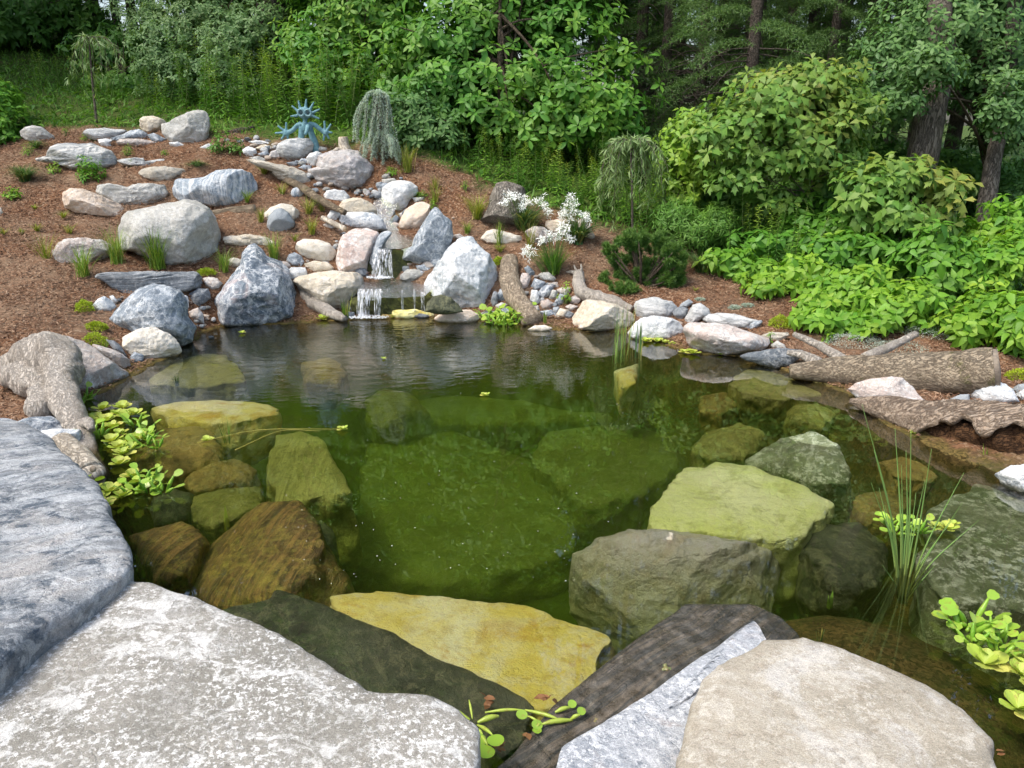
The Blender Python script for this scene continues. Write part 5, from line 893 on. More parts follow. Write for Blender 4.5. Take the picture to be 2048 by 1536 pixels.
# ---------------------------------------------------------------- grass clumps and small plants
def grass_mesh(n, h, spread, droop, width=.006, seed=0):
    r_ = np.random.default_rng(seed); mb = MB(); K_ = 5
    az = r_.uniform(0, 6.283, n); lean = r_.uniform(.05, 1, n) ** .8 * spread; L = h * r_.uniform(.55, 1.1, n); b0 = r_.normal(scale=h * .06, size=(n, 2)); t = np.linspace(0, 1, K_)
    rad = lean[:, None] * L[:, None] * t + droop * L[:, None] * t**2.5 * .6; z = L[:, None] * (t - droop * (lean[:, None] * .7 + .25) * t**2.6)
    cx, cy = np.cos(az)[:, None], np.sin(az)[:, None]; C = np.stack([b0[:, :1] + cx * rad, b0[:, 1:] + cy * rad, z], -1); W = width * (1 - t**1.8 * .92)[None, :, None] * np.stack([-cy + 0 * t, cx + 0 * t, 0 * cx + 0 * t], -1) * r_.uniform(.6, 1.3, n)[:, None, None]
    V = np.stack([C - W / 2, C + W / 2], 2).reshape(n, -1, 3); f = np.array([(2*i, 2*i+1, 2*i+3, 2*i+2) for i in range(K_ - 1)]); tint = np.repeat((r_.uniform(0, 1, n) ** 4), K_ * 2)
    mb.add(V.reshape(-1, 3), [(f[None] + (np.arange(n) * K_ * 2)[:, None, None]).reshape(-1, 4)], tint); return mb
def clump(px, py, hp, n, spread, droop, mat, label, w=.006, name='grass_clump', cat='grass clump', water=True, z=None, group=None):
    p = hit(px, py, water) if z is None else atz(px, py, z); h = hp / F * p[1] * 1.03
    o = grass_mesh(n, h, spread, droop, w, hash_(label) % 999).build(name, mat); o.location = tuple(p); o.rotation_euler.z = px; return tag(o, label, cat, group)
for a in [
 (315, 540, 95, 150, .42, .35, LM['grass'], 'tall bright green grass clump right in front of the biggest grey boulder', .008),
 (235, 528, 85, 120, .4, .4, LM['grass'], 'grass clump with thin seed stalks left of the brightest one'), (168, 555, 80, 90, .6, .45, LM['grass'], 'loose light green grass clump nearest the open mulch on the left'),
 (92, 522, 60, 45, .6, .2, LM['sedge'], 'sparse brownish grass tuft on the open mulch left of the mottled rock'), (50, 365, 52, 420, .8, .9, LM['grassd'], 'big dark mounded grass clump at the left edge'),
 (72, 298, 28, 220, 1., .9, LM['grassd'], 'dark drooping grass clump below the pale left boulder'), (395, 336, 24, 260, 1.1, 1., LM['grassd'], 'low dark grass mound in the upper mulch bed'),
 (262, 334, 18, 50, .3, .3, LM['grass'], 'little upright grass tuft by the low grey slab'), (530, 350, 30, 90, .9, .5, LM['sedge'], 'yellow-green sedge beside the long descending slab'),
 (565, 390, 28, 50, .9, .4, LM['sedge'], 'yellowish sparse sedge left of the small striped boulder'), (495, 405, 30, 60, .8, .3, LM['grass'], 'green spiky tuft at the right end of the blue striped boulder'),
 (522, 445, 34, 55, .35, .3, LM['sedge'], 'upright light tuft by the end of the short bark log'), (618, 430, 42, 60, .6, .4, LM['sedge'], 'thin yellow-green tuft in the mulch above the cut stick'),
 (625, 470, 42, 60, .5, .4, LM['sedge'], 'wispy tuft with brown stalks below the thin yellow-green one'), (645, 425, 30, 40, .6, .4, LM['sedge'], 'small tuft against the long weathered pole'),
 (548, 520, 62, 90, .45, .35, LM['grass'], 'green grass clump on the tan ledge above the peaked boulder'), (450, 545, 58, 80, .55, .4, LM['grass'], 'grass clump between layered slab and peaked boulder'),
 (590, 485, 20, 30, .6, .4, LM['sedge'], 'faint tuft below the smooth domed stone'), (70, 420, 14, 40, .9, .5, LM['sedge'], 'tiny grass tuft high on the open mulch'), (128, 438, 20, 70, .9, .5, LM['sedge'], 'small round grass tuft below the cream boulder'),
 (75, 465, 22, 50, 1., .4, LM['sedge'], 'dry looking tuft in the middle of the open mulch'), (140, 470, 26, 40, 1., .3, LM['sedge'], 'thin wispy tuft right of the dry looking one'), (8, 470, 20, 40, .9, .5, LM['sedge'], 'grass tuft cut off by the left edge'), (45, 470, 15, 40, .9, .5, LM['sedge'], 'faint tuft between the edge and the dry looking one'),
 (815, 345, 58, 110, .4, .35, LM['sedge'], 'upright olive grass clump right of the weeping spruce'), (870, 405, 48, 40, .5, .4, LM['sedge'], 'thin pale grass in the mulch right of the stream'), (870, 378, 30, 26, .4, .3, LM['sedge'], 'thin stalks higher on the right mulch slope'),
 (955, 440, 62, 150, .7, .5, LM['sedge'], 'wide wispy grass clump left of the old grey stump'), (935, 470, 38, 50, .6, .5, LM['grass'], 'short grass at the left foot of the wispy clump'), (998, 492, 55, 50, .3, .2, LM['grass'], 'upright thin grass clump in front of the low whitish rock'),
 (1000, 505, 26, 60, 1.1, .5, LM['sedge'], 'spreading yellowish blades below the low whitish rock'), (1060, 500, 60, 50, .5, .3, LM['sedge'], 'yellowing stalks beside the front lily clump'), (1400, 545, 60, 330, .8, .8, LM['grassd'], 'dark weeping grass mound behind the dwarf pine'),
 (1405, 640, 22, 40, .6, .5, LM['grass'], 'pale little grass tuft behind the pink speckled boulder'), (1010, 665, 40, 5, .2, .1, LM['grass'], 'few rush blades before the arch boulder', .008),
 (1088, 650, 36, 14, .15, .1, LM['grass'], 'small rush tuft at the foot of the rubble', .008), (690, 640, 56, 16, .25, .1, LM['grass'], 'blue-green iris tuft left of the lower fall', .012), (212, 700, 30, 24, .8, .4, LM['grass'], 'small light grass tuft behind the narrow sloping slab'),
 (1390, 585, 14, 30, .9, .5, LM['sedge'], 'tiny moss-like tuft in the mulch above the slate shelf'), (1930, 700, 30, 60, .8, .4, LM['sedge'], 'grassy wisp behind the thick bark log')]: clump(*a)
def waterclump(px, py, hp, n, sp, label, mat=None, w=.006):
    clump(px, py, hp, n, sp, .05, mat or LM['reed'], label, w, 'rush_clump', 'rushes', z=-.05)
for a in [(1240, 725, 130, 26, .13, 'slender rush clump in front of the large tan boulder'), (1278, 718, 95, 12, .12, 'darker broad-bladed rushes right of the slender clump', LM['grassd'], .014), (1258, 690, 80, 10, .2, 'thin rushes close to the whitish grey boulder'),
          (320, 722, 42, 12, .15, 'thin rush stems by the cream dome', LM['grass'], .008), (355, 772, 24, 30, .4, 'drowned grass tuft at the left shallows', LM['grassd']), (435, 655, 36, 9, .15, 'tiny rush tuft at the left foot of the peaked boulder', LM['grass'], .009),
          (383, 682, 26, 8, .2, 'little rush shoots before the broad blue-grey boulder', LM['grass'], .008), (396, 678, 34, 3, .1, 'single yellowish rush shoot near the little rush shoots', LM['sedge'], .01), (455, 885, 60, 10, .5, 'thin floating grass blades over the brown sunken rock', LM['grass'], .006),
          (455, 1060, 80, 2, .12, 'lone yellow blade standing in the water near the steep orange rock', LM['sedge'], .02), (1970, 930, 50, 3, .2, 'short shoots below the rotten log', LM['grass'], .012), (1660, 1215, 60, 3, .1, 'short green shoot standing left of the tall rush clump', LM['grass'], .016), (1640, 1290, 50, 5, .2, 'drowned pale shoots on the gravel shelf', LM['reed'], .012)]: waterclump(*a)
# tall rush clump, stem by stem
base = atz(1803, 1195, -.12); Yb = base[1]; e = empty('rush_clump', base, 'tallest green rush clump, standing in the right front of the pond', 'rushes')
for k, (tx, ty, bx_, w_) in enumerate([(1724, 808, 1798, 3.2), (1790, 856, 1800, 3.6), (1748, 900, 1795, 3.4), (1758, 975, 1795, 3), (1822, 858, 1806, 3.6), (1812, 900, 1804, 3.2), (1832, 985, 1808, 3), (1863, 898, 1808, 3.2), (1928, 945, 1812, 3.2), (1960, 1038, 1815, 2.8), (1925, 1005, 1812, 2.6), (1912, 1030, 1810, 2.6), (1770, 1010, 1797, 3), (1836, 1095, 1806, 2.6), (1803, 930, 1802, 3), (1742, 965, 1796, 3), (1850, 960, 1806, 2.6), (1780, 1060, 1798, 2.6), (1870, 1130, 1812, 2.6), (1815, 1010, 1803, 3), (1765, 1130, 1798, 2.4), (1845, 1140, 1808, 2.2)]):
    dy = .12 * math.sin(k * 2.4); top = at(tx, ty, Yb + dy); b = at(bx_, 1200 + 8 * math.cos(k), Yb + dy * .2); mid = b * .55 + top * .45 + np.array([(b[0] - top[0]) * .12, 0, 0]); mb = MB(); r0 = w_ / F * Yb * .62
    tube(mb, [b, mid, top], [r0 * 1.1, r0, r0 * .75, r0 * .15], 6, 16, tint=np.clip(np.repeat(np.linspace(.5, -.4, 16), 6).tolist() + [.4, 0], 0, 1) if True else None); mb.build('stem', LM['reed'], e, loc=base)

def cushion(px, py, wp_, hp, mat, label, sizel=.012, n=1800, cat='cushion plant'):
    p = hit(px, py); rx = wp_ / 2 / F * p[1]; rz = hp / F * p[1]; D = rnd_dir(n); D[:, 2] = np.abs(D[:, 2]); q = D * (rx, rx * .8, rz) * (1 + .18 * fbm(D * 3, 3, hash_(label) % 99))[:, None] * rng.uniform(.75, 1, (n, 1)); mb = MB()
    leaves(mb, 'small', q, norm(D + rnd_dir(n) * .7), norm(D + rnd_dir(n) * .5), rng.uniform(.6, 1.3, n) * sizel, rng.uniform(0, .6, n)); o = mb.build('cushion_plant', mat); o.location = tuple(p); return tag(o, label, cat)
for a in [(170, 622, 36, 22, LM['moss'], 'yellow-green moss cushion beside the angular white rock'), (194, 660, 42, 15, LM['moss'], 'flat green moss cushion above the narrow sloping slab'), (190, 688, 50, 22, LM['moss'], 'yellowish cushion plant right behind the narrow sloping slab'),
          (413, 550, 36, 12, LM['moss'], 'bright yellow moss cushion at the end of the layered slab'), (998, 530, 24, 16, LM['moss'], 'vivid moss cushion at the shoulder of the arch boulder'), (1558, 655, 42, 24, LM['moss'], 'round green cushion plant on the right mulch'), (1582, 656, 32, 18, LM['moss'], 'smaller cushion plant touching the round one'),
          (2040, 760, 60, 20, LM['moss'], 'mossy cushion behind the right edge stones'), (1495, 612, 26, 4, LM['silver'], 'tiny pale creeping plant on the right mulch, upper one'), (1398, 600, 24, 4, LM['silver'], 'tiny pale creeping plant above the banded boulder'), (1470, 618, 26, 5, LM['silver'], 'tiny pale creeping plant on the right mulch, lower one'),
          (1710, 690, 120, 22, LM['silver'], 'silvery low spreading plant behind the bark log', .010, 2600), (1860, 670, 110, 26, LM['silver'], 'silvery spikes of low plants behind the log, right patch', .010, 2200), (1800, 700, 120, 16, LM['silver'], 'thin silvery ground plant just behind the thick log', .009, 1500)]: cushion(*a)
# leafy low plants
def leafy(px, py, wp_, hp, mat, tpl, size, n, label, k=6, cat='plant', name='leafy_plant', water=False, stems=True, p=None):
    p = hit(px, py, water) if p is None else p; sc = p[1] / F; rx = wp_ / 2 * sc; rz = hp * sc; D = rnd_dir(n); D[:, 2] = np.abs(D[:, 2]) * 1.0; rr = rng.uniform(.25, 1, (n, 1)) ** .6
    T_ = D * (rx, rx * .8, rz) * rr * (1 + .22 * fbm(D * 2.2, 2, hash_(label) % 77))[:, None] + (0, 0, rz * .08); A = norm(D * (.7, .7, .5) + (0, 0, .8)); e = empty(name, p, label, cat); mb = MB()
    rosettes(mb, tpl, T_, A, k, size, young=.35); o = mb.build('foliage', mat, e)
    if stems:
        mb = MB()
        for j in range(0, n, max(1, n // 14)): tube(mb, [(T_[j, 0] * .15, T_[j, 1] * .15, -.02), T_[j] * (.6, .6, .55), T_[j]], [.004, .003, .002], 4, 6)
        mb.build('stems', M_stem, e)
    return e
for a in [(183, 362, 62, 42, LM['creepd'], 'point', .05, 60, 'leafy green plant spreading before the banded slab'), (27, 398, 34, 26, LM['creep'], 'point', .05, 20, 'small yellow-green plant at the left edge of the mulch'), (110, 348, 26, 22, LM['herbb'], 'point', .04, 14, 'small green seedling left of the banded slab'),
          (257, 312, 22, 18, LM['creep'], 'lance', .05, 12, 'bright yellow-green seedling in the upper mulch bed, left one'), (331, 312, 16, 13, LM['creep'], 'lance', .04, 9, 'bright yellow-green seedling in the upper mulch bed, right one'), (172, 282, 28, 16, LM['creep'], 'lance', .05, 10, 'yellow-green seedling left of the flat grey slab'), (132, 270, 16, 14, LM['creep'], 'lance', .04, 8, 'tiny seedling beside the pale left boulder'),
          (62, 312, 30, 20, LM['creep'], 'lance', .05, 14, 'yellow-green plant below the dark drooping grass'), (440, 308, 50, 44, LM['herb'], 'point', .05, 34, 'dark leafy plant at the foot of the split boulder, left one'), (468, 308, 44, 34, LM['herb'], 'point', .05, 30, 'dark leafy plant beside the rubble, right one'), (783, 352, 36, 14, LM['creep'], 'small', .03, 20, 'low yellow-green plant right of the purple slab'),
          (860, 420, 40, 18, LM['creep'], 'small', .03, 30, 'yellow creeping plant above the pointed rock'), (845, 395, 30, 14, LM['creep'], 'small', .03, 16, 'yellow creeping plant near the round speckled boulder'), (930, 385, 16, 20, LM['creep'], 'lance', .04, 10, 'small bright upright seedling on the right mulch'), (1640, 668, 34, 10, LM['creep'], 'point', .04, 8, 'tiny creeper shoot on the right mulch'),
          (1655, 690, 20, 34, LM['creep'], 'point', .05, 9, 'light green seedling behind the pale branch stub'), (1540, 690, 10, 26, LM['creep'], 'point', .03, 6, 'thin seedling beside the low tan-grey stone'), (1130, 610, 30, 44, LM['herbb'], 'point', .04, 14, 'thin leafy sprig among the rubble stones'), (1055, 300+260, 4, 4, LM['creep'], 'small', .02, 3, 'tiny sprig at the leaning trunk')]: leafy(*a)
# lilies
def lily(px, py, w_, h_, fl, label, strap=True):
    p = hit(px, py); sc = p[1] / F; e = empty('flowering_plant', p, label, 'lily clump'); o = grass_mesh(220 if strap else 220, h_ * .75 * sc, .75, .7 if strap else .3, .018 if strap else .010, px).build('leaves', LM['grassd'] if strap else LM['herb'], e)
    ms_ = MB()
    for fx, fy in fl:
        F_ = []
        for _ in range(9):
            q = at(fx + rng.normal() * 6, fy + rng.normal() * 5, p[1] + rng.normal() * .07) - p; F_.append(q); tube(ms_, [(q[0] * .3, q[1] * .3, 0), (q[0] * .6, q[1] * .6, q[2] * .6), q], [.003, .002, .0015], 4, 6)
        mb = MB(); F_ = np.array(F_); rosettes(mb, 'lance', F_, rnd_dir(len(F_)) * .8 + (0, -.6, .8), 6, .042, (0.1, .5)); rosettes(mb, 'small', F_, rnd_dir(len(F_)) + (0, -.6, .8), 4, .024, (0.2, .7)); mb.build('flower_head', M_petal, e)
    ms_.build('stalks', M_stem, e)
lily(1050, 460, 80, 90, [(1010, 405), (1030, 395), (1045, 400), (1060, 405), (1078, 402), (1090, 410), (1040, 420), (1020, 390), (1095, 425)], 'white-flowering lily clump before the old grey stump')
lily(1155, 490, 70, 90, [(1130, 425), (1140, 435), (1125, 430), (1150, 420), (1165, 435), (1175, 437), (1137, 412), (1145, 400)], 'white-flowering lily clump on the far right of the three')
lily(1105, 550, 80, 90, [(1085, 480), (1100, 470), (1110, 478), (1125, 462), (1135, 472), (1130, 450), (1050, 508), (1060, 505)], 'white-flowering lily clump nearest the pond', False)

# ---------------------------------------------------------------- dwarf pine, weeping spruce, weeping shrubs
def needles(mb, P, A, n, L, w=.06, spread=(.35, 1.1), tint=0):
    m_ = len(P); D = norm(A[:, None] * rng.uniform(*spread, (m_, n, 1)) + rnd_dir(m_ * n).reshape(m_, n, 3)); D = D.reshape(-1, 3); Pn = np.repeat(P, n, 0) + D * L * .05
    leaves(mb, 'needle', Pn, D, rnd_dir(m_ * n), rng.uniform(.7, 1.1, m_ * n) * L, np.repeat(tint, n) if np.ndim(tint) else rng.uniform(0, .4, m_ * n))
p = hit(1285, 580); e = empty('dwarf_pine', p, 'dense round dwarf pine bush on the right bank', 'shrub'); P_ = []; A_ = []
for bx1, by1, rx, ry in ((1240, 500, 34, 28), (1300, 500, 46, 36), (1345, 520, 28, 36), (1265, 540, 44, 34), (1225, 560, 28, 16), (1310, 560, 42, 20), (1345, 555, 26, 18), (1270, 475, 28, 14), (1325, 480, 24, 16), (1250, 575, 34, 10), (1330, 535, 30, 34)):
    c = at(bx1, by1, p[1] + .15 + rng.uniform(-.12, .2)) - p; n = 46; D = rnd_dir(n); P_.append(c + D * np.array([rx, rx * .9, ry]) / F * p[1] * rng.uniform(.85, 1.05, (n, 1))); A_.append(norm(D * .6 + (0, 0, .9)))
P_ = np.vstack(P_); A_ = np.vstack(A_); mb = MB()
for s_ in (0, .02, .04, .06): needles(mb, P_ - A_ * s_, A_, 38, .048, spread=(.3, 1.3), tint=np.full(len(P_), max(0, .35 - s_ * 8)))
mb.build('foliage', LM['mugo'], e); mb = MB()
for j in range(0, len(P_), 14): tube(mb, [(0, .1, 0), P_[j] * .55 + (0, 0, -.02), P_[j] - A_[j] * .03], [.015, .01, .006], 5, 8)
mb.build('branches', BK['branch'], e)
# weeping blue spruce
p = hit(765, 322); Yt = p[1]; e = empty('weeping_spruce', p, 'silvery blue weeping conifer right of the sculpture', 'tree'); mb = MB(); tr = [at(768, 325, Yt) - p, at(762, 260, Yt) - p, at(752, 200, Yt) - p, at(745, 182, Yt) - p, at(732, 195, Yt) - p]; tube(mb, tr, [.025, .02, .015, .01], 8, 24); mb.build('trunk', BK['branch'], e)
S_ = []
for k in range(44):
    sx = rng.uniform(745, 778); tx = 745 + (sx - 745) * 1.0; bx2 = sx + rng.normal() * 9 + (sx - 760) * .7; y0 = 186 + abs(sx - 758) * .5; y1 = rng.uniform(270, 322); dy = rng.uniform(-.12, .16); S_.append([at(752, 186, Yt), at(tx, y0, Yt + dy * .6), at((tx + bx2) / 2, (y0 + y1) / 2, Yt + dy), at(bx2, y1, Yt + dy * 1.3)])
for k in range(14):
    bx2 = rng.uniform(708, 735); y1 = rng.uniform(240, 285); dy = rng.uniform(-.08, .08); S_.append([at(748, 183, Yt), at(734, 192, Yt + dy), at(bx2 + 4, 225, Yt + dy), at(bx2 - 2, y1, Yt + dy)])
for k in range(26):
    bx2 = rng.uniform(728, 800); dy = rng.uniform(-.2, .15); y1 = rng.uniform(300, 328); S_.append([at(762, 262, Yt), at(762 + (bx2 - 762) * .7, 275, Yt + dy * .7), at(bx2, y1 - 20, Yt + dy), at(bx2 + (bx2 - 762) * .1, y1, Yt + dy)])
mb = MB(); mt = MB()
for s_ in S_:
    C = curve(s_, 46) - p; C = C + rng.normal(scale=.004, size=C.shape); tube(mt, C[::5], [.004, .003], 4, 12); A_ = norm(np.gradient(C, axis=0)); needles(mb, C, A_, 12, .030, spread=(.2, .8))
mb.build('foliage', LM['blue'], e); mt.build('branches', BK['branch'], e)
def weeper(label, foot, top, strands, mat, tpl, ls, dens, trunkr, depth=.25):
    p = hit(*foot, False); Yt = p[1]; e = empty('weeping_tree', p, label, 'tree'); mb = MB(); tt = at(*top, Yt) - p; tube(mb, [(0, 0, 0), tt * .5 + rng.normal(scale=.01, size=3), tt], [trunkr, trunkr * .8, trunkr * .6], 8, 20); mb.build('trunk', BK['twig'], e); mb = MB(); mt = MB()
    for (ex, ey, mx, my) in strands:
        dy = rng.uniform(-depth, depth); C = curve([at(*top, Yt), at((top[0] + mx) / 2, min(top[1], my) - 4, Yt + dy * .4), at(mx, my, Yt + dy), at(ex, ey, Yt + dy * 1.4)], 40) - p; tube(mt, C[::6], [.007, .004, .002], 4, 14); T_ = norm(np.gradient(C, axis=0))
        idx = rng.integers(6, 40, dens); D = norm(T_[idx] * .5 + rnd_dir(dens) * .8 + (0, 0, -.5)); leaves(mb, tpl, C[idx] + rng.normal(scale=.01, size=(dens, 3)), D, rnd_dir(dens) + (0, -.5, .8), rng.uniform(.6, 1.2, dens) * ls, rng.uniform(.2, 1, dens))
    mb.build('foliage', mat, e); mt.build('branches', BK['twig'], e)
st_ = [(rng.uniform(1185, 1345), rng.uniform(360, 455)) for _ in range(40)]
weeper('weeping shrub with a bare thin trunk and hanging twigs, behind the dwarf pine', (1265, 470), (1262, 284), [(x, y, 1265 + (x - 1265) * rng.uniform(.5, .95), 276 + abs(x - 1265) * .3 + rng.uniform(0, 50)) for x, y in st_], LM['willow'], 'lance', .085, 60, .014, .35)
weeper('thin sparse weeping tree on the far left slope', (194, 250), (178, 78), [(150, 150, 150, 100), (135, 160, 148, 105), (240, 150, 225, 90), (232, 110, 215, 78), (170, 190, 165, 110), (205, 170, 200, 100), (190, 200, 186, 110), (160, 130, 160, 95), (245, 120, 232, 95), (218, 160, 212, 105), (178, 150, 172, 110)], LM['willow'], 'lance', .10, 34, .018, .3)
p4_done = True
# ---------------------------------------------------------------- floating plants
def _spoon():
    xs = [0, .2, .45, .72, .92, 1.0]; ws = [.12, .3, .58, .78, .66, .40]; V = []
    for x, w in zip(xs, ws):
        for j in range(7): u = j / 3 - 1; V.append((x - .10 * u * u * x, u * w / 2, .05 * x * x + .10 * w * u * u + (.022 * x if j % 2 else -.012 * x)))
    return np.array(V), np.array([(i*7+j, i*7+j+7, i*7+j+8, i*7+j+1) for i in range(5) for j in range(6)])
SPOON = _spoon()
def lettuce_mesh(seed, k=9, size=.05):
    global rng
    old = rng; rng = np.random.default_rng(seed); mb = MB(); TPL['spoon'] = SPOON
    for i in range(k):
        az = 2.4 * i + rng.uniform(-.3, .3); el = .12 + .75 * (i / k); D = np.array([[math.cos(az) * math.cos(el), math.sin(az) * math.cos(el), math.sin(el)]]); leaves(mb, 'spoon', [[0, 0, .003]], D, np.array([[-math.cos(az) * .4, -math.sin(az) * .4, 1.]]), np.array([size * (1 - .4 * i / k) * rng.uniform(.8, 1.15)]), np.array([rng.uniform(0, .5) if i else .9]))
    rng = old; me = mb.mesh('water_lettuce'); me.materials.append(LM['lettuce']); return me
def hyacinth_mesh(seed, k=6, size=.045):
    global rng
    old = rng; rng = np.random.default_rng(seed); mb = MB()
    for i in range(k):
        az = 2.4 * i + rng.uniform(-.4, .4); r_ = size * rng.uniform(.7, 1.3); h = size * rng.uniform(.3, 1.3); b = np.array([math.cos(az) * r_ * .3, math.sin(az) * r_ * .3, .0]); t_ = np.array([math.cos(az) * r_, math.sin(az) * r_, h]); tube(mb, [b, (b + t_) / 2, t_], [.004, .008, .003], 6, 8)
        D = norm(np.array([[math.cos(az), math.sin(az), .3 + rng.uniform(-.3, .5)]])); leaves(mb, 'round', [t_], D, np.array([[-math.cos(az) * .3, -math.sin(az) * .3, 1.]]) + rng.normal(scale=.3, size=(1, 3)), np.array([size * rng.uniform(.6, 1.)]), np.array([rng.uniform(0, .4)]))
    rng = old; me = mb.mesh('water_hyacinth'); me.materials.append(LM['hyac']); return me
LE = [lettuce_mesh(s) for s in range(4)]; HY = [hyacinth_mesh(s) for s in range(4)]
def floaters(kind, pts, size, label, group):
    for i, (x, y) in enumerate(pts):
        p = atz(x, y, .0); o = bpy.data.objects.new('water_lettuce' if kind == 'L' else 'water_hyacinth', (LE if kind == 'L' else HY)[i % 4]); col.objects.link(o); o.location = tuple(p); s = size / .05 * rng.uniform(.75, 1.2); o.scale = (s, s, s * 1.05); o.rotation_euler.z = rng.uniform(0, 6.28)
        tag(o, label, 'floating plant', group if len(pts) > 1 else None)
floaters('L', [(205, 820), (190, 838), (212, 845), (235, 830), (252, 835), (270, 832), (160, 840), (178, 852), (245, 818), (225, 855)], .075, 'yellow-green water lettuce in the left raft beside the driftwood root', 'water lettuce floating beside the root')
floaters('L', [(240, 870), (255, 885), (238, 898), (262, 900), (278, 880), (246, 910), (225, 885)], .075, 'yellow-green water lettuce in the raft over the brown sunken rock', 'water lettuce below the left raft')
floaters('H', [(155, 812), (170, 800), (200, 875), (180, 878), (290, 868), (300, 880), (270, 852), (315, 895), (290, 890)], .065, 'green water hyacinth among the left water lettuce', 'water hyacinths among the lettuce')
floaters('L', [(180, 985), (200, 1000), (222, 985), (245, 995), (268, 955), (205, 1015), (240, 930), (300, 975)], .07, 'yellow-green water lettuce against the big blue-grey slab', 'water lettuce at the blue-grey slab')
floaters('H', [(285, 965), (300, 985), (325, 985), (310, 960), (265, 985), (170, 990)], .06, 'green water hyacinth against the big blue-grey slab', 'water hyacinths at the blue-grey slab')
floaters('H', [(975, 640), (990, 636), (1005, 640), (1020, 636), (1035, 640), (1050, 638), (985, 648), (1000, 650), (1015, 650), (1032, 648), (1048, 646), (1012, 644), (1042, 634)], .085, 'green water hyacinth in the patch at the foot of the leaning trunk', 'water hyacinths by the leaning trunk')
floaters('L', [(1300, 682), (1315, 684), (1330, 686), (1345, 690), (1360, 684), (1350, 678), (1290, 684)], .06, 'water lettuce between whitish grey and pink boulders', 'water lettuce between two right boulders')
floaters('L', [(1368, 706), (1385, 708), (1440, 710), (1470, 706), (1485, 704), (1495, 710)], .06, 'water lettuce at the foot of the pink speckled boulder', 'water lettuce below the pink boulder')
floaters('L', [(645, 640)], .07, 'single water lettuce before the grey driftwood log', None); floaters('L', [(484, 667)], .05, 'single small water lettuce before the peaked boulder', None); floaters('L', [(782, 636)], .05, 'single water lettuce under the lower fall', None)
floaters('L', [(767, 718)], .03, 'tiny pale water lettuce in the ripples', None); floaters('L', [(970, 792)], .04, 'single pale water lettuce in mid pond', None); floaters('L', [(685, 860)], .05, 'pale water lettuce by the end of the floating grass', None); floaters('L', [(415, 882)], .045, 'small water lettuce on the thin floating grass blades', None)
floaters('L', [(1828, 868)], .04, 'single pale water lettuce before the rotten log', None)
floaters('L', [(1895, 1060), (1870, 1055), (1905, 1050)], .05, 'yellow-green water lettuce right of the tall rush clump', 'water lettuce by the rushes'); floaters('H', [(1775, 1050), (1835, 1065), (1790, 1065)], .05, 'water hyacinth caught in the tall rush clump', 'water hyacinths in the rushes')
floaters('L', [(1968, 1330), (2040, 1350), (2060, 1330), (2035, 1420), (2075, 1380)], .075, 'big yellow-green water lettuce at the lower right edge', 'water lettuce at the lower right edge')
floaters('H', [(1925, 1265), (1945, 1290), (1985, 1275), (2010, 1290), (1940, 1250), (2000, 1310)], .065, 'round-leaved floating plant behind the lower right lettuce', 'round-leaved plants at the lower right')
# close-up hyacinths, built leaf by leaf
TPL['disc'] = (np.array([(0, 0, 0)] + [(.5 + .5 * math.cos(t), .46 * math.sin(t), .05 * abs(math.sin(t))) for t in np.linspace(math.pi, -math.pi, 15)[:-1]] + [(.5, 0, -.03)]), np.array([(1 + i, 1 + (i + 1) % 14, 15) for i in range(14)]))
def big_hyacinth(label, parts, ccx, ccy):
    p = atz(ccx, ccy, .022); e = empty('water_hyacinth', p, label, 'floating plant')
    for (x0, y0, x1, y1, r_, h, leaf, az, ll) in parts:
        a = atz(x0, y0, .022) - p; b = at(x1, y1, atz(x1, y1, h + .018)[1]) - p; mb = MB(); tube(mb, [a, a * .6 + b * .4 + (0, 0, .004), a * .3 + b * .7 + (0, 0, .004), b], [r_ * .45, r_, r_ * .9, r_ * .35], 12, 22, tint=.55); o = mb.build('stalk', LM['hyac'], e)
        if leaf: mb = MB(); D = np.array([[math.cos(R(az)), math.sin(R(az)), .15]]); leaves(mb, 'disc', [b], norm(D), np.array([[.1, -.35, 1.]]), np.array([ll]), np.array([.2])); mb.build('leaf', LM['hyac'], e)
big_hyacinth('water hyacinth squeezed against the bottom left slab', [(940, 1440, 890, 1415, .008, .02, 0, 0, 0), (945, 1438, 938, 1400, .004, .03, 0, 0, 0), (955, 1445, 998, 1432, .009, .012, 0, 0, 0), (955, 1450, 985, 1470, .006, .02, 1, -70, .055), (950, 1460, 965, 1468, .006, .012, 1, -120, .06), (960, 1470, 975, 1490, .006, .01, 1, -100, .06)], 950, 1445)
big_hyacinth('water hyacinth lying on the edge of the dark striped rock', [(970, 1425, 1045, 1420, .005, .005, 0, 0, 0), (1050, 1420, 1120, 1440, .006, .008, 0, 0, 0), (1145, 1440, 1085, 1448, .008, .01, 1, 200, .035), (1140, 1440, 1160, 1430, .006, .02, 1, 70, .03), (1110, 1425, 1140, 1415, .007, .012, 1, 60, .03), (1080, 1448, 1055, 1432, .004, .015, 1, 170, .035), (1085, 1448, 1072, 1455, .004, .008, 1, -80, .03)], 1100, 1440)
def deadleaf(px, py, z, s, label, n=5):
    p = atz(px, py, z); mb = MB(); D = rnd_dir(n) * (1, 1, .4); leaves(mb, 'broad', np.zeros((n, 3)) + rng.normal(scale=s * .15, size=(n, 3)), D, rnd_dir(n) * .6 + (0, 0, 1), rng.uniform(.6, 1, n) * s); o = mb.build('dead_leaf', LM['dry']); o.location = tuple(p); tag(o, label, 'dead leaf')
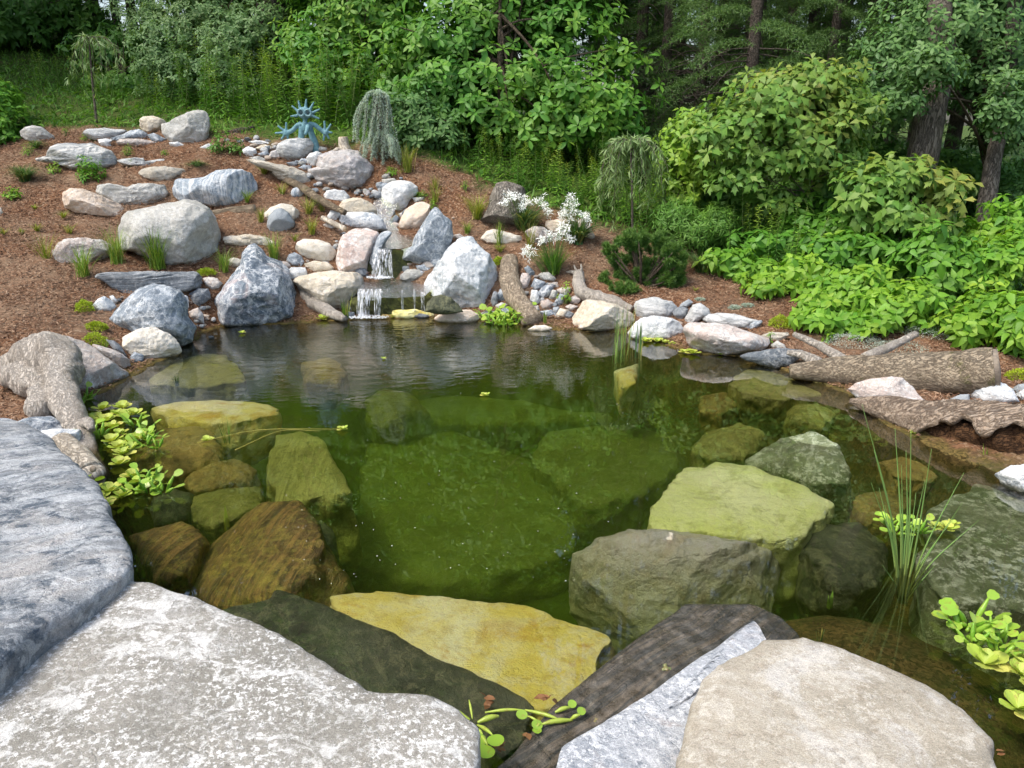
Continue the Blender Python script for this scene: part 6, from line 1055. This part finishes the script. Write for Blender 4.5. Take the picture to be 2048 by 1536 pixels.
deadleaf(1105, 1400, .02, .05, 'curled brown dead leaf at the tip of the yellow slab'); deadleaf(1060, 1472, .01, .035, 'brown dead leaf floating below the right hyacinth'); deadleaf(995, 1495, .01, .03, 'brown rag of leaf under the left hyacinth'); deadleaf(985, 1400, .01, .045, 'dark wilted leaf between the two hyacinths'); deadleaf(2010, 1505, .05, .03, 'small dead leaf by the cream slab', 2)
for k, (x, y) in enumerate([(1552, 1345), (1620, 1372), (1650, 1385), (1500, 1400), (1580, 1408), (1700, 1420), (1760, 1440), (1640, 1312), (1600, 1440), (1800, 1480), (1530, 1500), (1720, 1490), (1495, 1450)]):
    p = atz(x, y, .262); mb = MB(); leaves(mb, 'broad' if k % 3 else 'lance', np.zeros((2, 3)), rnd_dir(2) * (1, 1, .1), rnd_dir(2) * .2 + (0, 0, 1), rng.uniform(.008, .022, 2)); o = mb.build('leaf_scrap', LM['dry']); o.location = tuple(p); tag(o, 'little dry leaf scrap lying on the cream slab', 'leaf scrap', 'leaf scraps on the cream slab')
for k, (x, y) in enumerate([(22, 1412), (38, 1406), (60, 1430), (110, 1398), (240, 1498), (330, 1440), (160, 1470), (420, 1500), (300, 1330), (520, 1450), (20, 1440), (75, 1412)]):
    p = atz(x, y, .297); mb = MB(); leaves(mb, 'lance', rng.normal(scale=.006, size=(3, 3)) * (1, 1, .1), rnd_dir(3) * (1, 1, .1), rnd_dir(3) * .3 + (0, 0, 1), rng.uniform(.012, .035, 3)); o = mb.build('bark_scrap', LM['dry']); o.location = tuple(p); tag(o, 'thin dry bark scrap lying on the white-blotched slab', 'bark scrap', 'bark scraps on the white-blotched slab')
# floating dry blades
mb = MB(); n = 150; P_ = np.array([atz(rng.uniform(560, 1300), 740 + 430 * rng.uniform(), .002) for _ in range(n)]); leaves(mb, 'small', P_, rnd_dir(n) * (1, 1, .02), np.tile((0, 0, 1.), (n, 1)), rng.uniform(.003, .009, n), rng.uniform(0, 1, n)); tag(mb.build('sky_glint_specks', M_petal), 'pale specks on the pond painted as glints of sky', 'sky glint specks', kind='stuff')  # white flecks laid on the water as painted glints of the sky

mb = MB(); 
for a in ([(395, 885, .004), (520, 860, .004), (685, 858, .004)], [(470, 900, .004), (560, 862, .004), (640, 862, .004)]): tube(mb, [atz(*q) for q in a], [.0022, .002, .001], 5, 26, tint=.8)
tag(mb.build('floating_blades', LM['reed']), 'long dry reed blades floating across the left of the pond', 'reed blade')
# water weeds on the right: nobody could count them
mb = MB(); n = 1500; xs = rng.uniform(1180, 1720, n); ys = 760 + rng.uniform(0, 1, n) * 110 + (xs - 1450) * .05; P_ = np.array([atz(a, b, -.22 - .22 * rng.uniform()) for a, b in zip(xs, ys)]); keep = fbm(P_ * 2.2, 3, 4) > -.15; P_ = P_[keep]; P_ = P_[sdist(shore, P_[:, 0], P_[:, 1]) > .1]
leaves(mb, 'lance', P_, rnd_dir(len(P_)) * (1, 1, .5) + (0, 0, .3), rnd_dir(len(P_)) + (0, 0, 1), rng.uniform(.03, .08, len(P_)), rng.uniform(0, .3, len(P_))); tag(mb.build('water_weed', LM['grassd']), 'fine green water weed under the surface on the right', 'water weed', kind='stuff')
# frogs
M_frog = simple('frog_skin', (.13, .17, .05), .35, .5, (.22, .16, .08), 60); 
def frog(px, py, z, rz, s, label):
    p = atz(px, py, z); mb = MB(); ellip(mb, (0, 0, .012), (.021, .013, .010), lev=3); ellip(mb, (.018, 0, .016), (.012, .011, .008), lev=3)
    for q in (-1, 1):
        ellip(mb, (.019, q * .007, .023), (.0035,) * 3, lev=2); tube(mb, [(-.012, q * .008, .01), (-.002, q * .021, .012), (-.018, q * .021, .004), (-.006, q * .024, .001)], [.006, .005, .003, .002], 8, 16); tube(mb, [(.010, q * .010, .01), (.014, q * .016, .005), (.019, q * .015, .0)], [.003, .0025, .002], 6, 8)
        for a in (-.5, 0, .5): tube(mb, [(-.006, q * .024, .001), (.003, q * (.024 + a * .008), .0)], [.0012, .0008], 4, 4); tube(mb, [(.019, q * .015, .001), (.025, q * (.015 + a * .006), .0)], [.001, .0007], 4, 4)
    o = mb.build('frog', M_frog); o.location = tuple(p); o.rotation_euler.z = rz; o.scale = (s, s, s); md = o.modifiers.new('fuse', 'REMESH'); md.mode = 'VOXEL'; md.voxel_size = .0012; md.use_smooth_shade = True; tag(o, label, 'frog')
frog(1332, 1340, .012, R(100), .62, 'little green-brown frog sitting on the dark striped rock'); frog(1190, 1447, .008, R(60), .5, 'tiny frog half in the water near the hyacinth')

# ---------------------------------------------------------------- shrubs and trees
def branch_tubes(mb, root, tips, r0, n=26, sag=0.0):
    for j in np.linspace(0, len(tips) - 1, min(n, len(tips))).astype(int):
        t = tips[j]; h = root[0] + (root[1] - root[0]) * rng.uniform(.25, .95); m_ = (h + t) / 2 + np.array([0, 0, rng.uniform(-.05, .12)]) * np.linalg.norm(t - h); tube(mb, [h, m_, t], [r0, r0 * .6, r0 * .25], 5, 10, bump=.05)
def shrub(label, foot, Yf, blobs, mat, tpl, k, size, ntip, trunk_top, tr=.03, name='shrub', cat='shrub', young=.6, elev=(-.5, .55), bark=None, group=None, twigs=26, lump=1.):
    """blobs: (px, py, dY, rx_px, ry_px, depth m): leafy lobes of the crown"""
    p = at(*foot, Yf); p[2] = float(hgt(p[0], p[1])); e = empty(name, p, label, cat, group); P_ = []; A_ = []; wts = np.array([b[3] * b[4] for b in blobs], float); wts /= wts.sum()
    for b, w_ in zip(blobs, wts):
        n = max(4, int(ntip * w_)); Yc = Yf + b[2]; c = at(b[0], b[1], Yc) - p; D = rnd_dir(n); rr = rng.uniform(0, 1, (n, 1)) ** (1 / 2.2) ; q = D * rr * (1 + .35 * lump * fbm(D * 1.9 + b[0], 3, 5))[:, None]; P_.append(c + q * np.array([b[3] / F * Yc, b[5], b[4] / F * Yc])); A_.append(norm(D * (.8, .8, .5) + (0, -.25, .75)))
    P_ = np.vstack(P_); A_ = np.vstack(A_); keep = P_[:, 2] > .03; keep[:3] = True; P_ = P_[keep]; A_ = A_[keep]; mb = MB(); yo = young * np.clip(.3 + .9 * fbm(P_ * 1.6, 3, hash_(label) % 91), 0, 1)
    rosettes(mb, tpl, P_, A_, k, size, elev, young=yo); mb.build('crown', mat, e); mb = MB(); tt = at(*trunk_top, Yf + .1) - p; tube(mb, [(0, 0, -.05), tt * (.5, .5, .5) + rng.normal(scale=.04, size=3), tt], [tr, tr * .8, tr * .4], 8, 24, bump=.08); branch_tubes(mb, (tt * 0, tt), P_, tr * .45, twigs); mb.build('trunk', bark or BK['branch'], e); return e
S = shrub
S('large green broad-leaved shrub in the middle behind the mulch slope', (1010, 350), 10.6, [(980, 40, .6, 150, 70, .8), (880, 90, .5, 120, 60, .7), (1110, 60, .6, 130, 70, .7), (930, 150, .2, 150, 50, .8), (1080, 160, .1, 150, 50, .8), (1170, 190, 0, 120, 60, .7), (850, 200, .3, 110, 50, .6), (980, 230, 0, 140, 45, .8), (1130, 240, -.1, 130, 50, .7), (1240, 110, .3, 60, 24, .4), (1050, 280, 0, 100, 30, .6), (940, -80, 1, 180, 90, 1.), (1120, -60, 1, 150, 90, 1.), (1220, 250, 0, 70, 40, .5), (1000, -220, 1.4, 200, 110, 1.2)], LM['magn'], 'oval', 7, .135, 3300, (1000, 0), .05, 'large_shrub', young=.7, lump=1.8)
S('green shrub with yellowish tips left of the middle one', (720, 270), 11.6, [(690, 60, .3, 90, 50, .7), (640, 110, 0, 80, 36, .6), (780, 110, .2, 110, 60, .7), (760, 30, .5, 110, 60, .8), (680, 160, 0, 90, 40, .6), (820, 170, 0, 90, 50, .6), (700, -60, 1, 160, 90, 1.1), (600, 80, .3, 50, 40, .5)], LM['magn'], 'oval', 7, .125, 1900, (720, 60), .04, 'large_shrub', young=.9)
S('round shaded shrub of small leaves behind the weeping spruce', (860, 330), 10.1, [(850, 270, 0, 90, 50, .5), (820, 220, .1, 70, 40, .5), (900, 300, .0, 60, 36, .4), (800, 290, .3, 50, 40, .4)], LM['round'], 'oval', 6, .09, 700, (855, 230), .02, young=.4)
S('tall grey-green willow shrub behind the left boulders', (400, 235), 12.6, [(400, 40, .5, 110, 60, 1.), (330, 90, 0, 70, 60, .8), (460, 90, 0, 90, 60, .8), (400, 140, 0, 120, 50, .9), (340, 190, 0, 80, 40, .7), (470, 180, -.2, 60, 50, .7), (420, -60, 1, 130, 70, 1.2), (520, 60, .3, 60, 60, .7), (300, 30, 1.2, 70, 50, .8)], LM['willow'], 'oval', 8, .075, 3600, (400, 60), .05, 'large_shrub', 'willow', young=.5)
S('dark leafy bush standing left of the willow shrub', (250, 245), 13.5, [(250, 190, 0, 80, 50, .8), (230, 110, .8, 80, 50, .8), (300, 210, -.3, 60, 30, .6)], LM['forest'], 'point', 6, .13, 900, (250, 130), .03)
S('bright green bush cut off by the left edge', (-40, 330), 10.5, [(-40, 230, 0, 70, 60, .7), (0, 270, -.2, 40, 34, .5), (-20, 190, .3, 50, 40, .6), (20, 300, -.3, 30, 20, .4)], LM['creepd'], 'point', 6, .09, 900, (-40, 230), .02, young=.6)
S('dark bush at the upper left edge of the slope', (0, 150), 17, [(0, 60, 0, 110, 60, 1.3), (90, 20, .6, 90, 40, 1.2), (-60, 110, -.6, 90, 50, 1.2), (150, 40, 1, 70, 40, 1)], LM['forest'], 'point', 6, .16, 1500, (0, 40), .05)
S('reddish-tipped lobed-leaf shrub, the tallest on the right bank', (1630, 440), 8.7, [(1560, 190, 0, 90, 50, .5), (1640, 170, .1, 80, 40, .5), (1500, 240, -.1, 90, 40, .5), (1450, 270, -.1, 60, 30, .4), (1600, 260, 0, 110, 46, .6), (1680, 230, .2, 70, 50, .5), (1560, 310, -.1, 120, 30, .5), (1480, 350, -.2, 60, 24, .35), (1640, 330, 0, 90, 30, .4), (1560, 400, -.1, 60, 16, .3)], LM['sass2'], 'lobed', 6, .135, 1150, (1630, 230), .018, 'lobed_leaf_shrub', young=.65, bark=BK['twig'], lump=2.2)
S('lower lobed-leaf shrub with big pale leaves, nearest the bark log', (1770, 480), 7.9, [(1740, 370, 0, 70, 36, .4), (1810, 350, 0, 80, 30, .4), (1870, 380, 0, 60, 34, .35), (1780, 420, 0, 90, 36, .45), (1720, 430, 0, 40, 18, .3), (1850, 430, 0, 60, 30, .4)], LM['sass2'], 'lobed', 6, .155, 420, (1790, 370), .016, 'lobed_leaf_shrub', young=.8, bark=BK['twig'], lump=2)
S('small-leaved round-leaf tree filling the upper right corner', (1990, 420), 9.6, [(1900, 60, .2, 160, 70, 1.), (2000, 140, .2, 130, 80, 1.), (1760, 200, 0, 90, 60, .7), (1800, 110, .2, 100, 60, .8), (2010, 30, .6, 150, 70, 1.), (2020, 260, 0, 80, 60, .7), (2050, 400, 0, 60, 60, .6), (1870, 130, -.9, 70, 50, .3), (1820, 200, -.7, 50, 30, .3), (2010, 210, -.8, 50, 60, .3), (1950, -60, 1, 180, 80, 1.2)], LM['round'], 'oval', 6, .085, 3600, (1960, 80), .05, 'small_leaved_tree', 'tree', young=.5)
S('light bushy sapling right of the weeping shrub', (1370, 430), 9.2, [(1380, 260, 0, 50, 40, .4), (1350, 310, 0, 60, 40, .4), (1400, 330, 0, 50, 40, .4), (1360, 370, 0, 60, 36, .4)], LM['herbb'], 'point', 6, .10, 260, (1370, 280), .014, young=.5)
S('dark undergrowth bush behind the tallest lobed-leaf shrub', (1560, 470), 9.6, [(1520, 420, 0, 110, 46, .5), (1640, 410, 0, 100, 60, .5), (1430, 400, 0, 60, 60, .5), (1740, 330, .3, 90, 60, .5)], LM['forest'], 'point', 6, .11, 1400, (1560, 380), .02)
S('dark shaded bush between the two leaning trunks', (1930, 420), 10.6, [(1930, 370, 0, 70, 60, .6), (1990, 400, 0, 60, 60, .6), (1880, 340, .3, 50, 50, .5), (2050, 380, 0, 50, 60, .5)], LM['forest'], 'point', 6, .11, 1100, (1930, 350), .02)
S('fresh green feathery bush behind the dwarf pine', (1390, 520), 8.4, [(1390, 460, 0, 50, 36, .3), (1350, 430, .1, 50, 30, .3), (1430, 440, .1, 40, 34, .3)], LM['herb'], 'lance', 8, .08, 600, (1390, 460), .01, young=.5)
S('yellow-leaved bush cut off by the right edge', (2020, 600), 7.0, [(2000, 520, 0, 60, 46, .35), (2050, 500, 0, 60, 40, .35), (1960, 560, -.1, 50, 30, .3)], LM['creep'], 'point', 6, .10, 330, (2010, 520), .012, young=.9)
CRP = [('nearest the dwarf pine', (1480, 560), 7.75, [(1480, 530, 0, 50, 24, .25), (1440, 520, .1, 40, 20, .25), (1520, 540, 0, 40, 24, .25)], 0), ('second from the dwarf pine', (1590, 590), 7.4, [(1570, 560, 0, 60, 26, .25), (1610, 540, .1, 60, 30, .3), (1530, 575, -.1, 40, 16, .2)], 1),
       ('in the middle of the mass', (1690, 630), 7.0, [(1680, 590, 0, 60, 34, .3), (1640, 610, -.1, 50, 24, .25), (1730, 560, .1, 60, 36, .3)], 0), ('behind the silvery ground plants', (1800, 665), 6.7, [(1790, 620, 0, 70, 36, .3), (1740, 645, -.1, 50, 20, .2), (1840, 600, .1, 60, 40, .3), (1830, 660, -.1, 50, 14, .2)], 1),
       ('behind the end of the thick bark log', (1950, 690), 6.3, [(1930, 650, 0, 70, 36, .3), (1980, 620, .1, 60, 40, .3), (1900, 690, -.1, 40, 14, .2), (2000, 690, -.1, 60, 24, .2)], 0), ('in the second row below the lower lobed-leaf shrub', (1760, 560), 7.6, [(1750, 510, 0, 70, 40, .3), (1680, 500, 0, 60, 30, .3), (1830, 520, 0, 60, 40, .3)], 2),
       ('in the second row above the log end', (1900, 600), 7.2, [(1900, 550, 0, 60, 44, .3), (1960, 600, 0, 50, 34, .3), (1860, 500, .2, 60, 40, .3)], 2), ('in the second row at the left', (1600, 520), 8.0, [(1590, 490, 0, 70, 30, .3), (1520, 490, 0, 60, 34, .3), (1660, 460, .1, 60, 34, .3)], 2), ('in the third row under the thick leaning trunk', (1850, 520), 8.1, [(1830, 470, 0, 80, 40, .35), (1900, 480, 0, 60, 40, .3), (1770, 480, 0, 50, 30, .3)], 2), ('in the third row, middle', (1640, 500), 8.3, [(1620, 450, 0, 80, 40, .35), (1700, 460, 0, 60, 34, .3)], 2), ('in the third row, right', (1990, 540), 7.9, [(1970, 480, 0, 70, 44, .35), (2030, 450, 0, 50, 50, .3)], 0), ('rising between the two lobed-leaf shrubs', (1700, 540), 7.75, [(1700, 500, 0, 50, 44, .3), (1660, 530, 0, 50, 34, .3)], 0), ('lowest and closest to the round cushion plant', (1700, 670), 6.75, [(1690, 640, 0, 60, 16, .2), (1630, 625, .1, 40, 14, .2)], 1), ('at the right edge of the photo', (2080, 720), 6.0, [(2060, 690, 0, 50, 40, .3), (2040, 640, 0, 40, 40, .3)], 0)]
for lb, ft, Yc, bl, kd in CRP:
    Yc = float(hit(ft[0], ft[1], False)[1]) + .1; S('spreading bush of bright pointed leaflets, ' + lb, ft, Yc, bl, LM['creep'] if kd < 2 else LM['creepd'], 'point', 5, .115 if kd < 2 else .13, 360 if kd < 2 else 420, (ft[0], ft[1] - 40), .008, 'creeper_bush', 'bush', young=.55 if kd == 0 else .35, elev=(-.7, .35), lump=2.4, group='bright leafy bushes on the right bank', twigs=14)

# tall leafy herbs, copied
def herb_mesh(seed, h=.9, n=70, mat='herb', L=.10):
    r_ = np.random.default_rng(seed); e = empty('tall_herb', (0, 0, 0), 'x', 'plant'); z = np.linspace(.06, 1, n) * h; sway = np.stack([.05 * np.sin(z * 2 + seed), .04 * np.cos(z * 2.3 + seed), z], -1); az = np.arange(n) * 2.4; el = .35 + .5 * (z / h) - .35; D = np.stack([np.cos(az) * np.cos(el), np.sin(az) * np.cos(el), np.sin(el)], -1)
    mb = MB(); leaves(mb, 'lance', sway, D, np.tile((0, 0, 1.), (n, 1)) + r_.normal(scale=.2, size=(n, 3)), L * (1.1 - .65 * (z / h) ** 2) * r_.uniform(.8, 1.2, n), np.clip((z / h) ** 3 * .8, 0, 1)); mb.build('leaves', LM[mat], e); mb = MB(); tube(mb, sway[::12], [.006, .003], 5, 10); mb.build('stem', M_stem, e); return e
HB = [herb_mesh(1), herb_mesh(2, 1.05, 80), herb_mesh(3, .8, 60, 'herbb'), herb_mesh(4, .7, 70, 'herb', .13)]
used = set()
def herbs(label, group, pts, jx, jy, n, s0=.8, s1=1.2, kinds=(0, 1, 2, 3)):
    for i in range(n):
        x, y, Yf = pts[int(rng.integers(len(pts)))]; q = at(x + rng.uniform(-jx, jx), 300, Yf + rng.uniform(-jy, jy)); q[2] = float(hgt(q[0], q[1])) - .02; k = kinds[i % len(kinds)]; s = rng.uniform(s0, s1)
        if k not in used: used.add(k); o = HB[k]; o.location = tuple(q); o.scale = (s, s, s); tag(o, label, 'plant', group)
        else:
            o = copy_tree(HB[k], q, rng.uniform(0, 6.28), s, label, group); o.rotation_euler = (rng.uniform(-.28, .28), rng.uniform(-.28, .28), rng.uniform(0, 6.28))
herbs('tall leafy green herb in the thicket behind the sculpture', 'tall herbs behind the mound', [(500, 0, 11.2), (560, 0, 11.0), (620, 0, 11.0), (680, 0, 10.9), (450, 0, 11.6), (720, 0, 10.8), (390, 0, 11.8), (580, 0, 11.6), (650, 0, 11.6)], 40, .5, 120)
herbs('tall leafy herb in the thicket behind the left boulders', 'tall herbs behind the left boulders', [(230, 0, 12.2), (290, 0, 12.0), (340, 0, 11.8), (180, 0, 12.8), (120, 0, 14)], 40, .5, 40, .45, .8)
herbs('bright leafy herb between middle shrub and old stump', 'herbs behind the old stump', [(980, 0, 9.9), (1040, 0, 9.7), (1090, 0, 9.6), (1140, 0, 9.5), (920, 0, 10.1), (1000, 0, 10.4), (1180, 0, 9.4), (1100, 0, 10)], 34, .3, 64, .45, .75, (2, 3, 2))
herbs('leafy herb in the thicket around the weeping shrub', 'herbs around the weeping shrub', [(1230, 0, 9.2), (1280, 0, 9.3), (1330, 0, 9.0), (1210, 0, 9.8), (1400, 0, 8.9), (1460, 0, 8.6), (1300, 0, 8.7), (1520, 0, 8.6)], 34, .3, 66, .5, .85)
herbs('leafy herb among the bright bushes on the right', 'herbs among the right bushes', [(1560, 0, 8.2), (1640, 0, 7.9), (1720, 0, 7.9), (1850, 0, 7.6), (1930, 0, 7.6), (2010, 0, 7.6), (1450, 0, 8.3)], 34, .3, 40, .5, .8)
# grass and low green cover, uncounted
n = 80000; Yr = rng.uniform(5.2, 24, n); Xr = rng.uniform(-.85, .85, n) * (Yr + 1); sm = sdist(mulp, Xr, Yr); k_ = sm < -.05; Xr, Yr = Xr[k_], Yr[k_]; n = len(Xr); P_ = np.stack([Xr, Yr, hgt(Xr, Yr)], -1); mb = MB(); leaves(mb, 'lance', P_, rnd_dir(n) * (.7, .7, .3) + (0, 0, .8), rnd_dir(n), rng.uniform(.04, .13, n), rng.uniform(0, .5, n)); 
leaves(mb, 'point', P_[::2] + (0, 0, .06), rnd_dir(n)[::2] * (1, 1, .3), rnd_dir(n)[::2] * .4 + (0, 0, 1), rng.uniform(.04, .11, n)[::2], rng.uniform(0, .5, n)[::2]); tag(mb.build('ground_cover', LM['herb']), 'low grass and weeds covering the ground beyond the mulch', 'ground cover', kind='stuff')

# forest: leaf trees and spruces, a few kinds, copied
def forest_tree(seed, H=13., rad=2.4, z0=1.2, n=2600, leaf=.2):
    r_ = np.random.default_rng(seed); e = empty('forest_tree', (0, 0, 0), 'x', 'tree'); P_ = []
    for _ in range(26):
        z = r_.uniform(z0, H); rr = rad * (1 - .55 * ((z - z0) / (H - z0)) ** 1.6); a = r_.uniform(0, 6.28); c = np.array([math.cos(a) * rr * .6, math.sin(a) * rr * .6, z]); m_ = n // 26; D = norm(r_.normal(size=(m_, 3))); P_.append(c + D * r_.uniform(.4, 1, (m_, 1)) * np.array([1, 1, .6]) * r_.uniform(.7, 1.3))
    P_ = np.vstack(P_); mb = MB(); rosettes(mb, 'oval', P_, norm(P_ * (1, 1, 0) * .3 + (0, 0, 1)), 6, leaf, (-.6, .5), young=.5 * r_.uniform(0, 1, len(P_))); mb.build('crown', LM['forest'], e)
    mb = MB(); tube(mb, [(0, 0, -.3), (.1, 0, H * .4), (0, .1, H * .9)], [.16, .11, .03], 12, 40, bump=.05, bs=4); branch_tubes(mb, (np.array([0, 0, 0.]), np.array([0, 0, H * .9])), P_, .035, 30); mb.build('trunk', BK['dark'], e); return e
def spruce_tree(seed, H=14., live=2.2, bare=True):
    r_ = np.random.default_rng(seed); e = empty('spruce_tree', (0, 0, 0), 'x', 'tree'); mb = MB(); mt = MB(); tube(mt, [(0, 0, -.3), (.03, 0, H * .5), (0, 0, H)], [.10, .07, .015], 12, 60, bump=.05, bs=6); mt.build('trunk', BK['spruce'], e); mt = MB()
    for k in range(70):
        z = r_.uniform(.5, live + 1.5); a = r_.uniform(0, 6.28); L = r_.uniform(.4, 1.3); d = np.array([math.cos(a), math.sin(a), 0]); tube(mt, [(0, 0, z), d * L * .5 + (0, 0, z - .05), d * L + (0, 0, z - r_.uniform(.1, .5))], [.011, .007, .003], 4, 8)
    mt.build('dead_branches', BK['twig'], e); C = []
    for k in range(64):
        z = live + (H - live) * (k / 64) ** 1.25 + r_.uniform(-.1, .1); a = k * 2.4 + r_.uniform(-.3, .3); L = (1.9 * (1 - (z - live) / (H - live + 1)) ** .8) * r_.uniform(.75, 1.1); d = np.array([math.cos(a), math.sin(a), 0]); s_ = np.array([-d[1], d[0], 0]); ax = curve([(0, 0, z), d * L * .5 + (0, 0, z - .06 * L), d * L + (0, 0, z - .32 * L)], 16)
        for j in range(3, 16):
            C.append((ax[j], norm(ax[j] - ax[j-1]), .02))
            for q in (-1, 1):
                l = .42 * (1 - (j / 17) ** 2) * L / 1.8 + .06; t_ = norm(d * .6 + s_ * q + np.array([0, 0, -.35])); m_ = max(2, int(l / .05)); 
                for i in range(m_): C.append((ax[j] + t_ * l * i / m_ - np.array([0, 0, .12 * l * (i / m_) ** 2]), t_, .02))
    P_ = np.array([c[0] for c in C]); A_ = np.array([c[1] for c in C]); needles(mb, P_, A_, 7, .065, spread=(.5, 1.2)); mb.build('boughs', LM['spruce'], e); return e
FT = [forest_tree(1), forest_tree(2, 11.5, 2.7, .6), forest_tree(5, 14, 2.2, 3.)]; SP = [spruce_tree(3, 14, 1.9), spruce_tree(4, 13, 3.0), spruce_tree(8, 12, 1.4)]
usedt = set()
def plant_tree(protos, i, px, Yf, s, label, group):
    q = at(px, 300, Yf); q[2] = float(hgt(q[0], q[1])) - .1; k = (id(protos), i)
    if k not in usedt: usedt.add(k); o = protos[i]; o.location = tuple(q); o.scale = (s, s, s); o.rotation_euler.z = rng.uniform(0, 6.28); tag(o, label, 'tree', group); return o
    return copy_tree(protos[i], q, rng.uniform(0, 6.28), s, label, group)
for i, (px, Yf) in enumerate([(-1000, 10), (-900, 14), (-700, 12), (-650, 17), (-420, 13), (-250, 17), (-60, 20), (90, 22), (230, 18), (330, 16), (480, 15.5), (600, 14.5), (700, 15), (820, 14), (960, 14.5), (1080, 15), (150, 26), (300, 24), (420, 21), (560, 20), (680, 22), (800, 20), (930, 21), (1060, 22), (0, 28), (500, 26)]): plant_tree(FT, i % 3, px, Yf, rng.uniform(.85, 1.15), 'dark leafy forest tree behind the shrubs on the left and middle', 'leafy forest trees behind')  # leftmost trees stand out of view, added to shade the grass slope
for i, (px, Yf) in enumerate([(1900, 15), (2080, 13.5), (2250, 12), (1980, 18), (2150, 18), (2450, 14), (1780, 20), (1250, 26), (1450, 27), (1650, 27), (1850, 26)]): plant_tree(FT, (0, 2)[i % 2], px, Yf, rng.uniform(.8, 1.05), 'dark leafy forest tree behind the shrubs on the far right', 'leafy forest trees on the right')
for i, (px, Yf) in enumerate([(1190, 15), (1272, 13.2), (1300, 17), (1350, 14.6), (1390, 18), (1425, 13.4), (1482, 12.6), (1530, 15.5), (1600, 13.6), (1660, 16), (1710, 14), (1345, 20), (1240, 19), (1440, 21), (1560, 20), (1630, 19), (1500, 18), (1760, 17), (1820, 14.5), (1330, 24), (1215, 22)]): plant_tree(SP, (0, 1, 1, 2)[i % 4], px, Yf, rng.uniform(.85, 1.1), 'slender spruce with bare lower trunk in the row at the upper right', 'spruces in a row at the upper right')
for i, (px, Yf) in enumerate([(200, 19), (270, 21), (120, 24)]): plant_tree(SP, 2, px, Yf, rng.uniform(.9, 1.1), 'dark spruce at the upper left behind the weeping tree', 'spruces at the upper left')
SPL = [spruce_tree(9, 6.5, .5)]
for px, Yf in [(1490, 11.3), (1640, 11.6), (1390, 12.4), (1730, 12.2), (1560, 12.6), (1320, 12.6)]: plant_tree(SPL, 0, px, Yf, rng.uniform(.8, 1.1), 'young green spruce with boughs hanging low among the bare trunks', 'young spruces at the upper right')
# single trunks one can tell apart
def bigtrunk(pts, rad, label, mat=BK['trunk'], crownblob=None):
    P_ = wp(pts); P_[0][2] = float(hgt(P_[0][0], P_[0][1])) - .05; e = empty('big_tree', P_[0], label, 'tree'); mb = MB(); tube(mb, P_, rad, 30, 90, bump=.06, bs=6, seed=5); mb.build('trunk', mat, e, loc=P_[0]); c = P_[-1]; n = 1500; D = rnd_dir(n); q = c + np.array([0, 0, .6]) + D * rng.uniform(.3, 1, (n, 1)) * (1.8, 1.8, 1.8); mb = MB(); rosettes(mb, 'oval', q, norm(D * .5 + (0, 0, .8)), 6, .13, young=.3); mb.build('crown', LM['forest'], e, loc=P_[0])
bigtrunk([(1838, 345, 9.1), (1858, 240, 9.15), (1885, 130, 9.3), (1878, 0, 9.6), (1880, -260, 10.4), (1890, -500, 10.5)], [.18, .16, .135, .125, .12, .11], 'thick leaning furrowed trunk at the upper right')
bigtrunk([(1965, 470, 9.0), (1985, 330, 9.2), (2010, 200, 9.4), (2030, 0, 9.6), (2050, -400, 9.8)], [.10, .09, .08, .07, .06], 'thinner leaning trunk near the right edge')
bigtrunk([(545, 240, 13.2), (543, 120, 13.2), (540, 0, 13.3), (538, -300, 13.4)], [.26, .23, .21, .18], 'thick grey-brown trunk behind the sculpture', BK['dark'])
bigtrunk([(708, 250, 14.4), (706, 100, 14.4), (704, 0, 14.4), (700, -300, 14.5)], [.3, .26, .24, .2], 'thick dark trunk top centre left of the middle shrub', BK['dark'])
